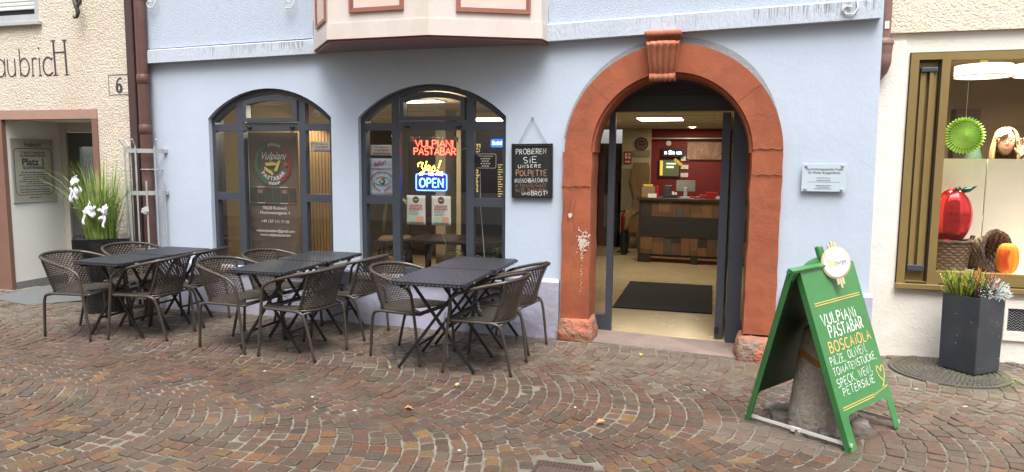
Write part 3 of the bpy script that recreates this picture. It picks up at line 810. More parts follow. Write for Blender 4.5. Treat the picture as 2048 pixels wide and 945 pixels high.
# painted name and house number
Tl = facing(0, -.004, 0)
def paintline(p, w): lt.tube([(a, b_, 0) for a, b_ in p], w, 4, T=Tl, flat=.3)
lt = MB(); zb = 2.565
def serif(x, z, w=.035): paintline([(x-w, z), (x+w, z)], .006)
# H
for x in (-7.175, -7.015):
    paintline([(x, zb), (x-.012, zb+.38)], .013); serif(x, zb); serif(x-.012, zb+.38)
paintline([(-7.18, zb+.25), (-7.02, zb+.25)], .008)
# c i r b u, tall narrow strokes
def curve(cx, cz, rx, rz, a0, a1, w): paintline(_arc(cx, cz, rx, rz, a0, a1, 14), w)
curve(-7.275, zb+.10, .075, .10, 40, 320, .010); serif(-7.215, zb+.19, .012)
paintline([(-7.40, zb), (-7.40, zb+.20)], .008); serif(-7.40, zb, .022); lt.ball((-7.40, -.004, zb+.305), (.012, .003, .012), 8, 6)
paintline([(-7.505, zb), (-7.505, zb+.20)], .008); curve(-7.465, zb+.14, .04, .06, 170, 50, .008); serif(-7.505, zb, .022)
paintline([(-7.69, zb+.31), (-7.685, zb)], .008); curve(-7.625, zb+.10, .07, .10, 165, -165, .009)
paintline([(-7.875, zb+.2), (-7.875, zb+.07)], .008); curve(-7.82, zb+.07, .055, .07, 180, 360, .008); paintline([(-7.765, zb+.2), (-7.765, zb)], .008)
curve(-7.99, zb+.1, .07, .10, 20, 340, .008); paintline([(-7.92, zb+.2), (-7.92, zb)], .008)
for x in (-8.36, -8.17): paintline([(x, zb), (x, zb+.38)], .013)
paintline([(-8.36, zb+.25), (-8.17, zb+.25)], .008)
obj('painted_name', lt, m_letter, ch)
lt = MB()
for a, b_ in (((-6.44, 2.545), (-6.165, 2.55)), ((-6.44, 2.33), (-6.165, 2.335)), ((-6.44, 2.33), (-6.44, 2.545)), ((-6.165, 2.335), (-6.165, 2.55))): paintline([a, b_], .0035)
cx6 = -6.30
lt.prism([(cx6+.045*math.cos(a), 2.405+.045*1.12*math.sin(a)) for a in [2*PI*i/20 for i in range(20)]], -.006, -.003, holes=[[(cx6+.013*math.cos(a), 2.405+.036*math.sin(a)) for a in [2*PI*i/14 for i in range(14)]]])
paintline([(cx6-.034, 2.41), (cx6-.030, 2.46), (cx6-.008, 2.50), (cx6+.028, 2.515)], .009); paintline([(cx6+.028, 2.51), (cx6+.034, 2.495)], .008)
obj('house_number', lt, m_letter, ch)

mb = MB(); mb.tube([(-6.80, -.005, 3.42), (-6.80, -.06, 3.40), (-6.76, -.08, 3.32), (-6.715, -.09, 3.22), (-6.735, -.09, 3.165), (-6.775, -.09, 3.16), (-6.785, -.09, 3.185)], [.016, .02, .024, .022, .016, .010, .007], 8)
mb.rbox(-6.85, -6.75, -.012, -.001, 3.33, 3.5, .004); mb.tube([(-6.74, -.085, 3.27), (-6.70, -.09, 3.30), (-6.68, -.09, 3.36)], [.016, .011, .005], 8)
tag(obj('iron_bracket', mb, m_iron, smooth=True), 'curled black wrought iron bracket tip on the cream wall above the painted name', 'bracket')

# ------------------------------------------------------------------ shop on the right
sh = thing('white_shop', 'white rendered shop with a bronze framed display window at the right edge', 'building', (2, .27, 0))
GY = .27
mb = MB(); mb.prism([(1.26, -.3), (5.5, -.3), (5.5, 2.72), (1.26, 2.72)], GY, GY+.25, holes=[[(1.535, .60), (4.6, .60), (4.6, 2.562), (1.535, 2.562)]]); obj('wall', mb, m_white, sh)
mb = MB(); mb.box(1.2, 5.5, GY-.04, GY+.25, 2.722, 7.0); obj('upper_wall', mb, m_white_rough, sh)
mb = MB(); mb.prism([(1.262, -.3), (1.51, -.3), (1.50, .60), (1.50, 2.66), (1.262, 2.66)], GY-.022, GY-.001); obj('pilaster', mb, m_white, sh)
mb = MB()
mb.prism([(1.541, .606), (4.595, .606), (4.595, 2.556), (1.541, 2.556)], GY-.02, GY+.06, holes=[[(1.603, .66), (1.772, .66), (1.772, 2.502), (1.603, 2.502)], [(1.833, .752), (4.5, .752), (4.5, 2.494), (1.833, 2.494)]])
wf = obj('window', mb, m_bronze, sh)
mb = MB(); mb.box(1.603, 1.772, GY+.035, GY+.055, .66, 2.502)
mb.box(1.625, 1.665, GY+.0, GY+.0345, .80, 2.40); mb.box(1.69, 1.715, GY-.012, GY+.0345, .80, 2.40); mb.box(1.7155, 1.742, GY+.005, GY+.0345, .80, 2.40); obj('vent_panel', mb, m_bronze, wf)
mb = MB(); mb.box(1.603, 1.612, GY+.0, GY+.034, .66, 2.502); mb.box(1.760, 1.772, GY+.0, GY+.034, .66, 2.502); mb.box(1.613, 1.759, GY+.0, GY+.034, 2.487, 2.502); mb.box(1.61, 1.77, GY-.024, GY-.0205, .638, .654); mb.box(1.86, 4.5, GY-.024, GY-.0205, .64, .652)
mb.box(1.534, 1.5405, GY-.012, GY+.01, .60, 2.562); mb.box(1.534, 4.6, GY-.012, GY+.01, 2.5565, 2.563); obj('painted_gap_shadow', mb, m_bronze_dk, wf)  # solid dark strips, the shade of the frame gaps put in as colour
mb = MB(); mb.rbox(1.615, 1.748, GY-.02, GY+.034, .745, .80, .006); mb.rbox(1.622, 1.745, GY-.02, GY+.034, 2.401, 2.44, .006); obj_split('handle', mb, m_anth, wf)
mb = MB(); mb.rbox(1.533, 4.6, GY-.05, GY+.0, .596, .640, .004); obj('window_sill', mb, m_bronze, wf)
mb = MB(); mb.add([(1.833, GY+.03, .752), (4.5, GY+.03, .752), (4.5, GY+.03, 2.494), (1.833, GY+.03, 2.494)], [(0, 1, 2, 3)]); obj('pane', mb, m_glass_shop, wf)
m_board = M('cream_display_board', (.80, .76, .64), .6, var=.03, vs=2); m_shelf = M('white_display_shelf', (.82, .78, .68), .5)
mb = MB(); mb.box(1.55, 2.356, .90, .92, .70, 1.70); mb.box(2.366, 4.6, .90, .92, .70, 1.70); obj_split('display_board', mb, m_board, sh)
mb = MB(); mb.box(1.55, 4.6, GY+.065, .90, .66, .70); obj('display_shelf', mb, m_shelf, sh)
m_shopwall = M('shop_back_wall', (.33, .26, .18), .8, var=.05, vs=2); m_shopceil = M('shop_ceiling', (.55, .48, .36), .8)
mb = MB(); mb.box(1.3, 5.2, 3.4, 3.5, .2, 2.72); mb.box(1.3, 1.36, .53, 3.4, .2, 2.72); mb.box(5.0, 5.1, .53, 3.4, .2, 2.72); obj_split('interior_wall', mb, m_shopwall, sh)
mb = MB(); mb.box(1.36, 5.0, .53, 3.4, 2.66, 2.72); obj('interior_ceiling', mb, m_shopceil, sh)
mb = MB(); mb.box(1.36, 5.0, .53, 3.4, .2, .25); obj('interior_floor', mb, M('shop_floor', (.25, .18, .11), .4), sh)
mb = MB(); mb.box(2.15, 2.45, 3.2, 3.39, .3, 2.15); mb.box(2.75, 3.0, 3.2, 3.39, .3, 2.3); mb.box(1.5, 1.95, 3.2, 3.39, .3, 1.9); obj_split('interior_shelving', mb, M('dark_shelving', (.10, .075, .06), .6), sh)
# vent grille with a trim under the window
mb = MB(); mb.rbox(2.36, 3.2, GY-.02, GY-.001, .47, .54, .003); mb.rbox(2.36, 3.2, GY-.02, GY-.001, .20, .28, .003); mb.rbox(2.36, 2.385, GY-.02, GY-.001, .281, .469, .003); obj_split('vent_trim', mb, m_white, sh)
mb = MB()
for r_ in range(9):
    z = .29+r_*.0215
    mb.tube([(2.386+i*.016, GY-.008, z+(.009 if i % 2 else -.009)) for i in range(50)], .0022, 4)
vg = obj('vent_grille', mb, m_galv, sh)
mb = MB(); mb.box(2.386, 3.2, GY-.004, GY-.001, .281, .469); obj('vent_backing', mb, m_rubber, sh)

# ------------------------------------------------------------------ house across the lane, only seen mirrored in the panes
oh = thing('opposite_house', 'cream house across the lane mirrored faintly in the window panes', 'building', (-1, -11.0, 0))
holes = []
for x in (-9.5, -6.5, -3.5, -.5, 2.5, 5.5):
    holes.append([(x, .8), (x+1.5, .8), (x+1.5, 2.5), (x, 2.5)]); holes.append([(x+.2, 3.6), (x+1.2, 3.6), (x+1.2, 5.0), (x+.2, 5.0)])
mb = MB(); mb.prism([(-14, -.3), (10, -.3), (10, 9.0), (-14, 9.0)], -11.0, -10.7, holes=holes); obj('wall', mb, M('opposite_render', (.72, .66, .56), .9, var=.06), oh)
mb = MB()
for h in holes: mb.box(h[0][0], h[1][0], -10.92, -10.88, h[0][1], h[2][1])
obj_split('window', mb, M('opposite_window', (.05, .055, .06), .25), oh)
mb = MB(); mb.prism([(-14.2, 9.0), (10.2, 9.0), (10.2, 9.2), (-14.2, 9.2)], -11.1, -10.3); obj('eaves', mb, m_doorbrown, oh)
# ------------------------------------------------------------------ inside of the pasta bar (part of the blue house)
m_tile = M('beige_floor_tile', (.49, .395, .235), .25, var=.08, vs=3, col2=(.42, .325, .18), c2s=1.5)
m_wallc = M('cream_interior_wall', (.52, .45, .30), .8, var=.03, vs=2)
m_red = M('dark_red_wall', (.20, .022, .026), .7, var=.04, vs=2)
m_tan = M('tan_partition', (.60, .48, .285), .7, var=.08, vs=3, stretch=(.5, 1, 3))
m_ceil = M('ceiling_tiles', (.60, .53, .40), .85)
m_dark = M('dark_furniture', (.028, .024, .022), .5, var=.1)
m_oak = M('pale_oak', (.46, .30, .145), .6, var=.12, vs=9, stretch=(6, 6, .6))
m_panel = EM('led_panel', (1.0, .93, .80), 6.0)
FZ = -.004
mb = MB(); mb.box(-6.7, 1.22, .33, 7.6, FZ-.05, FZ); obj('interior_floor', mb, m_tile, bb)
mb = MB()
for k in range(9): mb.box(-1.3, .3, .42+k*.75, .424+k*.75, FZ-.0005, FZ+.0006)
for k in range(7): mb.box(-1.1+k*.22-.0015, -1.1+k*.22+.0015, .33, .41, FZ-.0005, FZ+.0006)
for k, x in enumerate((-.62, -.30, .02)): mb.box(x, x+.004, .33+.38*(k % 2), .80+.36*(k % 2), FZ-.0005, FZ+.0007)
obj('tile_joint', mb, M('tile_joint_grout', (.26, .20, .12), .8), bb)
mb = MB(); mb.box(-6.7, 1.22, .9, 7.6, 2.27, 2.33); mb.box(-6.7, 1.22, .2205, .9, 2.45, 2.5); mb.box(-6.7, 1.22, .88, .9, 2.33, 2.5); obj_split('interior_ceiling', mb, m_ceil, bb)
mb = MB()
for k in range(11): mb.box(-5.6+k*.62, -5.588+k*.62, .91, 7.45, 2.266, 2.2695)
for k in range(11): mb.box(-5.7, 1.2, .95+k*.62, .962+k*.62, 2.2655, 2.2692)
obj('ceiling_grid', mb, M('ceiling_grid', (.42, .36, .26), .7), bb)
mb = MB(); mb.box(-6.7, -6.62, .321, 7.6, FZ, 2.5); mb.box(1.15, 1.22, .321, 7.6, FZ, 2.5); mb.box(-6.62, -2.3, 7.5, 7.6, FZ, 2.27); mb.box(-1.69, -1.15, 7.25, 7.6, FZ, 2.27); mb.box(-4.2, -4.0, 4.4, 4.6, FZ, 2.27); mb.box(-3.35, -3.22, 1.9, 2.3, FZ, 2.27)
obj_split('interior_wall', mb, m_wallc, bb)
mb = MB(); mb.box(-1.149, 1.15, 7.45, 7.6, FZ, 2.27); obj('red_wall', mb, m_red, bb)
mb = MB(); mb.box(-2.3, -1.69, 7.55, 7.6, FZ, 2.0); mb.box(-2.3, -2.25, 5.2, 7.55, FZ, 2.0); mb.box(-2.24, -1.75, 7.3, 7.54, FZ, 1.2); obj_split('dark_doorway', mb, m_dark, bb)
mb = MB(); mb.tube([(-1.69, 7.24, 2.09), (1.15, 7.40, 2.09)], .012, 6); obj('wall_rail', mb, m_galv, bb)
mb = MB(); mb.box(-6.6, -4.22, 1.02, 1.06, FZ, 2.44); obj('partition', mb, m_tan, bb)
mb = MB()
for k in range(13): mb.box(-4.78+k*.042, -4.78+k*.042+.033, .985, 1.015, FZ, 1.99)
obj('slat_panel', mb, m_oak, bb)
mb = MB(); mb.box(-5.1, -3.5, .33, .70, .46, .50); mb.box(-3.4, -1.9, .33, .62, .44, .49); obj_split('window_board', mb, M('window_board', (.42, .36, .28), .5), bb)

def lamp(name, x, y, z, e, sx, sy, col=(1, .86, .64)):
    l = bpy.data.lights.new(name, 'AREA'); l.shape = 'RECTANGLE'; l.size = sx; l.size_y = sy; l.energy = e; l.color = col
    o = bpy.data.objects.new(name, l); COL.objects.link(o); o.location = (x, y, z); return o
def ceiling_panel(x, y, label, e=6):
    th = thing('ceiling_light', label, 'ceiling light', (x, y, 2.262), group='lit panels in the restaurant ceiling')
    mb = MB(); mb.prism([(-.33, -.36), (.33, -.36), (.33, .36), (-.33, .36)], 0, .012, holes=[[(-.31, -.34), (.31, -.34), (.31, .34), (-.31, .34)]], T=Matrix.Rotation(R(90), 4, 'X'))
    obj('frame', mb, m_galv, th, local=True)
    mb = MB(); mb.add([(-.31, -.34, -.003), (.31, -.34, -.003), (.31, .34, -.003), (-.31, .34, -.003)], [(3, 2, 1, 0)]); obj('diffuser', mb, m_panel, th, local=True)
    la = lamp('panel_lamp', 0, 0, -.02, e, .6, .66); la.parent = th
    return th
ceiling_panel(-.76, 4.15, 'bright flat light panel in the ceiling above the counter seen through the doorway')
pn = ceiling_panel(-3.02, .62, 'bright hanging light panel behind the top sash of the neon window', 5); pn.scale = (.8, .42, 1)
ceiling_panel(-3.3, 3.85, 'ceiling panel showing as a thin bright line at the top right of the neon window')
for x, y, lb in ((-.38, 6.7, 'small round downlight in the ceiling before the red wall'),):
    th = thing('downlight', lb, 'spotlight', (x, y, 2.262))
    mb = MB(); mb.lathe([(.06, -.004), (.07, -.006), (.07, 0), (.06, 0)], n=20, caps=False); obj('rim', mb, m_galv, th, local=True)
    mb = MB(); mb.lathe([(.001, -.003), (.058, -.003)], n=20, caps=False); obj('bulb', mb, EM('warm_bulb', (1, .75, .4), 14), th, local=True)
    la = lamp('spot_lamp', 0, 0, -.02, 5, .1, .1); la.parent = th
th = thing('wall_spotlight', 'small white spotlight at the top right of the banner window', 'spotlight', (-4.42, .93, 2.20))
mb = MB(); mb.rbox(-.045, .045, -.03, .08, .02, .07, .006); obj('bracket', mb, m_ceil, th, local=True)
mb = MB(); mb.lathe([(.03, .05), (.045, -.05), (.04, -.05), (.02, .0)], n=16, T=Matrix.Rotation(R(-25), 4, 'X')); obj('shade', mb, M('white_lamp_shade', (.8, .78, .72), .4), th, local=True)
la = lamp('spot_lamp', 0, -.12, -.06, 5, .1, .1); la.rotation_euler = (R(-35), R(25), 0); la.parent = th
th = thing('spotlight', 'small white spotlight on a stem at the top left of the neon window', 'spotlight', (-3.36, .75, 1.93))
mb = MB(); mb.tube([(0, 0, .52), (0, 0, .0)], .006, 6); obj('stem', mb, m_dark, th, local=True)
mb = MB(); mb.lathe([(.02, .04), (.035, -.03), (.03, -.03), (.01, .0)], n=14); obj('shade', mb, EM('spot_shade', (1, .93, .8), 1.2), th, local=True)

# counter
ct = thing('counter', 'long bar counter clad in mixed reclaimed wood boards with a black band', 'counter', (-.4, 5.35, 0))
CT = Matrix.Translation((-1.14, 5.32, 0)) @ Matrix.Rotation(R(-4), 4, 'Z')
woods = [M('reclaimed_board_%s' % n, c, .7, var=.25, vs=7, stretch=(4, 4, .8)) for n, c in (('brown', (.11, .058, .032)), ('orange', (.17, .085, .038)), ('dark', (.03, .025, .022)), ('grey', (.075, .064, .055)))]
rw = random.Random(2); cols = {0: MB(), 1: MB(), 2: MB(), 3: MB()}
for zr in ((.14, .43), (.76, 1.02)):
    x = 0.02
    while x < 2.2:
        w = rw.uniform(.10, .22); h = rw.choice((.08, .14, .2, .255)); k = rw.choice((0, 0, 1, 1, 2, 3))
        zm = zr[0]+h
        cols[k].box(x, x+w-.003, rw.uniform(-.004, .0), .02, zr[0], zm-.002, T=CT); cols[rw.choice((0, 1, 2, 3))].box(x, x+w-.003, rw.uniform(-.004, 0), .02, zm, zr[1], T=CT)
        x += w
for k in cols: obj_split('cladding', cols[k], woods[k], ct)
mb = MB(); mb.box(.0, 2.22, -.012, .02, .432, .757, T=CT); obj('black_band', mb, m_dark, ct)
mb = MB(); mb.box(0.0, 2.22, .021, .6, .10, 1.02, T=CT); mb.box(-.006, .02, -.02, .02, .0, 1.02, T=CT); mb.box(.0, .20, -.01, .05, .0, .13, T=CT); mb.box(.85, .95, .0, .05, .0, .13, T=CT); obj('carcass', mb, m_dark, ct)
mb = MB(); mb.rbox(-.05, 2.25, -.06, .65, 1.022, 1.065, .005, T=CT); obj('counter_top', mb, M('dark_counter_top', (.035, .027, .022), .35, var=.1), ct)
def cpt(x, y, z): return tuple(CT @ Vector((x, y, z)))
# things on the counter
mo = thing('monitor', 'grey till monitor turned away on a silver foot on the counter', 'monitor', cpt(.70, .30, 1.065))
mb = MB(); mb.rbox(-.155, .155, -.012, .012, .10, .29, .006, T=Matrix.Rotation(R(-12), 4, 'X')); obj('screen', mb, M('monitor_back', (.16, .16, .15), .4), mo, local=True)
mb = MB(); mb.rbox(-.03, .03, -.02, .02, 0.01, .17, .005); mb.rbox(-.08, .08, -.07, .07, 0, .012, .004); obj('foot', mb, m_galv, mo, local=True)
m_redpl = M('red_plastic', (.42, .02, .025), .4); m_paper = M('white_paper', (.78, .76, .70), .8); m_yel = M('yellow_card', (.75, .55, .08), .6); m_brcard = M('brown_cardboard', (.30, .19, .10), .8)
def simple(name, label, cat, loc, builder, mat, rz=0, group=None):
    mb = MB(); builder(mb); o = obj(name, mb, mat); o.location = loc; o.rotation_euler = (0, 0, rz); return tag(o, label, cat, group)
simple('cash_box', 'flat red case at the right end of the counter', 'box', cpt(1.06, .25, 1.065), lambda m: (m.rbox(-.13, .13, -.09, .09, 0, .055, .006), m.rbox(-.03, .16, -.07, .07, .057, .10, .006)), m_redpl, .1)
simple('red_tray', 'thin red tray beside the till monitor', 'tray', cpt(.88, .18, 1.065), lambda m: m.rbox(-.09, .09, -.06, .06, 0, .025, .005), m_redpl)
simple('paper_stack', 'pile of white papers at the far right end of the counter', 'papers', cpt(1.28, .2, 1.065), lambda m: (m.rbox(-.09, .09, -.07, .07, 0, .02, .002), m.rbox(-.08, .085, -.06, .07, .021, .04, .002)), m_paper, .2)
simple('cardboard_box', 'brown cardboard box at the left end of the counter', 'box', cpt(.10, .25, 1.065), lambda m: m.rbox(-.10, .12, -.1, .1, 0, .17, .003), m_brcard)
simple('yellow_packet', 'yellow packet lying on the brown cardboard box', 'packet', cpt(.10, .25, 1.238), lambda m: m.rbox(-.09, .07, -.05, .05, 0, .035, .006), m_yel, .2)
simple('red_packet', 'red packet leaning beside the brown cardboard box on the counter', 'packet', cpt(.245, .2, 1.065), lambda m: m.rbox(-.02, .02, -.05, .05, 0, .19, .006), m_redpl, .3)
simple('sign_card', 'small white sign card at the front left of the counter', 'card', cpt(.20, .02, 1.065), lambda m: m.rbox(-.07, .07, -.004, .004, 0, .065, .001), m_paper)
cd = thing('card_terminal', 'black coffee grinder shaped till device on the counter left of the monitor', 'device', cpt(.42, .25, 1.065))
mb = MB(); mb.rbox(-.07, .07, -.07, .07, 0, .11, .008); obj('body', mb, m_dark, cd, local=True)
mb = MB(); mb.rbox(-.055, .055, -.055, .055, .112, .20, .01); mb.rbox(-.05, .05, -.072, -.0705, .03, .08, .0005); obj('hopper', mb, m_anth, cd, local=True)
cups = thing('leaflet_holder', 'leaflets standing in a holder on the counter beside the till device', 'leaflets', cpt(.54, .15, 1.065))
mb = MB(); mb.rbox(-.05, .05, -.02, .02, 0, .05, .003); obj('holder', mb, m_dark, cups, local=True)
mb = MB(); mb.box(-.04, .0, -.012, -.006, .01, .10); mb.box(.005, .042, -.008, -.002, .01, .09); obj('leaflet', mb, m_paper, cups, local=True)

# wall pieces behind the counter
led = thing('led_ticker', 'small dark ticker display with running white letters on the red wall', 'display', (-.74, 7.40, 1.83))
mb = MB(); mb.rbox(-.20, .20, -.02, .02, -.085, .085, .005); obj('case', mb, m_dark, led, local=True)
mb = MB(); ptext(mb, facing(0, -.0225, -.035), 'n Sie un', 0, 0, .10, bold=.003); obj('lettering', mb, EM('led_white', (.62, .72, 1.0), 1.8), led, local=True)
def picture(name, label, cat, x0, x1, z0, z1, y, mf, mi, extra=None):
    th = thing(name, label, cat, ((x0+x1)/2, y, z0)); w = (x1-x0)/2; h = z1-z0
    mb = MB(); mb.prism([(-w, 0), (w, 0), (w, h), (-w, h)], -.02, .0, holes=[[(-w+.02, .02), (w-.02, .02), (w-.02, h-.02), (-w+.02, h-.02)]]); obj('frame', mb, mf, th, local=True)
    mb = MB(); mb.box(-w+.02, w-.02, -.012, -.001, .02, h-.02); obj('picture', mb, mi, th, local=True)
    if extra: extra(th, w, h)
    return th
m_foodpic = M('food_print', (.30, .16, .11), .6, var=.5, vs=9, col2=(.42, .30, .24), c2s=6)
picture('wall_picture', 'wide brownish food picture on the red wall above the counter', 'picture', -.50, .42, 1.68, 2.04, 7.44, m_dark, m_foodpic)
def tvx(th, w, h):
    mb = MB(); mb.box(-w+.022, -w+.075, -.016, -.0125, .03, h-.03); obj('yellow_strip', mb, EM('screen_yellow', (.7, .5, .07), .35), th, local=True)
    mb = MB(); mb.box(-.06, .12, -.016, -.0125, h-.10, h-.07); mb.box(-.06, .08, -.016, -.0125, h-.17, h-.13); obj('menu_lines', mb, EM('screen_pale', (.5, .55, .4), .6), th, local=True)
picture('menu_screen', 'lit menu screen with a yellow strip on the red wall', 'screen', -1.0, -.60, 1.36, 1.70, 7.43, m_dark, EM('screen_green', (.07, .08, .035), .35), tvx)
for k in range(3):
    simple('price_card', ('top', 'middle', 'bottom')[k]+' small white price card in the column right of the menu screen', 'card', (-.52, 7.44, 1.36+.155*(2-k)), lambda m: m.rbox(-.07, .07, -.008, 0, 0, .08, .001), m_paper)
simple('yellow_tag', 'tilted yellow tag above the menu screen corner', 'card', (-.66, 7.40, 1.62), lambda m: m.rbox(-.09, .09, -.006, 0, 0, .06, .001, T=Matrix.Rotation(R(40), 4, 'Y')), m_yel)
simple('wall_clock', 'small round pale clock high on the red wall', 'clock', (-.83, 7.44, 2.0), lambda m: m.lathe([(.05, 0), (.05, .02), (.042, .024)], n=20, T=Matrix.Rotation(R(90), 4, 'X')), m_paper)
em = thing('round_wall_sign', 'dark round smiling sign on the cream pillar', 'sign', (-1.32, 7.245, 1.98))
mb = MB(); mb.lathe([(.125, 0), (.125, .014), (.11, .018)], n=28, T=Matrix.Rotation(R(90), 4, 'X')); obj('disc', mb, M('brown_disc', (.07, .03, .028), .5), em, local=True)
mb = MB(); Tm = facing(0, -.0205, 0); mb.tube([(.085*math.cos(a), .085*math.sin(a), 0) for a in [2*PI*i/24 for i in range(24)]], .007, 5, closed=True, T=Tm); mb.tube(_arc3 if False else [(.05*math.cos(R(200+140*i/8)), .05*math.sin(R(200+140*i/8)), 0) for i in range(9)], .006, 5, T=Tm); mb.ball((-.028, -.0215, .02), (.011, .004, .011), 8, 6); mb.ball((.028, -.0215, .02), (.011, .004, .011), 8, 6); obj('face', mb, M('tan_print', (.42, .30, .2), .6), em, local=True)
simple('notice_plate', 'grey notice plate below the round sign on the cream pillar', 'sign', (-1.31, 7.245, 1.74), lambda m: m.rbox(-.155, .155, -.012, 0, 0, .125, .003), M('grey_plate', (.25, .24, .18), .5))
fs = thing('fire_safety_sign', 'red fire extinguisher sign on the cream pillar edge', 'sign', (-1.575, 7.24, 1.60))
mb = MB(); mb.rbox(-.075, .075, -.008, 0, 0, .24, .002); obj('plate', mb, m_redpl, fs, local=True)
mb = MB(); mb.box(-.05, -.01, -.0105, -.0085, .10, .21); mb.box(.01, .05, -.0105, -.0085, .10, .15); mb.box(.01, .05, -.0105, -.0085, .17, .21); mb.box(-.05, .05, -.0105, -.0085, .03, .06); obj('pictogram', mb, m_paper, fs, local=True)
m_slab = M('live_edge_wood', (.26, .16, .07), .6, var=.3, vs=7, stretch=(3, 3, .5))
mb = MB(); rs = random.Random(4); Lp = [(-1.47+rs.uniform(-.03, .03)-.03*math.sin(i*.9), .30+i*1.33/12) for i in range(13)]; Rp = [(-1.155+rs.uniform(-.015, .015), .30+i*1.33/12) for i in range(13)]
mb.prism(Lp[::-1]+Rp, 7.10, 7.16); mb.box(-1.36, -1.2, 7.08, 7.2, FZ, .301); tag(obj('wooden_menu_slab', mb, m_slab), 'tall live edge wooden slab standing against the cream pillar', 'wood slab')
# fire extinguisher on a stand beside a dark vase with pampas
fe = thing('fire_extinguisher', 'red fire extinguisher with black hose beside the cream pillar', 'fire extinguisher', (-1.52, 6.5, .38))
mb = MB(); mb.lathe([(.05, 0), (.065, .02), (.065, .26), (.05, .31), (.02, .34)], n=18); obj('cylinder', mb, m_redpl, fe, local=True, auto=40)
mb = MB(); mb.tube([(0, 0, .34), (0, 0, .38), (.09, 0, .41)], .012, 6); mb.tube([(0, 0, .37), (-.07, 0, .36), (-.12, 0, .25), (-.11, 0, .05), (-.07, -.03, -.05)], .012, 6); mb.rbox(-.05, .05, -.05, .05, -.05, -.002, .004); mb.tube([(0, 0, -.05), (0, 0, -.38)], .018, 6); mb.lathe([(.12, -.383), (.12, -.37)], n=14); obj('valve_and_hose', mb, m_dark, fe, local=True)
va = thing('dark_vase', 'slim dark floor vase with pampas plumes beside the extinguisher', 'vase', (-1.47, 6.15, FZ))
mb = MB(); mb.lathe([(.055, 0), (.085, .18), (.09, .3), (.06, .42), (.065, .45)], n=18); obj('vessel', mb, M('dark_green_glaze', (.012, .022, .014), .3), va, local=True, auto=40)
mb = MB(); rs = random.Random(6)
for k in range(14):
    a = rs.uniform(.0, .30); s_ = rs.uniform(-.1, .1); mb.tube([(0, 0, .4), (a*.35, s_*.5, .62), (a, s_, .74+rs.uniform(-.03, .1))], [.004, .010, .018], 5)
obj('pampas_plume', mb, M('pampas', (.34, .25, .11), .9), va, local=True)
# mats
mb = MB(); mb.rbox(-1.04, .05, 1.50, 3.30, FZ+.001, FZ+.014, .004); tag(obj('door_mat', mb, M('black_doormat', (.012, .011, .010), .95, bump=.003, bs=200)), 'large black doormat on the beige tiles inside the entrance', 'doormat')
mb = MB(); mb.add([(-7.85, -.36, 0), (-6.75, -.36, 0), (-6.75, .12, 0), (-7.95, .12, 0)], [(0, 1, 2, 3)]); mm = MB()
mm.add([(-7.86, -.42, gz(-7.86, -.42)+.006), (-7.20, -.50, gz(-7.2, -.5)+.006), (-6.78, .0, gz(-6.78, 0)+.016), (-6.78, .75, .045), (-7.85, .75, .045), (-7.86, .0, gz(-7.86, 0)+.012)], [(0, 1, 2, 3, 4, 5)])
o = obj('entrance_mat', mm, m_grey_mat); solidify(o, .006, -1); tag(o, 'thin grey mat sloping out of the recessed brown doorway', 'doormat')

# furniture glimpsed behind the neon window
fr = thing('drinks_fridge', 'dark blue drinks fridge with gold vertical lettering behind the neon window', 'fridge', (-2.62, 2.0, 0))
mb = MB(); mb.rbox(-.42, .42, 0, .6, 0, 2.05, .01); obj('cabinet', mb, M('navy_fridge', (.012, .016, .035), .35), fr, local=True)
mb = MB(); Tv = frame((-.255, -.004, 1.86), (0, 0, -1), (1, 0, 0)); ptext(mb, Tv, 'Fürstenberg', 0, 0, .125, align='LEFT', bold=.002); [mb.box(.06, .10+.02*(i_ % 3), -.004, -.002, 1.2+i_*.03, 1.212+i_*.03) for i_ in range(14)]; obj('lettering', mb, EM('gold_letters', (.55, .42, .18), .35), fr, local=True)
mb = MB(); mb.rbox(-.03, .14, -.012, -.001, 1.81, 1.91, .02); obj('lit_badge', mb, EM('blue_badge', (.02, .10, .55), 1.4), fr, local=True)
mb = MB(); mb.rbox(-.012, .012, -.0145, -.0125, 1.84, 1.885, .001); [mb.rbox(.03+k*.022, .045+k*.022, -.0145, -.0125, 1.84, 1.87+.012*(k % 2), .001) for k in range(4)]; obj('badge_lettering', mb, EM('white_badge', (.8, .9, 1), 2.0), fr, local=True)
mb = MB(); mb.tube([(.20, -.02, .5), (.20, -.05, .55), (.20, -.05, 1.5), (.20, -.02, 1.55)], .012, 6); obj('handle', mb, m_galv, fr, local=True)
cb = thing('dark_cupboard', 'tall dark cupboard standing deep inside behind the neon signs', 'cupboard', (-5.08, 4.9, 0))
mb = MB(); mb.rbox(-.0, 1.2, 0, .5, 0, 1.95, .01); obj('carcass', mb, M('dark_brown_wood', (.05, .033, .024), .5, var=.2), cb, local=True)
mb = MB()
for k in range(2):
    for j in range(3): mb.rbox(.05+k*.58, .57+k*.58, -.015, -.001, .1+j*.62, .66+j*.62, .004)
obj('door', mb, M('brown_wood_door', (.085, .055, .038), .45, var=.2), cb, local=True)
def stool(x, y, rz, label):
    th = thing('bar_stool', label, 'stool', (x, y, 0), rz, 'bar stools behind the neon window')
    mb = MB(); mb.rbox(-.18, .18, -.18, .18, .66, .70, .012); obj('seat', mb, m_brcard, th, local=True)
    for sx in (-1, 1):
        for sy in (-1, 1):
            mb = MB(); mb.tube([(sx*.15, sy*.15, .66), (sx*.22, sy*.22, 0)], .016, 6); obj('leg', mb, m_dark, th, local=True)
    mb = MB()
    for z, q in ((.25, .19), (.45, .175)): mb.tube([(-q, -q, z), (q, -q, z), (q, q, z), (-q, q, z)], .010, 5, closed=True)
    obj('footrest', mb, m_dark, th, local=True)
stool(-3.75, 1.55, .3, 'dark legged bar stool at the lower left of the neon window')
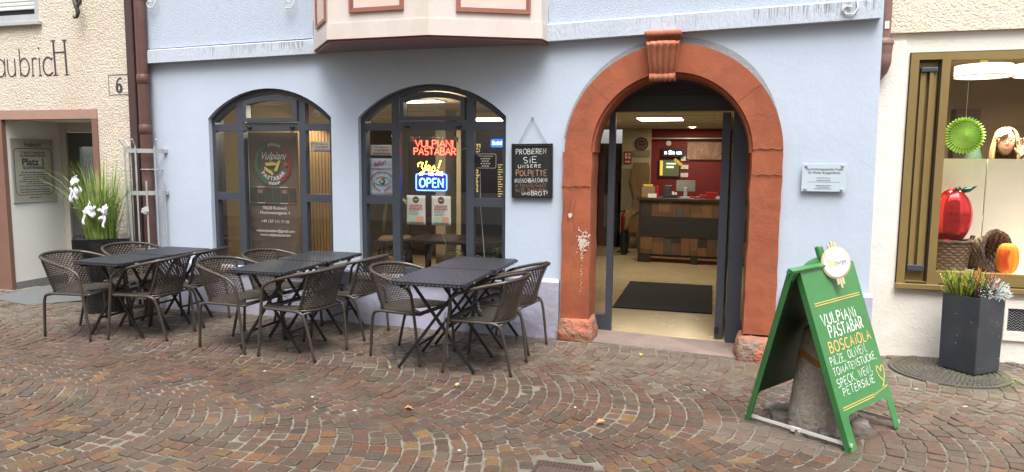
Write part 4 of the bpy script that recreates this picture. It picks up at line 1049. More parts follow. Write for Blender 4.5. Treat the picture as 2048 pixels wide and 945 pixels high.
stool(-3.0, 2.6, .1, 'bar stool further inside to the right of the cream column')
tb_ = thing('dining_table', 'dark wooden dining table inside below the taped menus', 'table', (-2.85, 1.35, 0))
mb = MB(); mb.rbox(-.55, .55, -.35, .35, .70, .74, .008); obj('tabletop', mb, m_dark, tb_, local=True)
for sx in (-1, 1):
    for sy in (-1, 1):
        mb = MB(); mb.rbox(sx*.5-.03, sx*.5+.03, sy*.3-.03, sy*.3+.03, 0, .70, .004); obj('leg', mb, m_dark, tb_, local=True)

# window plants
m_leaf_d = M('dark_leaf', (.030, .055, .022), .45, var=.3, vs=9); m_leaf_m = M('mid_green_leaf', (.07, .13, .035), .45, var=.3, vs=9); m_leaf_l = M('pale_spotted_leaf', (.13, .17, .07), .45, var=.4, vs=25); m_stem = M('brown_stem', (.10, .07, .04), .7)
m_terra = M('pot_ochre', (.40, .26, .10), .6, var=.1)
def leafblade(mb, p, d, L_, w, droop=.3, n=6, fold=.15):
    p = Vector(p); d = Vector(d).normalized(); side = d.cross(Vector((0, 0, 1)))
    side = side.normalized() if side.length > 1e-3 else Vector((1, 0, 0)); upv = side.cross(d)
    vs = []
    for i in range(n+1):
        t_ = i/n; c = p+d*L_*t_-Vector((0, 0, 1))*droop*L_*t_*t_; ww = w*math.sin(PI*min(1, t_*.93+.05))**.8
        vs += [c-side*ww+upv*ww*fold, c, c+side*ww+upv*ww*fold]
    fs = []
    for i in range(n):
        a = i*3; fs += [(a, a+1, a+4, a+3), (a+1, a+2, a+5, a+4)]
    mb.add(vs, fs)
def potplant(name, label, loc, pot_r, pot_h, leaves, lm, pm=None, stems=()):
    th = thing(name, label, 'plant', loc)
    mb = MB(); mb.lathe([(pot_r*.75, 0), (pot_r, pot_h), (pot_r*.9, pot_h), (pot_r*.85, pot_h*.9)], n=18); obj('pot', mb, pm or m_terra, th, local=True, auto=40)
    mb = MB()
    for st in stems: mb.tube(st, .006, 5)
    if stems: obj('stem', mb, m_stem, th, local=True)
    mb = MB()
    for l in leaves: leafblade(mb, *l)
    obj('foliage', mb, lm, th, local=True, smooth=True)
rs = random.Random(9)
potplant('window_plant', 'leafy climber in an ochre pot at the left pane of the banner window', (-4.92, .52, .50), .06, .10, [((.0+rs.uniform(-.12, .06), rs.uniform(-.03, .03), .18+rs.uniform(0, .55)), (rs.uniform(-1, 1), rs.uniform(-.4, .4), rs.uniform(-.4, .5)), rs.uniform(.07, .12), .022, .5) for k in range(13)], m_leaf_d, None, [[(0, 0, .08), (-.03, 0, .4), (-.02, 0, .72)], [(0, 0, .08), (.05, .01, .3), (.03, 0, .6)]])
potplant('window_plant', 'dark feathery plant before the wooden slats in the banner window', (-3.88, .55, .50), .06, .11, [((rs.uniform(-.05, .03), 0, .25+rs.uniform(0, .3)), (rs.uniform(-1.2, .3), rs.uniform(-.4, .4), rs.uniform(-.3, .4)), rs.uniform(.10, .17), .022, .4) for k in range(14)], m_leaf_d, None, [[(0, 0, .08), (-.02, 0, .3), (-.04, 0, .56)]])
potplant('window_plant', 'big spotted leaf plant at the lower left of the neon window', (-3.25, .50, .49), .07, .12, [((-.06, -.05, .72), (-.1, -.1, -1), .34, .06, 0), ((.0, 0, .78), (1, 0, -.2), .22, .05, .6), ((.0, .02, .75), (-.9, .1, .2), .16, .04, .6), ((.02, .0, .7), (.7, -.1, .5), .2, .04, .6)], m_leaf_l, None, [[(0, 0, .1), (.06, 0, .3), (-.01, 0, .55), (-.02, 0, .79)], [(0, 0, .1), (.0, 0, .5), (.0, 0, .78)]])
potplant('window_plant', 'long leaved green plant low in the middle of the neon window', (-2.42, .48, .49), .07, .10, [((0, 0, .12), (math.cos(a), math.sin(a)*.4, .45+rs.uniform(-.2, .5)), rs.uniform(.26, .40), .02, .55) for a in [rs.uniform(0, 2*PI) for k in range(16)]], m_leaf_m)
potplant('window_plant', 'bushy green plant at the lower right of the neon window', (-2.05, .50, .49), .07, .10, [((rs.uniform(-.06, .06), rs.uniform(-.04, .04), .1+rs.uniform(0, .12)), (rs.uniform(-1, 1), rs.uniform(-.5, .5), rs.uniform(.1, .9)), rs.uniform(.08, .15), .025, .5) for k in range(40)], m_leaf_m)

# ------------------------------------------------------------------ banner, posters and neon behind the panes
m_banner = M('brown_banner', (.135, .098, .078), .75, var=.18, vs=6, stretch=(.3, 1, 6)); m_wt = M('white_print', (.72, .70, .66), .7); m_gr = M('green_print', (.10, .30, .14), .7); m_rd = M('red_print', (.50, .07, .06), .7); m_ye = M('pasta_yellow', (.68, .55, .14), .7); m_dkp = M('dark_pack_print', (.045, .05, .042), .5, var=.3, vs=14)
bn = thing('banner', 'brown hanging banner with a round pasta bar emblem filling the middle pane', 'banner', (-4.56, .26, .52))
def bz(x, z): return (x, .26+.006*math.sin(x*9)+.004*math.sin(z*5), z)
mb = MB(); mb.grid(lambda u, v: bz(-4.868+.617*u, .55+1.375*v), 20, 24); o = obj('cloth', mb, m_banner, bn, smooth=True); solidify(o, .003)
mb = MB(); mb.grid(lambda u, v: (-4.895+.028*u+.01*math.sin(v*4), .275+.02*u, .55+1.375*v), 3, 20); obj('rolled_edge', mb, m_wt, bn)
Tb = facing(-4.555, .243, 1.59)
for mat, a0, a1, nm in ((m_gr, 112, 250, 'emblem_ring'), (m_rd, -62, 58, 'emblem_ring'), (m_wt, 62, 108, 'emblem_ring'), (m_wt, 254, 294, 'emblem_ring')):
    mb = MB(); m2 = MB(); m2.arc(0, 0, .195, .214, R(a0), R(a1), -.001, .0, 24); mb.add([(v[0], v[2], -v[1]) for v in m2.v], m2.f, Tb)
    k = a0+4
    while k < a1-2:
        mb.lathe([(.014, 0), (.014, .001)], .214*math.cos(R(k)), .214*math.sin(R(k)), 8, T=Tb); k += 9.2
    obj(nm, mb, mat, bn)
mb = MB(); ptext(mb, Tb, 'Vulpiani', -.005, .05, .115, shear=.45, sx=.86)
for i, c in enumerate('PASTABAR'):
    a = R(218+104*i/7); T2 = Tb @ Matrix.Translation((.158*math.cos(a), .158*math.sin(a), 0)) @ Matrix.Rotation(a+PI/2, 4, 'Z'); ptext(mb, T2, c, 0, -.02, .062, bold=.002)
Tt = facing(-4.555, .243, 0)
for s_, z, h_ in (('78628 Rottweil,', 1.10, .048), ('Hochmauengasse 4', 1.05, .048), ('+49 157 111 71 06', .955, .046), ('vulpianipastabar@gmail.com', .855, .042), ('www.vulpianipasta.bar', .81, .042)): ptext(mb, Tt, s_, .01, z, h_, bold=.0006)
obj('lettering', mb, m_wt, bn)
mb = MB()
for cx, cz, rz_ in ((-.03, .0, .08), (.055, -.02, 1.15), (-.055, -.075, -.55)):
    T2 = Tb @ Matrix.Translation((cx, cz, 0)) @ Matrix.Rotation(rz_, 4, 'Z')
    mb.tube([(-.062+.124*i/12, .006*math.sin(i*2.2), 0) for i in range(13)], [.016+.005*(i % 2) for i in range(13)], 6, T=T2 @ Matrix.Diagonal((1, 1, .1, 1)))
obj('pasta_print', mb, m_ye, bn)
mb = MB(); mb.lathe([(.026, 0), (.026, .001)], .155, .0, 14, T=Tb); obj('tomato_print', mb, m_rd, bn)
mb = MB(); mb.box(-4.855, -4.285, .2435, .245, 1.175, 1.335); obj('pack_print', mb, m_dkp, bn)
for mat, xs_ in ((m_gr, (0, 3)), (m_wt, (1, 4)), (m_rd, (2, 5))):
    mb = MB()
    for k in xs_:
        for z in (1.165, 1.338): mb.box(-4.855+k*.095, -4.855+k*.095+.093, .2425, .244, z, z+.008)
    obj('tricolour_stripe', mb, mat, bn)
mb = MB()
for k in (-4.72, -4.42): mb.box(k-.03, k+.03, .2415, .2425, 1.275, 1.315)
for k in range(6): mb.box(-4.85+k*.095, -4.848+k*.095, .2415, .2425, 1.18, 1.33)
obj('pack_label', mb, M('pack_label', (.35, .16, .13), .7), bn)

def sheet(name, label, cat, x, z, w, h, y, mat=None, group=None):
    th = thing(name, label, cat, (x, y, z), group=group)
    mb = MB(); mb.grid(lambda u, v: (-w/2+w*u, .004*math.sin(u*3+v*2), h*v), 8, 8); o = obj('sheet', mb, mat or m_paper, th, local=True, smooth=True); solidify(o, .001)
    return th
m_txt = M('grey_print', (.12, .12, .13), .8); m_mint = M('mint_print', (.45, .62, .48), .8); m_salm = M('salmon_print', (.72, .36, .24), .8); m_disc = M('dark_emblem', (.06, .065, .05), .7)
for x, lb in ((-2.845, 'white menu sheet taped to the neon window, the left of two'), (-2.575, 'white menu sheet taped to the neon window, the right of two')):
    th = sheet('menu_sheet', lb, 'menu', x, 1.0, .205, .295, .14, group='menu sheets under the neon signs'); T = facing(0, -.0035, 0)
    mb = MB(); mb.lathe([(.034, 0), (.034, .0008)], 0, .252, 18, T=T); obj('emblem', mb, m_disc, th, local=True)
    mb = MB(); mb.tube([(-.018, .255, .001), (.0, .247, .001), (.018, .255, .001)], .006, 5, T=T @ Matrix.Diagonal((1, 1, .3, 1))); obj('pasta_print', mb, m_ye, th, local=True)
    mb = MB()
    for k in range(3):
        for i in range(9): mb.box(-.072+i*.016+.003*(k % 2), -.072+i*.016+.012-.004*((i+k) % 3 == 0), -.0045, -.0035, .190-k*.018, .203-k*.018)
    obj('red_lettering', mb, m_rd, th, local=True)
    mb = MB()
    for k in range(4): mb.box(-.08, .04-.02*(k % 2), -.0045, -.0035, .138-k*.013, .141-k*.013)
    mb.box(-.07, .07, -.0045, -.0035, .013, .016); mb.box(-.07, .07, -.0045, -.0035, .02, .023); obj('print_lines', mb, m_txt, th, local=True)
    mb = MB(); mb.box(-.08, -.005, -.0045, -.0035, .03, .085); obj('mint_panel', mb, m_mint, th, local=True)
    mb = MB(); mb.box(.003, .083, -.0045, -.0035, .03, .085); obj('salmon_panel', mb, m_salm, th, local=True)
def friendly(x, z, lb):
    th = sheet('bedienung_sign', lb, 'sign', x, z, .255, .105, .14, group='small printed signs about the friendly staff'); T = facing(0, -.0045, 0)
    mb = MB(); ptext(mb, T, 'Wir haben eine', 0, .076, .024); ptext(mb, T, 'Selbstbedienung', 0, .012, .033, bold=.0004, sx=.88); obj('lettering', mb, m_txt, th, local=True)
    mb = MB(); ptext(mb, T, 'freundliche', 0, .042, .038, bold=.0002, sx=.9); obj('red_lettering', mb, m_rd, th, local=True)
friendly(-3.215, 1.69, 'small white sign with red and grey words above the blue poster'); friendly(-3.895, 1.72, 'small white sign with red and grey words in front of the wooden slats')
m_poster = M('pale_blue_poster', (.50, .62, .74), .6, var=.06, vs=3)
ps = sheet('poster', 'pale blue poster for an intercultural week in the left pane of the neon window', 'poster', -3.213, 1.275, .27, .385, .138, m_poster); T = facing(0, -.005, 0)
mb = MB(); T2 = T @ Matrix.Translation((-.02, .315, 0)) @ Matrix.Rotation(R(8), 4, 'Z'); ptext(mb, T2, 'dafür!', 0, 0, .062, bold=.001)
for i, c in enumerate('Interkulturelle'):
    a = R(158-136*i/14); T2 = T @ Matrix.Translation((.0+.125*math.cos(a), .125+.115*math.sin(a), 0)) @ Matrix.Rotation(a-PI/2, 4, 'Z'); ptext(mb, T2, c, 0, 0, .042, bold=.0008)
for i, c in enumerate('Woche 2025'):
    a = R(205+120*i/9); T2 = T @ Matrix.Translation((.115*math.cos(a), .165+.115*math.sin(a), 0)) @ Matrix.Rotation(a+PI/2, 4, 'Z'); ptext(mb, T2, c, 0, 0, .036, bold=.0008)
ptext(mb, T, 'in Rottweil', .06, .035, .022); obj('red_lettering', mb, m_rd, ps, local=True)
mb = MB(); mb.tube([(-.10, .155, 0), (-.05, .19, 0), (0, .20, 0), (.05, .19, 0), (.10, .155, 0), (.05, .12, 0), (0, .11, 0), (-.05, .12, 0)], .003, 4, closed=True, T=T @ Matrix.Diagonal((1, 1, .3, 1))); mb.box(-.11, .11, -.006, -.005, .277, .283); obj('eye_outline', mb, m_txt, ps, local=True)
for k, c_ in enumerate(((.5, .07, .06), (.68, .55, .14), (.10, .30, .14), (.05, .08, .35))):
    mb = MB(); mb.tube([(.025*math.cos(R(90*k+95*i/6)), .157+.028*math.sin(R(90*k+95*i/6)), 0) for i in range(7)], .009, 5, T=T @ Matrix.Diagonal((1, 1, .2, 1))); obj('iris', mb, M('iris_print', c_, .7), ps, local=True)
hr = sheet('opening_hours_sign', 'black opening hours sign with a white rounded border in the right pane', 'sign', -2.115, 1.565, .235, .155, .137, m_dark); T = facing(0, -.0045, 0)
mb = MB(); q = [(.107*(1 if k in (0, 3) else -1), .0775+.067*(1 if k < 2 else -1)) for k in range(4)]; pth = []
for k, (sx, sy) in enumerate(((1, 1), (-1, 1), (-1, -1), (1, -1))): pth += [(sx*.092+.016*math.cos(R(90*k+90*i/4)), .0775+sy*.052+.016*math.sin(R(90*k+90*i/4)), 0) for i in range(5)]
mb.tube(pth, .0025, 4, closed=True, T=T @ Matrix.Diagonal((1, 1, .4, 1)))
ptext(mb, T, 'Öffnungszeiten', 0, .118, .026)
for k in range(1, 5):
    for i in range(3+k % 2): mb.box(-.012*(3+k % 2)+i*.026, -.012*(3+k % 2)+i*.026+.019, -.006, -.0045, .118-k*.0235, .129-k*.0235)
obj('lettering', mb, m_wt, hr, local=True)

# neon signs: glowing tubes on clear carriers
m_clear = GLASS('clear_carrier', (.96, .96, .97), 1.35)
n_red = EM('neon_red', (1.0, .055, .03), 5.5); n_yel = EM('neon_yellow', (1.0, .72, .06), 6); n_blue = EM('neon_blue', (.03, .07, 1.0), 9); n_cyan = EM('neon_cyan', (.10, .55, 1.0), 6); n_pink = EM('neon_pink', (1.0, .25, .62), 5)
nv = thing('neon_sign', 'red neon sign in two lines of tube letters hanging in the middle pane', 'neon sign', (-2.67, .18, 1.70))
mb = MB(); T = facing(-2.67, .19, 1.70); strokes(mb, T, 'VULPIANI', -.20, .078, .064, .0042, sx=.9, gap=.16, jit=0, slant=.0, flat=None, width=.40); strokes(mb, T, 'PASTABAR', -.215, .0, .066, .0042, sx=.9, gap=.14, jit=0, flat=None, width=.445); obj('tube_lettering', mb, n_red, nv)
mb = MB(); mb.rbox(-2.92, -2.42, .196, .200, 1.685, 1.87, .001); obj('carrier', mb, m_clear, nv)
mb = MB(); mb.rbox(-2.925, -2.885, .185, .20, 1.835, 1.875, .003); mb.rbox(-2.455, -2.415, .185, .20, 1.835, 1.875, .003); mb.tube([(-2.42, .19, 1.83), (-2.40, .19, 1.78), (-2.41, .19, 1.72), (-2.36, .2, 1.76), (-2.30, .2, 1.77)], .002, 4); obj('fixing', mb, M('clear_fixing', (.45, .42, .38), .4), nv)
no = thing('neon_sign', 'glowing yellow, pink and blue neon sign below the red one', 'neon sign', (-2.70, .18, 1.34))
T = facing(-2.70, .19, 1.345)
mb = MB(); pth = []
for k, (sx, sy) in enumerate(((1, 1), (-1, 1), (-1, -1), (1, -1))): pth += [(sx*.142+.022*math.cos(R(90*k+90*i/4)), .082+sy*.06+.022*math.sin(R(90*k+90*i/4)), 0) for i in range(5)]
mb.tube(pth, .006, 6, closed=True, T=T); obj('blue_border', mb, n_blue, no)
mb = MB(); strokes(mb, T, 'OPEN', 0, .035, .082, .0045, align='C', sx=.8, gap=.22, jit=0, flat=None, width=.245); obj('open_lettering', mb, n_cyan, no)
mb = MB(); strokes(mb, T, 'OPEN', 0, .029, .094, .0035, align='C', sx=.8, gap=.22, jit=0, flat=None, width=.262); obj('open_outline', mb, n_blue, no)
mb = MB(); T = facing(-2.70, .180, 1.345); strokes(mb, T, 'WE ARE', .05, .150, .036, .0036, align='C', sx=.8, gap=.2, jit=0, flat=None, width=.155); obj('we_are_lettering', mb, n_pink, no)
mb = MB()
mb.tube([(-.135, .235, 0), (-.14, .262, 0), (-.115, .278, 0), (-.085, .275, 0), (-.10, .235, 0), (-.085, .21, 0), (-.06, .225, 0), (-.045, .29, 0), (-.075, .19, 0), (-.095, .155, 0), (-.12, .15, 0), (-.115, .175, 0), (-.06, .20, 0)], .0048, 6, T=T)
mb.tube([(-.06, .20, 0), (-.02, .215, 0), (-.005, .24, 0), (-.025, .25, 0), (-.045, .225, 0), (-.03, .20, 0), (.0, .20, 0), (.035, .25, 0), (.04, .225, 0), (.05, .205, 0), (.03, .19, 0), (.01, .195, 0)], .0048, 6, T=T)
mb.tube([(.105, .30, 0), (.08, .225, 0)], .005, 6, T=T); mb.tube([(.072, .203, 0), (.07, .196, 0)], .006, 6, T=T); obj('yes_lettering', mb, n_yel, no)
mb = MB(); mb.rbox(-2.875, -2.525, .198, .202, 1.33, 1.51, .001); obj('carrier', mb, M('dark_blue_backing', (.01, .012, .10), .4), no)
mb = MB(); mb.tube([(-2.60, .2, 1.345), (-2.595, .2, 1.30), (-2.60, .2, .99), (-2.58, .2, .88), (-2.56, .22, .82), (-2.565, .25, .76)], .0022, 4); obj('cable', mb, m_wire, no)
mb = MB(); mb.tube([(-2.19, .2, 1.55), (-2.185, .2, 1.2), (-2.15, .2, .8), (-2.13, .2, .5)], .003, 4); tag(obj('cable', mb, m_wire), 'thin white cable hanging down behind the right pane', 'cable')

# ------------------------------------------------------------------ display in the shop window on the right
fan = thing('paper_fan', 'lime green round paper fan hanging behind the shop pane', 'paper fan', (2.06, .55, 1.895))
m_lime = M('lime_paper', (.52, .80, .16), .8); mb = MB(); nf = 36
def fanp(i, r_, zf): a = 2*PI*i/(2*nf); return (r_*math.cos(a), (.022 if i % 2 else -.012)*zf, r_*math.sin(a))
vs = [(0, -.02, 0)]; fs = []
for i in range(2*nf): vs += [fanp(i, .06, .3), fanp(i, .138 if i % 2 else .142, 1), fanp(i, .145 if i % 2 else .162, 1)]
for i in range(2*nf):
    a = 1+i*3; b_ = 1+((i+1) % (2*nf))*3; fs += [(0, a, b_), (a, a+1, b_+1, b_), (a+1, a+2, b_+2, b_+1)]
mb.add(vs, fs); obj('pleats', mb, m_lime, fan, local=True)
mb = MB()
for i in range(nf): a = 2*PI*(i+.25)/nf; mb.rbox(.118*math.cos(a)-.0035, .118*math.cos(a)+.0035, -.016, -.006, .118*math.sin(a)-.0035, .118*math.sin(a)+.0035, .001)
obj('hole_shadow_blocks', mb, M('fan_hole_shadow', (.03, .07, .01), .8), fan, local=True)  # small dark blocks painted as the shade inside the fan's holes
mb = MB(); mb.tube([(0, 0, .0), (0, 0, .76)], .0012, 4); obj('thread', mb, m_wire, fan, local=True)
m_foil = M('red_foil', (.62, .035, .035), .12, metal=.75); bal = thing('apple_balloon', 'shiny red apple shaped foil balloon sitting in the left basket', 'balloon', (2.02, .58, .98))
def bal_f(u, v):
    a = 2*PI*u; p = -PI/2+PI*v; c = math.cos(p)**.85 if math.cos(p) > 0 else 0; w = 1+.035*math.cos(9*a)*c*c
    return (.155*c*w*math.cos(a), .115*c*w*math.sin(a), .215+.235*math.sin(p)*(1-.06*math.cos(3*a)*(1-c)))
mb = MB(); mb.grid(bal_f, 60, 24, closeu=True); obj('foil_body', mb, m_foil, bal, local=True, smooth=True)
mb = MB(); mb.prism([(.03, .44), (.07, .425), (.115, .435), (.165, .485), (.12, .475), (.075, .47)], -.03, -.022); mb.prism([(-.01, .44), (.02, .435), (.045, .46), (.03, .48), (.0, .465)], -.04, -.032); o = obj('foil_leaf', mb, M('green_foil', (.03, .10, .06), .2, metal=.6), bal, local=True, smooth=True); solidify(o, .004)
m_wick = WEAVE('wicker', (.035, .020, .012), (.26, .16, .085), 1, 1, .7, bump=.01)
m_twig = M('twig', (.09, .055, .038), .75, var=.3, vs=20)
bk = thing('wicker_basket', 'upright brown wicker basket holding the red balloon', 'basket', (2.01, .60, .70))
def bask(r0, r1, h): return lambda u, v: ((r0+(r1-r0)*v)*math.cos(2*PI*u)*(1+.012*math.sin(u*2*PI*22+PI*int(v*14))), (r0+(r1-r0)*v)*math.sin(2*PI*u)*(1+.012*math.sin(u*2*PI*22+PI*int(v*14))), h*v)
mb = MB(); mb.grid(bask(.145, .175, .28), 88, 28); o = obj('woven_side', mb, m_wick, bk, local=True); uvmap(o, lambda co, i: (math.atan2(co.y, co.x)/(2*PI)*30, co.z*42)); solidify(o, .012)
mb = MB(); mb.tube([(.178*math.cos(2*PI*i/24), .178*math.sin(2*PI*i/24), .285+.006*math.sin(i*2.5)) for i in range(24)], .014, 7, closed=True); mb.tube([(.17, -.03, .27), (.19, -.03, .33), (.19, .03, .33), (.17, .03, .27)], .009, 6); obj('rim', mb, m_twig, bk, local=True)
b2 = thing('wicker_basket', 'brown wicker basket lying on its side with its open end to the right', 'basket', (2.42, .56, .70))
TB2 = Matrix.Translation((-.20, .19, .135)) @ Matrix.Rotation(R(-52), 4, 'Z') @ Matrix.Rotation(R(78), 4, 'Y')
mb = MB(); mb.grid(bask(.11, .185, .27), 88, 28, T=TB2); o = obj('woven_side', mb, m_wick, b2, local=True); n_ = 89
uvmap(o, lambda co, i: ((i % n_)/88*30, (i//n_)/28*11)); solidify(o, .012)
mb = MB()
for k in range(5):
    rr_ = .185+.006*k; mb.tube([(rr_*math.cos(2*PI*i/26), rr_*math.sin(2*PI*i/26), .268+.012*math.sin(i*1.9+k*2.1)) for i in range(26)], .0055, 5, closed=True, T=TB2)
mb.lathe([(.001, .0), (.11, .0)], n=24, T=TB2, caps=False); obj('rim', mb, m_twig, b2, local=True)
pk = thing('paper_pumpkin', 'orange honeycomb paper pumpkin in the mouth of the lying basket', 'paper pumpkin', (2.435, .50, .72))
def pkf(u, v):
    a = 2*PI*u; p = -PI/2+PI*v; c = max(0, math.cos(p))**.6; w = 1+.05*math.cos(10*a)
    return (.085*c*w*math.cos(a), .075*c*w*math.sin(a), .135+.13*math.sin(p))
mb = MB(); mb.grid(pkf, 60, 16, closeu=True); obj('tissue_body', mb, M('orange_tissue', (.88, .27, .015), .7), pk, local=True, smooth=True)
mb = MB()
for i in range(9):
    for s_ in (-1, 1): mb.tube([(-.083+.0085*i+.006*math.sin(j*PI)*s_, -.055-.014*math.sin(PI*i/10)-.004, .05+j*.019) if False else (-.080+.0085*i+(.004 if (j+i) % 2 else -.004)*s_, -.048-.028*math.sin(PI*(i+1.5)/14), .045+j*.019) for j in range(10)], .0016, 4)
obj('honeycomb_edge', mb, M('red_tissue', (.68, .07, .01), .7), pk, local=True)
for x, lb in ((2.31, 'round white drum ceiling lamp at the top of the shop window'), (2.78, 'second drum ceiling lamp cut by the right picture edge')):
    th = thing('drum_lamp', lb, 'ceiling lamp', (x, 1.02, 2.435), group='drum lamps in the shop ceiling')
    mb = MB(); mb.lathe([(.225, .0), (.225, .10)], n=40, caps=False); obj('lamp_shade', mb, EM('lit_shade', (1, .90, .68), .75), th, local=True)
    mb = MB(); mb.lathe([(.001, .006), (.215, .006)], n=40, caps=False); obj('diffuser', mb, EM('lit_diffuser', (1, .93, .78), 2.2), th, local=True)
    mb = MB(); mb.lathe([(.226, -.004), (.230, -.004), (.230, .004), (.226, .004)], n=40, caps=False); mb.lathe([(.03, .10), (.03, .225)], n=12); obj('rim', mb, m_bronze, th, local=True)
    la = lamp('drum_light', 0, 0, -.02, 19, .35, .35, (1, .85, .62)); la.data.shape = 'DISK'; la.parent = th
vasep = thing('glass_bottle', 'tall dull green glass bottle standing behind the display board', 'bottle', (2.46, 1.6, 1.2))
mb = MB(); mb.lathe([(.06, 0), (.10, .02), (.10, .45), (.03, .70), (.025, .86), (.03, .87)], n=20); obj('bottle_body', mb, M('green_bottle', (.06, .11, .075), .15), vasep, local=True, smooth=True)
mb = MB(); mb.rbox(-.2, .2, -.15, .2, -.95, -.001, .01); obj('pedestal', mb, m_dark, vasep, local=True)
# ------------------------------------------------------------------ folding tables
m_ttop = WEAVE('dark_slate_weave', (.006, .0075, .010), (.044, .050, .064), 1, 1, .42, bump=.006)
m_tleg = M('black_steel', (.012, .013, .016), .4, metal=.0, var=.15, vs=12)
m_clip = M('grey_plastic_clip', (.25, .26, .28), .5)
def make_table(label, x0, x1, y0, y1, z, group):
    cx, cy = (x0+x1)/2, (y0+y1)/2; th = thing('folding_table', label, 'table', (cx, cy, 0), 0, group)
    w, d = (x1-x0)/2, (y1-y0)/2-.003
    bm = bmesh.new(); r_ = bmesh.ops.create_cube(bm, size=1)
    for v in bm.verts: v.co = Vector((v.co.x*2*w, v.co.y*2*d, z-.014+v.co.z*.028))
    bmesh.ops.bevel(bm, geom=[e for e in bm.edges if abs(e.verts[0].co.z-e.verts[1].co.z) > .01], offset=.022, segments=4, affect='EDGES')
    bmesh.ops.bevel(bm, geom=[e for e in bm.edges if abs(e.verts[0].co.z-e.verts[1].co.z) < .001], offset=.006, segments=2, affect='EDGES')
    mb = MB(); mb.addbm(bm); o = obj('tabletop', mb, m_ttop, th, local=True, auto=40); uvmap(o, lambda co, i: (co.x/.017, (co.y+co.z)/.030))
    ya, yb = (-d+.20, d-.055)
    fx, tx = w+.01, w-.09
    for k, yy in enumerate((ya, yb)):
        s_ = 1
        for sgn, dy in ((1, -.013), (-1, .013)):
            mb = MB(); a = Vector((-sgn*fx, yy+dy, .0)); b_ = Vector((sgn*tx, yy+dy, z-.03)); dr = (b_-a).normalized(); sd = Vector((dr.z, 0, -dr.x))
            vs = []
            for p in (a, b_):
                for ax, ay in ((-1, -1), (1, -1), (1, 1), (-1, 1)): vs.append(p+sd*ax*.011+Vector((0, 1, 0))*ay*.008)
            zc = min(v.z for v in vs); vs = [v-Vector((0, 0, zc)) if i < 4 else v for i, v in enumerate(vs)]
            mb.add(vs, [(0, 1, 5, 4), (1, 2, 6, 5), (2, 3, 7, 6), (3, 0, 4, 7), (3, 2, 1, 0), (4, 5, 6, 7)]); obj('leg', mb, m_tleg, th, local=True)
    for sgn in (-1, 1):
        mb = MB(); t_ = .17/z; xx = -sgn*fx+(sgn*tx+sgn*fx)*t_; mb.rbox(xx-.009, xx+.009, ya, yb, .16, .178, .003); obj('stretcher', mb, m_tleg, th, local=True)
        mb = MB(); mb.rbox(sgn*tx-.012, sgn*tx+.012, -d+.03, d-.03, z-.052, z-.029, .003); obj('top_rail', mb, m_tleg, th, local=True)
    mb = MB()
    for yy in (-d*.35, d*.55): mb.rbox(w-.012, w+.003, yy-.018, yy+.018, z-.030, z-.016, .003)
    obj('clip', mb, m_clip, th, local=True)
    return th
def row(x0, x1, y0, y1, z, nm, g):
    ym = (y0+y1)/2
    make_table('dark woven folding table nearest the street, '+nm, x0, x1, y0, ym-.003, z, g)
    make_table('dark woven folding table close to the wall, '+nm, x0+.012, x1+.012, ym+.003, y1, z, g)
TG = 'dark folding tables in front of the pasta bar'
row(-5.51, -4.965, -1.44, -.27, .72, 'in the leftmost row beside the grass pot', TG)
row(-3.88, -3.325, -1.44, -.095, .725, 'in the middle row below the banner window', TG)
row(-2.335, -1.727, -1.55, -.075, .735, 'in the right row below the neon window', TG)

# ------------------------------------------------------------------ woven bistro chairs
m_tube = M('taupe_steel_tube', (.080, .066, .055), .34, metal=.3, var=.15, vs=14)
m_rattan = WEAVE('brown_rattan_back', (.006, .005, .004), (.115, .088, .064), 1, 1, .38, hole=.14, bump=.008)
m_rseat = WEAVE('dark_rattan_seat', (.008, .007, .006), (.095, .074, .055), 1, 1, .5, bump=.008)
def smooth_path(P, k=6):
    P = [Vector(p) for p in P]; out = []
    for i in range(len(P)-1):
        p0, p1, p2, p3 = P[max(i-1, 0)], P[i], P[i+1], P[min(i+2, len(P)-1)]
        for j in range(k):
            t_ = j/k; out.append(.5*((2*p1)+(-p0+p2)*t_+(2*p0-5*p1+4*p2-p3)*t_*t_+(-p0+3*p1-3*p2+p3)*t_**3))
    return out+[P[-1]]
def loop_pt(s):
    """arm and back rail, s from 0 (right arm front) to 1 (left arm front)"""
    a = (s-.5)*2; sg = 1 if a > 0 else -1; q = abs(a)
    P = [(-.335, 0, .755), (-.315, .13, .75), (-.235, .235, .735), (-.10, .280, .705), (.05, .288, .665), (.17, .286, .625)]
    f = q*(len(P)-1); i = min(int(f), len(P)-2); t_ = f-i
    p0, p1, p2, p3 = [Vector(P[k]) if k >= 0 else Vector((P[1][0], -P[1][1], P[1][2])) for k in (i-1, i, i+1, min(i+2, len(P)-1))]
    v = .5*((2*p1)+(-p0+p2)*t_+(2*p0-5*p1+4*p2-p3)*t_*t_+(-p0+3*p1-3*p2+p3)*t_**3)
    return Vector((v.x, sg*v.y, v.z))
def seat_out(u):
    """outline of the seat, u 0..1 from front right round the back to front left"""
    P = [(.235, -.19), (.225, -.232), (.06, -.232), (-.10, -.222), (-.19, -.165), (-.225, 0), (-.19, .165), (-.10, .222), (.06, .232), (.225, .232), (.235, .19)]
    f = u*(len(P)-1); i = min(int(f), len(P)-2); t_ = f-i
    p0, p1, p2, p3 = [Vector(P[min(max(k, 0), len(P)-1)]) for k in (i-1, i, i+1, i+2)]
    return .5*((2*p1)+(-p0+p2)*t_+(2*p0-5*p1+4*p2-p3)*t_*t_+(-p0+3*p1-3*p2+p3)*t_**3)
SH = .425
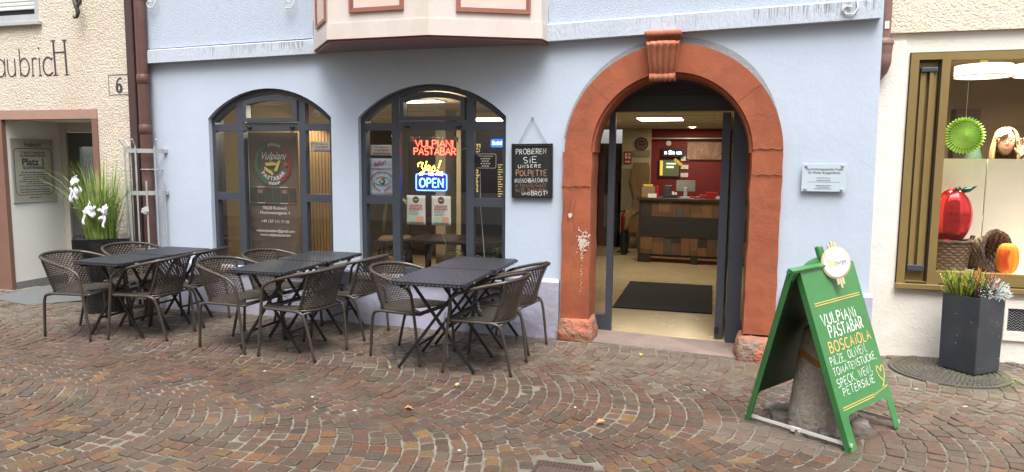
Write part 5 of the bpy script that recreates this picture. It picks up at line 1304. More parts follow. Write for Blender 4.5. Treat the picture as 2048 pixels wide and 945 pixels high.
def make_chair():
    th = thing('bistro_chair', 'x', 'chair')
    for sg in (-1, 1):
        mb = MB(); mb.tube(smooth_path([(.265, sg*.275, 0), (.235, sg*.278, .25), (.20, sg*.284, .52), (.185, sg*.287, .59), (.13, sg*.287, .636), (.05, sg*.288, .665)], 5), .0125, 8); obj('leg', mb, m_tube, th, local=True, smooth=True)
        mb = MB(); mb.tube(smooth_path([(-.275, sg*.205, 0), (-.235, sg*.235, .25), (-.205, sg*.252, .375), (-.16, sg*.258, .412), (-.05, sg*.262, .418), (.205, sg*.27, .42)], 5), .0125, 8); obj('leg', mb, m_tube, th, local=True, smooth=True)
    mb = MB(); mb.tube([loop_pt(.10+.80*i/40) for i in range(41)], .014, 9); obj('arm_rail', mb, m_tube, th, local=True, smooth=True)
    def st(s): b_ = seat_out(.5+(s-.5)*.90); return Vector((b_.x, b_.y, SH-.005))
    mb = MB(); n_ = 40; vs = [seat_out(i/n_) for i in range(n_+1)]
    mb.tube([(v.x, v.y, SH-.012) for v in vs], .010, 7, closed=True)
    for s in (.31, .69): mb.tube(smooth_path([tuple(st(s)), tuple(st(s)*.6+loop_pt(s)*.4+Vector((0, 0, -.01))), tuple(loop_pt(s))], 5), .009, 7)
    mb.tube([(-.19, -.254, .395), (-.19, .254, .395)], .009, 6); mb.tube([(.20, -.268, .412), (.20, .268, .412)], .009, 6)
    obj('seat_frame', mb, m_tube, th, local=True, smooth=True)
    NU, NV = 44, 18
    def bk_(u, v):
        s = .31+.38*u; a = st(s); b_ = loop_pt(s); c = a*(1-v)+b_*v
        bul = math.sin(v*PI)*.022; r_ = Vector((c.x+.02, c.y, 0)); r_ = r_.normalized() if r_.length > .01 else Vector((-1, 0, 0))
        return c-r_*bul*.6
    mb = MB(); mb.grid(bk_, NU, NV); o = obj('backrest', mb, m_rattan, th, local=True, smooth=True); uvmap(o, lambda co, i: ((i % (NU+1))/NU*30, (i//(NU+1))/NV*19)); solidify(o, .006)
    mb = MB()
    def sf_(u, v): a = seat_out(u); k = 1-v; dip = -.022*(1-(1-v)**2); return (a.x*k+.02*v, a.y*k, SH+.002+dip)
    mb.grid(sf_, 40, 6); o = obj('seat', mb, m_rseat, th, local=True, smooth=True); uvmap(o, lambda co, i: (co.x/.011, co.y/.013)); solidify(o, .008)
    # wrapped edges of the weave
    mb = MB()
    for s in (.31, .69):
        a, b_ = st(s), loop_pt(s)
        for k in range(15):
            t_ = .06+.9*k/14; c = a*(1-t_)+b_*t_; mb.lathe([(.0115, -.006), (.0125, 0), (.0115, .006)], n=7, T=Matrix.Translation(c-Vector((0, 0, .01)*1) if False else c) )
    for k in range(16):
        v = seat_out(.03+.10*k/15*0+.0) if False else Vector((.238, -.17+.34*k/15)); mb.tube([(v.x-.02, v.y, SH+.003), (v.x, v.y, SH+.002), (v.x+.004, v.y, SH-.014)], .006, 5)
    for k in range(34):
        p = loop_pt(.31+.38*k/33); q = loop_pt(min(.71, .31+.38*k/33+.01)); d_ = (q-p).normalized(); mb.lathe([(.0155, -.005), (.0168, 0), (.0155, .005)], n=8, T=Matrix.Translation(p) @ d_.to_track_quat('Z', 'Y').to_matrix().to_4x4())
    obj('wrapping', mb, m_rseat, th, local=True)
    return th
proto = make_chair()
TPL = {'rn': (-.275, -.205), 'rf': (-.275, .205), 'fn': (.265, -.275), 'ff': (.265, .275)}
def fit(pts):
    """rigid 2-D fit of the chair's feet to measured spots on the paving"""
    ks = list(pts); a = [Vector(TPL[k]) for k in ks]; b_ = [Vector(pts[k]) for k in ks]
    ca = sum(a, Vector((0, 0)))/len(a); cb_ = sum(b_, Vector((0, 0)))/len(b_)
    sn = sum((p-ca).cross(q-cb_) if False else ((p-ca).x*(q-cb_).y-(p-ca).y*(q-cb_).x) for p, q in zip(a, b_)); cs = sum((p-ca).dot(q-cb_) for p, q in zip(a, b_))
    th = math.atan2(sn, cs); r_ = Matrix.Rotation(th, 2); o = cb_-r_ @ ca
    return o.x, o.y, th
# feet: for chairs facing right 'n' is the street side (-y local); for chairs facing left the street side is +y local
CH = [
 ({'rn': (-5.855, -1.402), 'fn': (-5.357, -1.433), 'rf': (-5.887, -1.063)}, 0, 'brown woven chair at the far left end, on the street side of the grass pot'),
 ({'ff': (-5.184, -1.377), 'rf': (-4.688, -1.237), 'rn': (-4.711, -.853)}, 0, 'brown woven chair with its back to the middle row, street side of the leftmost row'),
 ({'rn': (-5.922, -.688), 'fn': (-5.425, -.892)}, 0, 'brown woven chair half hidden between the grass pot and the leftmost tables'),
 ({'rf': (-4.722, -.708), 'rn': (-4.745, -.30)}, 0, 'brown woven chair on the wall side, right of the leftmost tables under the banner window'),
 ({'rn': (-4.253, -1.295), 'fn': (-3.748, -1.401), 'rf': (-4.23, -.938)}, 0, 'brown woven chair on the street side, left of the middle tables'),
 ({'ff': (-3.597, -1.401), 'rf': (-3.054, -1.413), 'rn': (-3.004, -1.033)}, 0, 'brown woven chair on the street side, right of the middle tables'),
 ({'rn': (-4.235, -.72), 'fn': (-3.748, -.841)}, 0, 'brown woven chair on the wall side, left of the middle tables under the brown banner'),
 ({'rf': (-2.991, -.674), 'rn': (-2.954, -.307)}, 0, 'brown woven chair on the wall side, between the middle tables and the neon window'),
 ({'rn': (-2.699, -1.116), 'fn': (-2.209, -1.277), 'rf': (-2.642, -.727)}, 0, 'brown woven chair alone on the left side of the right tables'),
 ({'ff': (-1.953, -1.364), 'rf': (-1.434, -1.32), 'rn': (-1.427, -.913), 'fn': (-1.941, -.81)}, 0, 'brown woven chair nearest the street on the right side of the right tables'),
 ({'rf': (-1.448, -.702), 'rn': (-1.388, -.29), 'fn': (-1.908, -.15)}, 0, 'brown woven chair close to the wall between the right tables and the sandstone doorway'),
]
for i, (pts, _, lab) in enumerate(CH):
    c = proto if i == 0 else copy_tree(proto)
    x, y, th_ = fit(pts)
    c.location = (x, y, 0); c.rotation_euler = (0, 0, th_); c['label'] = lab; c['group'] = 'woven bistro chairs on the pavement'
# chains locking the chairs to the tables
m_chain = M('steel_chain', (.42, .42, .43), .35, metal=.8)
def chain(label, P):
    mb = MB(); Q = smooth_path(P, 12)
    acc = 0; last = Q[0]; k = 0
    for i in range(1, len(Q)):
        acc += (Q[i]-last).length; last = Q[i]
        if acc > .022:
            acc = 0; d_ = (Q[i]-Q[i-1]).normalized(); T = Matrix.Translation(Q[i]) @ d_.to_track_quat('X', 'Z').to_matrix().to_4x4() @ Matrix.Rotation(PI/2*(k % 2), 4, 'X'); k += 1
            mb.tube([(.014*math.cos(2*PI*j/8), .008*math.sin(2*PI*j/8), 0) for j in range(8)], .0025, 4, closed=True, T=T)
    tag(obj('chain', mb, m_chain), label, 'chain')
chain('thin steel chain hanging from the right tables towards the chair nearest the street', [(-1.95, -.80, .40), (-1.86, -.85, .47), (-1.80, -.98, .44), (-1.74, -1.1, .45)])
chain('thin steel chain hanging straight down between the legs of the right tables', [(-2.08, -1.02, .42), (-2.085, -1.02, .30), (-2.07, -1.02, .17), (-2.06, -1.02, .03)])
chain('thin steel chain looped under the leftmost tables by the grass pot', [(-5.45, -.9, .40), (-5.3, -.95, .47), (-5.2, -1.0, .45), (-5.2, -1.0, .36), (-5.25, -1.0, .30)])
chain('thin steel chain under the middle tables at the chair arms', [(-3.75, -1.05, .44), (-3.62, -1.1, .50), (-3.52, -1.12, .46), (-3.45, -1.1, .52)])

# ------------------------------------------------------------------ green A-board with its stone bollard
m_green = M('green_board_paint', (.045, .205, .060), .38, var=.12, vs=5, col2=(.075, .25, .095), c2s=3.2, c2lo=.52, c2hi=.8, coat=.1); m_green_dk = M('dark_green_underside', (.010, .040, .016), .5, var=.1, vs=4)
m_gold = M('gold_print', (.72, .55, .16), .4, metal=.25); m_chalk = M('white_chalk', (.76, .80, .76), .9, var=.3, vs=140, col2=(.45, .60, .46), c2s=60, c2lo=.5, c2hi=.8); m_chalk_o = M('orange_chalk', (.75, .47, .16), .9, var=.15, vs=60); m_chalk_b = M('tan_chalk', (.42, .24, .15), .95, var=.25, vs=60); m_chalk_b2 = M('faded_tan_chalk', (.26, .15, .09), .95, var=.3, vs=60)
m_whitemetal = M('white_metal_strut', (.72, .72, .70), .4, var=.08)
A = Vector((.822, -2.085, .0)); B = Vector((1.194, -1.567, 0.012)); T1 = Vector((.509, -2.0, 1.02)); T2_ = T1+(B-A)+Vector((.004, .006, .0))*0; Bl = Vector((.258, -1.695, 0)); Bt = Vector((.436, -2.075, 1.045))
ab = thing('a_board', 'green folding pavement board with chalk lettering and a round brewery emblem', 'pavement sign', (.73, -1.75, 0))
e1 = ((B-A)+(T2_-T1)).normalized()
def panel(A_, B_, C_, D_, nm, mat, mat_in, foot=.20, legw=.075, thick=.035, sgn=1):
    """a leaning board given by its four corners (A,B at the ground; C,D on top), legs cut out at the bottom"""
    nrm = (B_-A_).cross(C_-A_).normalized()*sgn
    def P(u, v, w): return A_*(1-u)*(1-v)+B_*u*(1-v)+C_*(1-u)*v+D_*u*v-nrm*w
    H = (C_-A_).length; Wd = (B_-A_).length; lu = legw/Wd; fv = foot/H
    outl = [(0, 0), (lu, 0), (lu, fv-.02), (lu+.03, fv), (1-lu-.03, fv), (1-lu, fv-.02), (1-lu, 0), (1, 0), (1, 1), (0, 1)]
    mb = MB(); m2 = MB(); m2.prism(outl, 0, .004); mb.add([P(x, z, y) for x, y, z in m2.v], m2.f); o = obj(nm, mb, mat, ab)
    fl = MB()
    for ua, ub in ((0, .006/Wd), (1-.006/Wd, 1)):       # folded side flanges
        m2 = MB(); m2.box(ua, ub, .0045, thick, 0, 1); fl.add([P(x, z, y) for x, y, z in m2.v], m2.f)
    m2 = MB(); m2.box(lu*.0+.01, .99, .0045, thick, .985, 1.0); fl.add([P(x, z, y) for x, y, z in m2.v], m2.f)
    obj('side_flange', fl, mat, o)
    ins = MB(); m2 = MB(); m2.box(.012, .988, .0046, .006, fv+.01, .985); ins.add([P(x, z, y) for x, y, z in m2.v], m2.f); obj('inner_face', ins, mat_in, o)
    return P, o
Pf, front = panel(A, B, T1, T2_, 'front_panel', m_green, m_green_dk, sgn=1)
B2l = Bl; B2r = Bl+(B-A); Tb_l = Bt; Tb_r = Bt+(T2_-T1)
Pb, back = panel(B2l, B2r, Tb_l, Tb_r, 'rear_panel', m_green, m_green_dk, sgn=-1)
# lettering frame on the front panel, metres from its lower left corner
ex = (B-A).normalized(); ey = (T1-A).normalized(); nn = ex.cross(ey).normalized()
FT = Matrix.Translation(A+nn*.001) @ Matrix((ex, ey, nn)).transposed().to_4x4()
TXT = [None]
def rule(z, x0, x1, mat_mb):
    for dz in (0, -.014): mat_mb.rbox(x0, x1, z+dz-.0028, z+dz+.0028, .0, .0012, .0004, T=FT)
mb = MB(); rule(.869, .051, .60, mb); rule(.249, .042, .43, mb); obj('gold_rule', mb, m_gold, front)
mb = MB()
strokes(mb, FT, 'VULPiANi', .078, .733, .066, .0052, sx=.75, gap=.22, width=.405); strokes(mb, FT, 'PASTABAR', .125, .652, .068, .0052, sx=.75, gap=.2, width=.405)
obj('white_chalk_heading', mb, m_chalk, front)
mb = MB(); strokes(mb, FT, 'BOSCAiOLA', .08, .57, .06, .0046, sx=.8, gap=.25, width=.505)
strokes(mb, FT, 'C', .46, .239, .012, .0012); hp = [(.590, .30), (.556, .335), (.540, .372), (.551, .398), (.572, .388), (.588, .362), (.607, .393), (.629, .385), (.630, .355), (.612, .325), (.583, .285), (.560, .270)]
mb.tube([(a, b_, 0) for a, b_ in smooth_path([(a, b_, 0) for a, b_ in hp], 4) for a, b_ in [(a, b_)]] if False else [tuple(p) for p in smooth_path([(a, b_, 0) for a, b_ in hp], 4)], .0042, 5, T=FT, flat=.25)
mb.tube([tuple(p) for p in smooth_path([(.575, .285, 0), (.597, .262, 0), (.62, .27, 0)], 4)], .003, 5, T=FT, flat=.25)
pz = [(.42+.0125*i, .238+.012*(i % 2)+.0012*i, 0) for i in range(15)]; mb.tube([tuple(p) for p in smooth_path(pz, 3)], .0016, 5, T=FT, flat=.25)
obj('orange_chalk_lettering', mb, m_chalk_o, front)
mb = MB()
strokes(mb, FT, 'PiLZE, OLiVEN,', .05, .497, .050, .0027, sx=.8, gap=.25, width=.44, rise=.03); strokes(mb, FT, 'TOMATENSTÜCKE,', .05, .437, .043, .0027, sx=.8, gap=.25, width=.53, rise=.02); strokes(mb, FT, 'SPECK, WEiN,', .058, .367, .048, .0027, sx=.8, gap=.25, width=.43, rise=.03); strokes(mb, FT, 'PETERSiLiE', .095, .308, .046, .0027, sx=.8, gap=.25, width=.385, rise=.02); strokes(mb, FT, '.', .02, .36, .03, .004)
obj('white_chalk_lettering', mb, m_chalk, front)
# crown plate and round emblem above the front panel
mb = MB(); m2 = MB(); m2.prism([(.09, 1.03)]+[(.335+.245*math.cos(R(180-180*i/16)), 1.05+.085*math.sin(R(180*i/16))) for i in range(17)]+[(.58, 1.03)], 0, .004); mb.add([FT @ Vector((x-.03, z, -.03-y)) for x, y, z in m2.v], m2.f)
m2 = MB(); m2.rbox(.29, .35, 1.12, 1.20, -.04, -.01, .008); mb.add([FT @ Vector(v) for v in m2.v], m2.f); obj('crown_plate', mb, m_green, ab)
m_goldrim = M('pale_gold_rim', (.66, .56, .38), .3, metal=.35); m_disc = M('white_emblem', (.84, .83, .79), .35)
nd = Vector((.42, -.88, .16)).normalized(); eyd = (ey-nd*ey.dot(nd)).normalized(); exd = eyd.cross(nd)
FE = Matrix.Translation(FT @ Vector((.335, 1.082, .045))) @ Matrix((exd, eyd, nd)).transposed().to_4x4() @ Matrix.Scale(.80, 4); mb = MB(); mb.lathe([(.112, -.008), (.122, -.006), (.122, .006), (.108, .010)], n=40, T=FE)
mb.rbox(-.02, .02, -.03, .03, -.07, -.008, .004, T=FE)
for x, y0, y1 in ((-.024, .118, .150), (.0, .118, .165), (.024, .118, .150), (-.022, -.165, -.118), (.0, -.195, -.118), (.022, -.172, -.118)): mb.rbox(x-.010, x+.010, y0, y1, -.006, .006, .002, T=FE)
eb = obj('emblem', mb, m_goldrim, ab)
mb = MB(); mb.lathe([(.001, .0105), (.104, .0105)], n=40, T=FE, caps=False); obj('emblem_face', mb, m_disc, eb)
mb = MB(); ptext(mb, FE @ Matrix.Translation((0, 0, .0115)), 'Bit', -.038, -.022, .082, bold=.001, sx=.75); obj('gold_lettering', mb, m_gold, eb)
mb = MB(); ptext(mb, FE @ Matrix.Translation((0, 0, .0115)), 'burger', .038, -.018, .05, sx=.72); obj('grey_lettering', mb, m_txt, eb)
# hinge plates and spreader struts
mb = MB()
for off in (Vector((0, 0, 0)), B-A): mb.tube([tuple(T1+off+Vector((-.02, .0, -.01))), tuple(Bt+off+Vector((0, 0, -.02)))], .012, 6)
a_ = T1-Vector((0, 0, .06)); c_ = Bt-Vector((0, 0, .02)); d_ = (c_-a_).normalized()
sdv = Vector((ex.x, ex.y, 0))
for off, s_ in ((Vector((0, 0, 0)), -1), (B-A, 1)):
    p0 = T1+off+sdv*s_*.005; p1 = Bt+off+sdv*s_*.005
    mb.add([p0+Vector((0, 0, -.005)), p1+Vector((0, 0, .004)), p1+Vector((0, 0, -.05)), p0+Vector((-.03, .01, -.06)), p0+Vector((-.02, 0, -.075))], [(0, 1, 2, 3)])
obj('hinge_plate', mb, m_green, ab)
def strut(P0, P1, sag):
    mid = (P0+P1)/2+Vector((0, 0, sag)); dr = (P1-P0).normalized()
    for a, b_ in ((P0, mid), (mid, P1)):
        d = (b_-a).normalized(); s = d.cross(Vector((0, 0, 1))).normalized(); u = s.cross(d)
        m2 = MB(); vs = []
        for p in (a, b_):
            for i, j in ((-1, -1), (1, -1), (1, 1), (-1, 1)): vs.append(p+u*i*.010+s*j*.003)
        m2.add(vs, [(0, 1, 5, 4), (1, 2, 6, 5), (2, 3, 7, 6), (3, 0, 4, 7), (3, 2, 1, 0), (4, 5, 6, 7)]); obj('strut', m2, m_whitemetal, ab)
up5 = Vector((0, 0, .028)); iv = sdv*.012
strut(Bl+iv+up5, A+iv+up5*1.3, .0); strut(B2r-iv+up5, B-iv+up5, .0)
mb = MB(); mid = (Bl+A)/2+iv+up5; mb.rbox(-.03, .03, -.008, .008, -.016, .016, .003, T=Matrix.Translation(mid) @ (A-Bl).normalized().to_track_quat('X', 'Z').to_matrix().to_4x4()); obj('strut_lock', mb, m_whitemetal, ab)
mb = MB()
for p in (T1+Vector((-.05, .0, -.03)),):
    mb.ball(tuple(p+Vector((-.012, -.02, 0))), .008, 8, 6)
for p in (A, Bl): mb.ball(tuple(p-sdv*.004+Vector((0, 0, .03))), .007, 8, 6)
obj('rivet', mb, m_green, ab)
mb = MB(); q = [Pb(.03, .24, .008), Pb(.09, .24, .008), Pb(.09, .262, .008), Pb(.03, .262, .008)]; mb.add(q, [(0, 1, 2, 3)]); obj('blue_sticker', mb, M('blue_sticker', (.04, .10, .45), .5), ab)

# stone bollard
m_granite = M('weathered_granite', (.36, .33, .275), .9, var=.35, vs=42, col2=(.25, .215, .165), c2s=3.5, bump=.014, bs=40, bump2=.012, b2s=12)
m_ochre_lichen = M('ochre_lichen', (.28, .17, .05), .95, var=.35, vs=30, bump=.008, bs=50)
bo = thing('stone_bollard', 'weathered grey stone bollard standing under the green pavement board', 'bollard', (.715, -1.68, 0))
rs = random.Random(3)
prof = [(.196, -.03), (.190, .10), (.176, .25), (.158, .40), (.142, .52), (.135, .58), (.128, .615), (.108, .632), (.06, .638)]
mb = MB(); nv = 40
def bol(u, v):
    q = v*(len(prof)-1); i = min(int(q), len(prof)-2); f = q-i; r_ = prof[i][0]*(1-f)+prof[i+1][0]*f; z = prof[i][1]*(1-f)+prof[i+1][1]*f
    a = 2*PI*u; r_ *= 1+.006*math.sin(3*a+5*z)+.004*math.sin(7*a-9*z); return (r_*math.cos(a), r_*math.sin(a), z)
mb.grid(bol, nv, 32, closeu=True); mb.lathe([(.001, .638), (.061, .638)], n=20, caps=False); obj('shaft', mb, m_granite, bo, local=True, smooth=True)
mb = MB()
def lich(u, v):
    z = .43+.045*v+.018*math.sin(u*17); a = R(120)+R(200)*u; q = (z-.40)/(.52-.40); r_ = (.158-.016*q)*(1+.006*math.sin(3*a+5*z)+.004*math.sin(7*a-9*z))+.0015; return (r_*math.cos(a), r_*math.sin(a), z)
mb.grid(lich, 40, 4); obj('lichen_band', mb, m_ochre_lichen, bo, local=True, smooth=True)
mb = MB(); mb.addbm(rough_block(.14, .26, -.15, -.03, -.03, .09, 21, .008)); obj('toe_stone', mb, bpy.data.materials.get('loose_stone') or M('loose_stone', (.16, .14, .125), .9, var=.3, vs=25, bump=.008, bs=40), bo, local=True, smooth=True)
# broken paving at its foot
for k, (x, y, s) in enumerate(((.50, -1.62, .07), (.60, -1.86, .06), (.56, -1.78, .05), (.72, -1.90, .05), (.46, -1.52, .07))):
    mb = MB(); mb.addbm(rough_block(x-s, x+s, y-s*.7, y+s*.7, -.03, .03+.006*k, 30+k, .012)); tag(obj('loose_paving_stone', mb, M('loose_stone', (.16, .14, .125), .9, var=.3, vs=25, bump=.008, bs=40) if False else bpy.data.materials['loose_stone'], smooth=True), ('grey broken paving stone left of the stone bollard', 'small dark broken stone at the street side foot of the bollard', 'dark stone chip between the bollard and the white strut', 'dark stone chip at the right front foot of the bollard', 'grey paving lump behind the left leg of the green board')[k], 'paving stone')

# ------------------------------------------------------------------ square planter with heather on the round manhole cover
m_plant_box = M('anthracite_planter', (.032, .038, .048), .5, var=.12, vs=5, col2=(.05, .055, .06), c2s=6)
def square_tub(th, c, hw, z0, z1, rot, taper=1.0, wall=.02, mat=None, bev=.006, soil=.05):
    bm = bmesh.new(); r_ = bmesh.ops.create_cube(bm, size=1)
    for v in bm.verts:
        k = hw if v.co.z > 0 else hw*taper; v.co = Vector((v.co.x*2*k, v.co.y*2*k, z1 if v.co.z > 0 else z0))
    top = [f for f in bm.faces if all(abs(v.co.z-z1) < 1e-6 for v in f.verts)]
    bmesh.ops.bevel(bm, geom=[e for e in bm.edges if abs(e.verts[0].co.z-e.verts[1].co.z) > .01], offset=bev, segments=3, affect='EDGES')
    top = [f for f in bm.faces if all(abs(v.co.z-z1) < 1e-6 for v in f.verts)]
    r_ = bmesh.ops.inset_region(bm, faces=top, thickness=wall)
    r2_ = bmesh.ops.extrude_face_region(bm, geom=top)
    for v in [g_ for g_ in r2_['geom'] if isinstance(g_, bmesh.types.BMVert)]: v.co.z -= soil
    bmesh.ops.delete(bm, geom=top, context='FACES') if False else None
    mb = MB(); mb.addbm(bm, Matrix.Rotation(rot, 4, 'Z')); return obj('tub', mb, mat, th, local=True, auto=40)
pcx, pcy = 2.033, -.045
pl = thing('planter', 'tall square anthracite planter with flowers standing on the manhole cover', 'planter', (pcx, pcy, .022))
square_tub(pl, None, .152, 0, .60, R(39), .97, .018, m_plant_box, .004, .04)
m_soil = M('dark_soil', (.03, .022, .016), .95, bump=.01, bs=60)
mb = MB(); mb.box(-.125, .125, -.125, .125, .55, .563, T=Matrix.Rotation(R(39), 4, 'Z')); obj('soil', mb, m_soil, pl, local=True)
m_specks = M('white_specks', (.7, .7, .68), .8); mb = MB(); rs = random.Random(2)
TP = Matrix.Rotation(R(39), 4, 'Z')
for k in range(14): x = rs.uniform(-.12, .12); z = rs.uniform(.03, .5); mb.box(x, x+rs.uniform(.002, .006), -.1535, -.1525, z, z+rs.uniform(.002, .005), T=TP @ Matrix.Rotation(R(-90) if k % 3 == 0 else 0, 4, 'Z'))
obj('paint_specks', mb, m_specks, pl, local=True)
def tuft(name, label, cat, loc, mat, n, spread, h0, h1, w, base, seed, side=0, mat2=None):
    th = thing(name, label, cat, loc); rs = random.Random(seed); mbs = [MB(), MB()]
    for k in range(n):
        a = rs.uniform(0, 2*PI); r0 = base*math.sqrt(rs.random()); tilt = rs.uniform(.05, spread); h = rs.uniform(h0, h1)
        p = Vector((r0*math.cos(a), r0*math.sin(a)*.8, 0)); d = Vector((math.cos(a)*tilt, math.sin(a)*tilt, 1)).normalized(); m_ = mbs[1 if (mat2 and rs.random() < .4) else 0]
        q = p+d*h
        m_.tube([p, p+d*h*.55+Vector((rs.uniform(-.01, .01), 0, 0)), q], [w*.5, w*.7, w*.25], 4)
        if side:
            for j in range(side):
                t_ = .25+.75*j/side; c = p+d*h*t_; aa = rs.uniform(0, 2*PI); dd = Vector((math.cos(aa), math.sin(aa), rs.uniform(.4, 1.2))).normalized()
                leafblade(m_, tuple(c), tuple(dd), rs.uniform(.016, .03), .0034, .1, 2)
    obj('foliage', mbs[0], mat, th, local=True)
    if mat2: obj('flower_spikes', mbs[1], mat2, th, local=True)
    return th
m_heath = M('lime_heather', (.36, .43, .055), .7, var=.3, vs=30); m_heath_d = M('green_heather', (.07, .13, .03), .7, var=.3, vs=30); m_heath_r = M('russet_heather', (.16, .055, .04), .7, var=.3, vs=30); m_silver = M('silver_foliage', (.52, .57, .55), .8, var=.2, vs=40); m_coral = M('coral_flowers', (.55, .10, .06), .7, var=.3, vs=40)
ZP = .022+.56
tuft('heather', 'lime green heather with upright spikes at the left of the square planter', 'plant', (pcx-.07, pcy+.0, ZP), m_heath, 130, .55, .12, .26, .0075, .085, 1, 8, m_heath_d)
tuft('heather', 'russet brown heather in the middle of the square planter', 'plant', (pcx+.0, pcy-.035, ZP), m_heath_d, 90, .7, .10, .20, .006, .065, 2, 7, m_heath_r)
tuft('coral_flower', 'coral red flower spray behind the silver plant in the square planter', 'plant', (pcx+.045, pcy-.02, ZP), m_coral, 46, .6, .17, .26, .006, .055, 3, 7, m_heath_d)
th = thing('silver_bush', 'silvery white wiry bush at the right of the square planter', 'plant', (pcx+.105, pcy-.015, ZP+.035)); rs = random.Random(5); mb = MB()
for k in range(900):
    d = Vector((rs.gauss(0, 1), rs.gauss(0, 1), abs(rs.gauss(0, 1)))).normalized(); p = d*rs.uniform(.05, .135); e = Vector((rs.gauss(0, 1), rs.gauss(0, 1), rs.gauss(0, 1))).normalized()
    mb.tube([p, p+(d+e*.9).normalized()*rs.uniform(.014, .036)], .0021, 3)
obj('foliage', mb, m_silver, th, local=True)
tuft('trailing_plant', 'loose green trailing sprigs hanging over the right corner of the square planter', 'plant', (pcx+.17, pcy+.03, ZP-.01), m_heath_d, 26, 1.8, .05, .12, .003, .03, 6, 5)
mb = MB(); mb.tube(smooth_path([(pcx-.13, pcy+.02, ZP+.0), (pcx-.19, pcy, ZP+.04), (pcx-.235, pcy, ZP+.075), (pcx-.225, pcy, ZP+.095)], 4), .004, 5); tag(obj('bent_sprig', mb, m_heath, smooth=True), 'single bent yellow green sprig sticking out left of the square planter', 'sprig')

# round manhole cover with cobble pattern
m_cast = M('cast_iron_cover', (.085, .075, .062), .75, var=.3, vs=14, col2=(.10, .105, .05), c2s=4, c2lo=.5, c2hi=.75, bump=.004, bs=60)
mh = thing('manhole_cover', 'round cast manhole cover with rings of small raised blocks under the square planter', 'manhole cover', (MAN[0], MAN[1], 0))
mb = MB(); mb.lathe([(.425, -.02), (.425, .008), (.415, .012), (.405, .008), (.40, .004), (.001, .004)], n=64); obj('plate', mb, m_cast, mh, local=True)
mb = MB()
for k in range(9):
    r_ = .035+.042*k; n_ = max(5, int(2*PI*r_/.034))
    for i in range(n_):
        T = Matrix.Rotation(2*PI*(i+.5*(k % 2))/n_, 4, 'Z') @ Matrix.Translation((r_, 0, 0)); mb.add([(-.016, -.013, .004), (.016, -.013, .004), (.016, .013, .004), (-.016, .013, .004), (-.012, -.010, .012), (.012, -.010, .012), (.012, .010, .012), (-.012, .010, .012)], [(0, 1, 5, 4), (1, 2, 6, 5), (2, 3, 7, 6), (3, 0, 4, 7), (4, 5, 6, 7)], T)
obj('raised_block', mb, m_cast, mh, local=True)['kind'] = 'stuff'
# drain grate at the picture's lower edge
dg_ = thing('drain_cover', 'small rusty cast drain cover set in the setts at the bottom of the picture', 'drain cover', (-.715, -2.84, 0))
m_grate = M('rusty_cast_iron', (.07, .045, .038), .7, var=.3, vs=20, bump=.002, bs=80)
mb = MB(); mb.prism([(-.155, -.13), (.155, -.13), (.155, .13), (-.155, .13)], -.03, .006, holes=[[(-.10, -.05), (-.05, -.05), (-.05, -.02), (-.10, -.02)], [(.02, -.055), (.11, -.055), (.11, -.025), (.02, -.025)]], T=Matrix.Rotation(R(-90), 4, 'X') @ Matrix.Diagonal((1, -1, 1, 1)) @ Matrix.Identity(4)); obj('plate', mb, m_grate, dg_, local=True)
mb = MB()
for k in range(14):
    for j in range(3): mb.box(-.148+k*.0215, -.136+k*.0215, .062+j*.022, .076+j*.022, .006, .011)
for k in range(9): mb.box(-.148, -.136, -.12+k*.021, -.106+k*.021, .006, .011); mb.box(.136, .148, -.12+k*.021, -.106+k*.021, .006, .011)
obj('raised_stud', mb, m_grate, dg_, local=True)
mb = MB(); mb.box(-.155, .155, -.13, .13, -.05, -.035); obj('dark_pit', mb, m_rubber, dg_, local=True)

# ------------------------------------------------------------------ tall grass in the black pot
m_gloss = M('glossy_black_pot', (.012, .013, .015), .14, var=.0, coat=.4)
gp = thing('plant_pot', 'glossy black tapered square pot holding tall ornamental grass by the brown doorway', 'plant pot', (-6.27, -.37, .0))
square_tub(gp, None, .262, .62, .80, R(45), .99, .02, m_gloss, .02, .06)
def potf(u, v):
    # square at the top turning rounder towards the foot
    a = 2*PI*u+R(45); r0 = .25*(1-v)+.178*v; n_ = 7*(1-v)+2.6*v; c, s_ = math.cos(2*PI*u), math.sin(2*PI*u)
    k = (abs(c)**n_+abs(s_)**n_)**(-1/n_); return (r0*k*math.cos(a), r0*k*math.sin(a), .64*(1-v))
mb = MB(); mb.grid(potf, 64, 10, closeu=True); obj('pot_body', mb, m_gloss, gp, local=True, smooth=True)
mb = MB(); mb.box(-.225, .225, -.225, .225, .735, .745, T=Matrix.Rotation(R(45), 4, 'Z')); obj('soil', mb, m_soil, gp, local=True)
gr_ = thing('ornamental_grass', 'tall green ornamental grass with arching blades in the black pot', 'grass plant', (-6.27, -.37, .74)); rs = random.Random(7)
m_gb = M('grass_blade', (.175, .29, .05), .5, var=.4, vs=7, col2=(.34, .40, .11), c2s=9)
def blade(mb, p, az, L_, lean, droop, w):
    P = []; d = Vector((math.cos(az), math.sin(az), 0))
    for i in range(9):
        t_ = i/8; P.append(Vector(p)+d*(lean*t_+droop*t_**3)*L_+Vector((0, 0, 1))*(t_*(1-.12*lean)-droop*.75*t_**3)*L_)
    s_ = d.cross(Vector((0, 0, 1))); vs = []; fs = []
    for i, q in enumerate(P):
        ww = w*(1-(i/8)**2.2)+.0004; vs += [q-s_*ww+d*ww*.3, q, q+s_*ww+d*ww*.3]
    for i in range(8): a = i*3; fs += [(a, a+1, a+4, a+3), (a+1, a+2, a+5, a+4)]
    mb.add(vs, fs)
mb = MB()
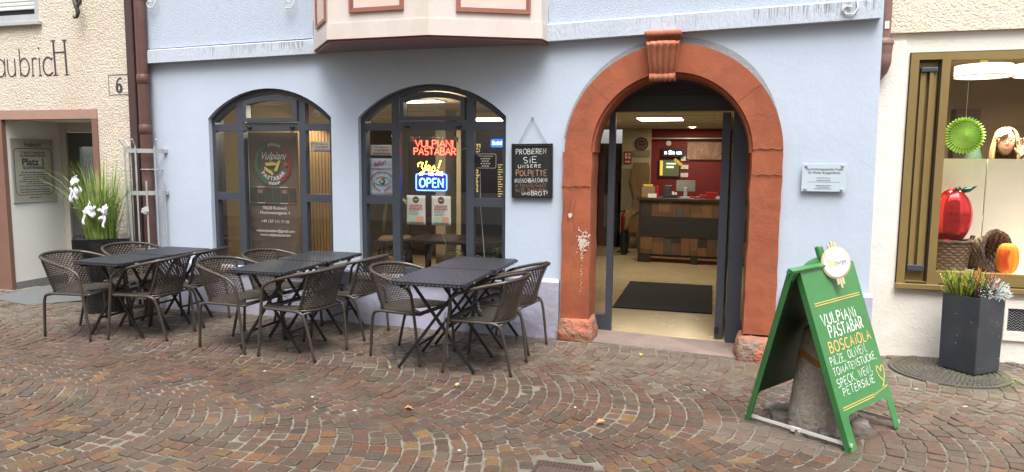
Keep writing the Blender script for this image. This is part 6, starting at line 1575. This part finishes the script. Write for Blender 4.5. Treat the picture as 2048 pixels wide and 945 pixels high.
for k in range(400):
    az_ = rs.uniform(0, 2*PI); r0 = .14*math.sqrt(rs.random()); blade(mb, (r0*math.cos(az_), r0*math.sin(az_), 0), az_+rs.gauss(0, .4), rs.uniform(.45, .98), rs.uniform(.02, .27), max(0, rs.gauss(.08, .15)), rs.uniform(.003, .0052))
for az_, L_ in ((R(200), 1.15), (R(190), 1.05), (R(215), 1.1), (R(170), 1.2), (R(350), .95), (R(185), 1.25)): blade(mb, (.08*math.cos(az_), .08*math.sin(az_), 0), az_, L_, .35, .42, .004)
obj('foliage', mb, m_gb, gr_, local=True)
m_gauze = M('white_gauze', (.80, .80, .84), .7)
def bow(label, c, s, seed):
    rs = random.Random(seed); mb = MB()
    for k in range(3):
        a = rs.uniform(0, 2*PI); 
        def f(u, v, a=a, k=k):
            t_ = u*PI*1.1; r_ = s*(.35+.65*math.sin(t_)); return (c[0]+r_*math.cos(a+v*.5)*.8+.012*math.sin(v*7+k), c[1]+.03*math.sin(t_*1.5+k)+.02*v, c[2]+r_*math.sin(a+v*.4)+.05*(v-.5)*s/.1+.012*math.sin(u*9+k))
        mb.grid(f, 10, 6)
    mb.grid(lambda u, v: (c[0]+(v-.5)*.03+.015*math.sin(u*6), c[1]-.02, c[2]-s*1.3*u), 8, 3); o = obj('gauze_bow', mb, m_gauze, smooth=True); solidify(o, .002); tag(o, label, 'bow')
bow('white gauze bow high on the left of the ornamental grass', (-6.42, -.56, 1.33), .115, 1); bow('white gauze bow in the middle of the ornamental grass', (-6.22, -.60, 1.10), .115, 2); bow('white gauze bow low on the right of the ornamental grass', (-6.03, -.54, 1.05), .10, 3)

# ------------------------------------------------------------------ drainpipes and their guard
dp = thing('drainpipe', 'dark brown square drainpipe running down the joint beside the cream wall', 'drainpipe', (-6.02, -.06, 0))
mb = MB(); mb.rbox(-6.085, -5.985, -.11, -.01, .02, 6.5, .012, 3); obj('pipe', mb, m_pipe_dk, dp)
mb = MB(); mb.box(-6.095, -5.975, -.004, -.001, .02, 6.5); obj('backing', mb, m_pipe_dk, dp)
d2 = thing('drainpipe', 'red brown round drainpipe beside the blue wall behind the steel guard', 'drainpipe', (-5.895, -.08, 0))
mb = MB(); mb.lathe([(.06, .02), (.06, 6.5)], -5.895, -.085, 20, caps=False); obj('pipe', mb, m_pipe_br, d2, smooth=True)
mb = MB()
for z in (3.35, 2.48, 1.95): mb.lathe([(.0605, z-.05), (.066, z-.045), (.066, z+.045), (.0605, z+.05)], -5.895, -.085, 20, caps=False)
obj('joint_sleeve', mb, m_pipe_br, d2, smooth=True)
mb = MB()
for z in (1.52, .35): mb.tube([(-5.895+.064*math.cos(a), -.085+.064*math.sin(a), z) for a in [2*PI*i/16 for i in range(16)]], .006, 5, closed=True); mb.tube([(-5.83, -.085, z), (-5.78, -.05, z), (-5.77, -.002, z)], .007, 5)
obj('pipe_clamp', mb, m_galv, d2)
tg = thing('pipe_guard', 'galvanised steel guard of upright rods bent round the drainpipes', 'pipe guard', (-5.93, -.1, 0))
gc = (-5.945, -.03); gr0 = .215
def gp_(a, r_=gr0): return (gc[0]+r_*math.cos(a), gc[1]+r_*.95*math.sin(a))
for z in (1.72, 1.27, .655, .14):
    mb = MB(); P = [gp_(R(182+176*i/24)) for i in range(25)]; vs = []; fs = []
    for x, y in P: vs += [(x, y, z-.022), (x, y, z+.022)]
    for i in range(24): fs.append((2*i, 2*i+2, 2*i+3, 2*i+1))
    mb.add(vs, fs); mb.rbox(P[0][0]-.03, P[0][0]+.004, -.03, -.002, z-.022, z+.022, .002); mb.rbox(P[-1][0]-.004, P[-1][0]+.03, -.03, -.002, z-.022, z+.022, .002); o = obj('hoop', mb, m_galv, tg); solidify(o, .005)
for k in range(8):
    a = R(184+172*k/7); x, y = gp_(a, gr0+.008); o_ = (math.cos(a)*.05, math.sin(a)*.05)
    top = 1.86 if k % 2 == 0 else 1.42
    P = [(x, y, .06), (x, y, 1.72)]+([(x, y, 1.77), (x+o_[0], y+o_[1], 1.84)] if k % 2 == 0 else []) if k % 2 == 0 else [(x, y, .06), (x, y, 1.40)]
    mb = MB(); mb.tube(P, .009, 6); obj('rod', mb, m_galv, tg)
mb = MB(); x, y = gp_(R(300), gr0+.02); T = Matrix.Translation((x, y, 1.08)) @ Matrix.Rotation(R(20), 4, 'Y'); mb.rbox(-.04, .03, -.004, .004, -.03, .02, .003, T=T); mb.rbox(.0, .06, -.008, -.005, -.01, .045, .003, T=T @ Matrix.Rotation(R(-25), 4, 'Y')); tag(obj('paper_scrap', mb, M('foil_scrap', (.62, .64, .66), .4, metal=.2)), 'crumpled silver scrap caught on the steel pipe guard', 'scrap')
d3 = thing('drainpipe', 'pale red brown downpipe stub ending in a wide mouth above the shop window', 'drainpipe', (1.31, .15, 2.5))
hx, hy = 1.305, .17
mb = MB(); mb.lathe([(.052, 2.66), (.052, 6.5)], hx, hy, 20, caps=False); obj('pipe', mb, m_pipe_lt, d3, smooth=True)
mb = MB(); mb.lathe([(.082, 2.62), (.082, 2.645), (.07, 2.66), (.054, 2.672)], hx, hy, 24, caps=False); mb.lathe([(.078, 2.62), (.070, 2.54)], hx, hy, 24, caps=False)
mb.tube(smooth_path([(hx, hy, 2.55), (hx+.0, hy, 2.47), (hx-.01, hy+.03, 2.42), (hx-.02, hy+.10, 2.39)], 4), [.070]*5+[.066]*4+[.06]*4, 16); obj('hopper', mb, m_pipe_lt, d3, smooth=True)
mb = MB(); mb.rbox(hx-.005, hx+.028, hy-.0555, hy-.0525, 2.74, 2.80, .0008); obj('paper_remnant', mb, m_paper, d3)

# ------------------------------------------------------------------ signs on the walls
cbd = thing('chalkboard', 'black chalkboard with handwritten menu hanging from a cord by the sandstone door', 'chalkboard', (-1.61, -.03, 1.3))
m_slate = M('black_slate', (.008, .008, .009), .75, var=.2, vs=12); TCB = Matrix.Translation((-1.608, -.012, 1.555)) @ Matrix.Rotation(R(-.6), 4, 'Y')
mb = MB(); mb.prism([(-.195, -.25), (.195, -.25), (.195, .25), (-.195, .25)], -.022, .0, holes=[[(-.178, -.233), (.178, -.233), (.178, .233), (-.178, .233)]], T=TCB); obj('frame', mb, M('black_board_frame', (.014, .014, .016), .4), cbd)
mb = MB(); mb.box(-.177, .177, -.014, -.002, -.232, .232, T=TCB); obj('slate', mb, m_slate, cbd)
T = TCB @ frame((0, -.0145, 0), (1, 0, 0), (0, 0, 1))
mb = MB(); strokes(mb, T, 'PROBiEREN', -.01, .155, .048, .0023, 'C', width=.285, rise=.03); strokes(mb, T, 'SiE', -.02, .075, .055, .0026, 'C', width=.125); strokes(mb, T, 'UNSERE', -.025, .03, .028, .0021, 'C', width=.215, rise=.03, gap=.4); strokes(mb, T, '(FLEiSCHBÄLLCHEN)', -.012, -.105, .036, .0017, 'C', width=.305, rise=.03); strokes(mb, T, 'UND', -.058, -.222, .022, .0018, 'C', width=.075); strokes(mb, T, 'BROT!', .068, -.225, .040, .0023, 'C', width=.15); obj('white_chalk', mb, m_chalk, cbd)
mb = MB(); strokes(mb, T, 'POLPETTE', -.008, -.045, .050, .0033, 'C', width=.29); obj('tan_chalk', mb, m_chalk_b, cbd)
mb = MB(); strokes(mb, T, 'iN TOMATENSAUCE', -.012, -.150, .032, .0017, 'C', width=.295, rise=.02); strokes(mb, T, 'KÄSE, BASiLiKUM', -.01, -.192, .030, .0018, 'C', width=.29, rise=.02); obj('faded_chalk', mb, m_chalk_b2, cbd)
mb = MB(); mb.tube([(-1.74, -.018, 1.805), (-1.612, -.02, 2.04), (-1.475, -.018, 1.805)], .0035, 5); mb.lathe([(.008, 0), (.010, .012)], n=8, T=Matrix.Translation((-1.612, -.0, 2.04)) @ Matrix.Rotation(R(90), 4, 'X')); obj('cord', mb, M('grey_cord', (.25, .25, .22), .8), cbd)
pq = thing('acrylic_plaque', 'clear acrylic practice plaque on four studs on the blue wall right of the doorway', 'plaque', (.885, -.03, 1.53))
m_acr = M('frosted_acrylic', (.50, .60, .68), .2); mb = MB(); mb.rbox(.715, 1.055, -.036, -.030, 1.415, 1.645, .002); obj('acrylic_sheet', mb, m_acr, pq)
mb = MB()
for x in (.745, 1.022):
    for z in (1.628, 1.435): mb.lathe([(.012, 0), (.012, .04), (.009, .044)], n=14, T=Matrix.Translation((x, -.001, z)) @ Matrix.Rotation(R(90), 4, 'X'))
obj_split('stud', mb, m_galv, pq)
T = facing(.885, -.0375, 1.53); mb = MB(); ptext(mb, T, 'Psychotherapeutische Praxis', .0, .062, .0265, sx=.93); ptext(mb, T, 'für Kinder & Jugendliche', .0, .034, .0265, sx=.93)
for z, w_ in ((-.005, .055), (-.026, .055), (-.068, .06), (-.080, .05), (-.094, .07)):
    for k in range(int(w_*2/.012)):
        mb.box(-w_+k*.012, -w_+k*.012+.009, .0, .0004, z, z+.005) if False else mb.add([(-w_+k*.012, z, 0), (-w_+k*.012+.009, z, 0), (-w_+k*.012+.009, z+.005, 0), (-w_+k*.012, z+.005, 0)], [(0, 1, 2, 3)], T)
mb.add([(-.125, -.0375, 0), (.125, -.0375, 0), (.125, -.0355, 0), (-.125, -.0355, 0)], [(0, 1, 2, 3)], T); obj('lettering', mb, m_txt, pq)
# metal theatre sign inside the brown doorway, on the wall that faces right
ps2 = thing('metal_sign', 'brushed metal notice with the words Platz 1 inside the brown doorway', 'sign', (-8.02, .36, 1.1)); m_brushed = M('brushed_sign_metal', (.40, .375, .31), .4, metal=.25, var=.08, vs=20, stretch=(1, 1, 8))
y0_, y1_ = .075, .64; zc_ = 1.48; TSg = frame((-8.018, (y0_+y1_)/2, zc_), (0, 1, 0), (0, 0, 1)); w_ = (y1_-y0_)/2; h_ = .385
mb = MB(); mb.rbox(-w_, w_, -h_, h_, -.010, .004, .003, T=TSg); obj('plate', mb, m_brushed, ps2)
mb = MB(); m2 = MB(); m2.prism([(-w_, -h_), (w_, -h_), (w_, h_), (-w_, h_)], -.008, -.004, holes=[[(-w_+.014, -h_+.014), (w_-.014, -h_+.014), (w_-.014, h_-.014), (-w_+.014, h_-.014)]]); mb.add([TSg @ Vector((x, z, -y)) for x, y, z in m2.v], m2.f); obj('rim', mb, m_galv, ps2)
mb = MB(); T = TSg @ Matrix.Translation((0, 0, .0052)); pth = []
for k, (sx, sy) in enumerate(((1, 1), (-1, 1), (-1, -1), (1, -1))): pth += [(sx*(w_-.09)+.055*math.cos(R(90*k+90*i/5)), -.015+sy*.225+.055*math.sin(R(90*k+90*i/5)), 0) for i in range(6)]
mb.tube(pth, .004, 4, closed=True, T=T @ Matrix.Diagonal((1, 1, .3, 1)))
ptext(mb, T, 'HubricH', 0, .285, .085, sx=.75, bold=.001); ptext(mb, T, 'T·ROTTWEILER', 0, .20, .038, spacing=1.25, bold=.001); ptext(mb, T, 'KUNDENSPIEGEL', 0, .165, .038, spacing=1.2, bold=.001); ptext(mb, T, 'Platz 1', 0, .065, .115, bold=.003); mb.add([(-.145, .05, 0), (.145, .05, 0), (.145, .056, 0), (-.145, .056, 0)], [(0, 1, 2, 3)], T); ptext(mb, T, 'BRANCHENSIEGER', 0, .018, .034, bold=.001)
rs = random.Random(5)
for k, z in enumerate((-.03, -.06, -.087, -.114, -.141, -.168, -.195, -.24, -.268, -.335)):
    wl = (.17, .20, .15, .17, .20, .11, .20, .20, .19, .08)[k]; x = -wl
    while x < wl-.01:
        l_ = rs.uniform(.015, .05); mb.add([(x, z, 0), (min(x+l_, wl), z, 0), (min(x+l_, wl), z+.011, 0), (x, z+.011, 0)], [(0, 1, 2, 3)], T); x += l_+.008
mb.add([(-.2, -.217, 0), (.2, -.217, 0), (.2, -.214, 0), (-.2, -.214, 0)], [(0, 1, 2, 3)], T); obj('lettering', mb, m_letter, ps2)

# ------------------------------------------------------------------ a woman inside the shop
m_skin = M('skin', (.56, .36, .27), .55, var=.04, vs=20); m_hair = M('blonde_hair', (.42, .295, .165), .5, var=.25, vs=14, stretch=(6, 6, .8)); m_blazer = M('dark_blazer', (.018, .016, .025), .8, var=.2, vs=9); m_blouse = M('grey_patterned_blouse', (.22, .20, .24), .8, var=.5, vs=60)
PX, PY, PZ = 2.60, 1.22, .25
wo = thing('person', 'woman with shoulder length blonde hair and glasses in a dark jacket behind the display board', 'person', (PX, PY, PZ)); FACE_ROT = R(-13)
def skinned(name, verts, edges, radii, mat, par, sub=2):
    me = bpy.data.meshes.new(name); me.from_pydata(verts, edges, []); o = bpy.data.objects.new(name, me); COL.objects.link(o); sk = o.modifiers.new('sk', 'SKIN'); sk.use_smooth_shade = True
    if not me.skin_vertices: me.skin_vertices.new()
    for i, r_ in enumerate(radii): me.skin_vertices[0].data[i].radius = r_ if isinstance(r_, tuple) else (r_, r_)
    me.skin_vertices[0].data[0].use_root = True
    s_ = o.modifiers.new('sb', 'SUBSURF'); s_.levels = sub; s_.render_levels = sub
    bpy.context.view_layer.update(); dg = bpy.context.evaluated_depsgraph_get(); m2 = bpy.data.meshes.new_from_object(o.evaluated_get(dg)); bpy.data.objects.remove(o); m2.name = name; m2.materials.clear(); m2.materials.append(mat)
    o = bpy.data.objects.new(name, m2); COL.objects.link(o); o.parent = par; return o
HZ = 1.585    # centre of the head above the floor (total height about 1.72 m)
V = [(0, 0, .95), (0, 0, 1.12), (0, 0, 1.30), (0, 0, 1.40), (0, .0, 1.47), (-.17, 0, 1.38), (.17, 0, 1.38), (-.21, -.02, 1.10), (-.17, -.12, .90), (.23, -.06, 1.15), (.17, -.20, 1.32), (.125, -.19, 1.46), (-.09, 0, .88), (.09, 0, .88), (-.10, -.02, .48), (.10, -.02, .48), (-.10, .0, .06), (.10, .0, .06), (-.10, -.10, .03), (.10, -.10, .03), (-.15, -.17, .85)]
E_ = [(0, 1), (1, 2), (2, 3), (3, 4), (3, 5), (3, 6), (5, 7), (7, 8), (6, 9), (9, 10), (10, 11), (0, 12), (0, 13), (12, 14), (13, 15), (14, 16), (15, 17), (16, 18), (17, 19), (8, 20)]
RD = [(.16, .12), (.13, .10), (.15, .11), (.10, .08), .055, .065, .065, .048, .036, .048, .036, .03, .09, .09, .06, .06, .04, .04, .035, .035, .028]
skinned('body', V, E_, RD, m_skin, wo)
V2 = [(0, .0, .92), (0, 0, 1.12), (0, .005, 1.30), (0, .005, 1.39), (-.17, 0, 1.38), (.17, 0, 1.38), (-.21, -.02, 1.10), (-.17, -.12, .91), (.23, -.06, 1.15), (.178, -.19, 1.30), (0, 0, .80), (-.09, 0, .7), (.09, 0, .7), (-.10, -.02, .45), (.10, -.02, .45), (-.10, 0, .10), (.10, 0, .10)]
skinned('jacket', V2, [(0, 1), (1, 2), (2, 3), (3, 4), (3, 5), (4, 6), (6, 7), (5, 8), (8, 9), (0, 10), (10, 11), (10, 12), (11, 13), (12, 14), (13, 15), (14, 16)], [(.18, .14), (.15, .12), (.17, .13), (.09, .085), .08, .08, .06, .048, .06, .046, (.17, .13), .1, .1, .07, .07, .055, .055], m_blazer, wo)
mb = MB(); mb.grid(lambda u, v: ((u-.5)*.16*(1-.5*v), -.137+.02*v+abs(u-.5)*.04, 1.20+.22*v), 8, 6); obj('blouse', mb, m_blouse, wo, local=True, smooth=True)
def headf(u, v):
    a = 2*PI*u-PI/2; p = -PI/2+PI*v; c = math.cos(p); s_ = math.sin(p); x = .077*c*math.cos(a); y = .096*c*math.sin(a); z = .118*s_
    if s_ < 0: k = 1+.17*s_; x *= k; y = y*(1+.08*s_)-.012*-s_
    f = max(0, -math.sin(a))*c
    nose = math.exp(-((math.cos(a))/.16)**2)*math.exp(-((z+.012)/.026)**2)*f; y -= .020*nose
    for ex_ in (-.032, .032): y += .010*math.exp(-((x-ex_)/.017)**2-((z-.018)/.014)**2)*f
    y -= .006*math.exp(-(x/.024)**2-((z+.055)/.010)**2)*f; y -= .008*math.exp(-(x/.03)**2-((z+.095)/.018)**2)*f
    return (x, y, HZ+.02+z)
mb = MB(); mb.grid(headf, 56, 40, closeu=True); hd = obj('head', mb, m_skin, wo, local=True, smooth=True)
mb = MB()
for s_ in (-1, 1): mb.ball((s_*.032, -.079, HZ+.038), (.0115, .0095, .0062), 12, 8)
obj_split('eyeball', mb, M('eye_white', (.72, .70, .68), .3), hd, local=True); mb = MB()
for s_ in (-1, 1): mb.ball((s_*.032, -.0885, HZ+.038), (.0052, .003, .0052), 10, 6)
obj_split('iris', mb, M('iris_dark', (.06, .05, .04), .3), hd, local=True)
mb = MB(); mb.tube(smooth_path([(-.026, -.090, HZ-.031), (-.010, -.099, HZ-.0335), (0, -.0995, HZ-.035), (.010, -.099, HZ-.0335), (.026, -.090, HZ-.031)], 4), .0036, 6); mb.tube(smooth_path([(-.024, -.090, HZ-.0325), (0, -.0985, HZ-.043), (.024, -.090, HZ-.0325)], 5), .0044, 6); obj('lips', mb, M('lips', (.45, .20, .16), .5), hd, local=True)
mb = MB()
for s_ in (-1, 1): mb.tube(smooth_path([(s_*.016, -.094, HZ+.058), (s_*.034, -.092, HZ+.063), (s_*.052, -.078, HZ+.056)], 4), .0032, 5)
obj_split('eyebrow', mb, M('brow', (.20, .12, .06), .8), hd, local=True)
mb = MB()
for s_ in (-1, 1): mb.ball((s_*.076, .008, HZ+.02), (.010, .018, .030), 10, 8)
obj_split('ear', mb, m_skin, hd, local=True, smooth=True)
mb = MB()
for s_ in (-1, 1):
    mb.tube([(s_*.034+.027*math.cos(a), -.108+.008*abs(math.cos(a))*(1 if s_*math.cos(a) > 0 else 0), HZ+.034+.019*math.sin(a)) for a in [2*PI*i/20 for i in range(20)]], .0024, 5, closed=True); mb.tube([(s_*.061, -.10, HZ+.04), (s_*.078, -.04, HZ+.04), (s_*.080, .01, HZ+.035)], .002, 4)
mb.tube([(-.008, -.110, HZ+.04), (0, -.114, HZ+.043), (.008, -.110, HZ+.04)], .0022, 4); obj('glasses', mb, m_rubber, wo, local=True)
mb = MB(); rs = random.Random(4)
def hairf(u, v):
    # cap from the crown down to the shoulders, open over the face
    a = R(-38)+R(256)*u; t_ = v; wob = 1+.03*math.sin(u*60)+.02*math.sin(u*23+v*9)
    if t_ < .5: p = PI/2*(1-t_/.5); r_ = math.cos(p)**.8; z = HZ+.045+.105*math.sin(p)
    else: q = (t_-.5)/.5; r_ = 1.0+.22*math.sin(q*PI*.8); z = HZ+.045-.235*q+.01*math.sin(u*31)
    return (.086*r_*wob*math.cos(a), .104*r_*wob*math.sin(a)+.010, z)
mb.grid(hairf, 70, 26)
def fringe(u, v):
    # swept fringe from the parting across the forehead
    x = .045-.125*u; q = v; edge = HZ+.098-.055*u*u+.004*math.sin(u*41)
    z = (HZ+.150-.020*u*u)*(1-q)+edge*q; y = -.034-.083*math.sin(q*PI/2)+.62*x*x/.08*q+.002*math.sin(u*55)
    return (x*(.55+.45*q)-.012*q, y, z)
mb.grid(fringe, 40, 10)
o = obj('hair', mb, m_hair, wo, local=True, smooth=True); solidify(o, .012, -1)
def hand(px, py, pz, rot, nm='hand'):
    """palm with four unequal curled fingers and a thumb leaving its side"""
    V = [(0, 0, 0), (0, 0, .045), (0, -.002, .085)]; E2 = [(0, 1), (1, 2)]; Rr = [(.022, .016), (.034, .014), (.036, .012)]
    for k, (x, L_) in enumerate(((-.030, .062), (-.010, .074), (.010, .070), (.029, .054))):
        b_ = len(V); V += [(x, -.004, .088), (x*1.12, -.010, .088+L_*.5), (x*1.15, -.026, .088+L_*.85), (x*1.15, -.038, .088+L_*.98)]; E2 += [(2, b_), (b_, b_+1), (b_+1, b_+2), (b_+2, b_+3)]; Rr += [.0095, .0088, .008, .007]
    b_ = len(V); V += [(-.030, -.006, .030), (-.052, -.014, .056), (-.058, -.022, .082)]; E2 += [(0, b_), (b_, b_+1), (b_+1, b_+2)]; Rr += [.012, .010, .0085]
    T = Matrix.Translation((px, py, pz)) @ rot; V = [tuple(T @ Vector(v)) for v in V]; skinned(nm, V, E2, Rr, m_skin, wo, 2)
hand(.122, -.185, 1.475, Matrix.Rotation(R(-8), 4, 'Y') @ Matrix.Rotation(R(-12), 4, 'X')); hand(-.15, -.17, .86, Matrix.Rotation(R(170), 4, 'X'))
wo.rotation_euler = (0, 0, FACE_ROT)

# ------------------------------------------------------------------ fallen leaves, scraps and tufts between the stones
m_lf = [M('brown_dry_leaf', (.20, .085, .035), .8, var=.3, vs=40), M('tan_dry_leaf', (.42, .24, .10), .8, var=.3, vs=40), M('yellow_leaf', (.50, .40, .12), .8, var=.3, vs=40), M('pale_scrap', (.62, .56, .46), .8)]
LV = [((-2.83, -1.09), 0, .05, 'curled brown dry leaf on the paving left of the right tables'), ((-3.97, -1.16), 0, .055, 'brown dry leaf on the paving under the middle tables'), ((-4.15, -1.40), 0, .03, 'small red brown leaf by the left chair of the middle tables'), ((-4.52, -1.2), 1, .035, 'tan leaf on the paving right of the leftmost tables'), ((-2.4, -1.42), 1, .045, 'flat tan leaf beside the front leg of the right tables'), ((-.62, -2.07), 1, .06, 'pale orange leaf on the setts in front of the doorway'), ((-.86, -.93), 1, .035, 'small pinkish leaf on the setts right of the right tables'), ((-1.74, -1.66), 2, .04, 'yellow green leaf on the setts in front of the right tables'), ((-1.88, -2.2), 1, .05, 'tan leaf on the front setts below the right tables'), ((-.53, -.42), 2, .035, 'yellow leaf by the threshold stone of the doorway'), ((-7.05, -1.3), 1, .05, 'orange leaf on the paving at the far left edge'), ((-1.25, -.52), 1, .03, 'pinkish leaf close to the base of the blue wall near the sandstone jamb')]
for k, ((x, y), mi, s, lab) in enumerate(LV):
    rs = random.Random(k+50); mb = MB(); a = rs.uniform(0, 2*PI); n_ = 8; P = []
    for i in range(n_+1):
        t_ = i/n_; w = s*.42*math.sin(PI*min(1, t_*.95+.04))*(1+.35*math.sin(i*2.3)); zz = .006+.010*math.sin(t_*PI)+.008*t_; P.append((t_*s-s/2, w, zz))
    vs = []
    for (u, w, zz) in P: vs += [(u, -w, zz+.010*rs.random()), (u, 0, zz), (u, w, zz+.010*rs.random())]
    fs = []
    for i in range(n_): q = i*3; fs += [(q, q+1, q+4, q+3), (q+1, q+2, q+5, q+4)]
    mb.add(vs, fs, Matrix.Rotation(a, 4, 'Z')); mb.tube([(-s/2, 0, .006), (-s*.8, .004, .008)], .0012, 4, T=Matrix.Rotation(a, 4, 'Z')); o = obj('fallen_leaf', mb, m_lf[mi]); o.location = (x, y, gz(x, y)); solidify(o, .0008); tag(o, lab, 'leaf', 'fallen leaves on the paving')
SC = [((-1.48, -2.9), 'large pale'), ]
for k, ((x, y), lab) in enumerate([((-2.21, -2.32), 'pale round scrap on the setts left of centre in the foreground'), ((-2.62, -2.17), 'tiny pale scrap on the setts above the left foreground scrap'), ((-1.33, -2.72), 'white scrap on the setts just above the drain cover'), ((-.83, -1.83), 'tiny white scrap on the setts in front of the doorway'), ((.0, -1.2), 'tiny pale scrap on the setts left of the green board'), ((1.72, -1.02), 'white cigarette end on the setts right of the green board'), ((1.50, -.70), 'pale scrap by the edge of the manhole cover'), ((-3.3, -1.75), 'pale speck on the setts in front of the middle tables')]):
    rs = random.Random(k+80); mb = MB(); n_ = 8; mb.lathe([(.001, .004), (.007+.003*rs.random(), .004), (.009, .0)], n=8, caps=False, T=Matrix.Rotation(rs.random()*6, 4, 'Z') @ Matrix.Diagonal((1.5 if k != 5 else 2.5, .8 if k != 5 else .5, 1, 1))); o = obj('litter_scrap', mb, m_lf[3]); o.location = (x, y, gz(x, y)+.002); tag(o, lab, 'scrap', 'pale scraps on the paving')
m_moss = M('joint_grass', (.12, .22, .03), .8, var=.3, vs=30)
mb = MB(); rs = random.Random(12)
def sprout(x, y, n, s):
    for k in range(n):
        a = rs.uniform(0, 2*PI); leafblade(mb, (x+rs.gauss(0, s), y+rs.gauss(0, s*.6), gz(x, y)-.004), (math.cos(a), math.sin(a), rs.uniform(.3, 1.4)), rs.uniform(.012, .035), .0035, .3, 3)
for x, y, n, s in ((-4.83, -1.43, 14, .03), (-3.7, -1.62, 34, .045), (-3.45, -1.55, 10, .02), (-1.55, -1.95, 12, .02), (1.47, -.25, 60, .05), (2.27, -.28, 90, .07), (2.2, -.4, 40, .05), (1.1, -1.3, 26, .05), (.95, -1.2, 20, .05), (-.4, -2.3, 6, .01), (1.75, -.52, 20, .06), (-1.95, -2.25, 10, .03), (-5.9, -.55, 30, .12)): sprout(x, y, n, s)
tag(obj('joint_grass', mb, m_moss), 'small green grass and moss tufts growing in the paving joints', 'grass', kind='stuff')
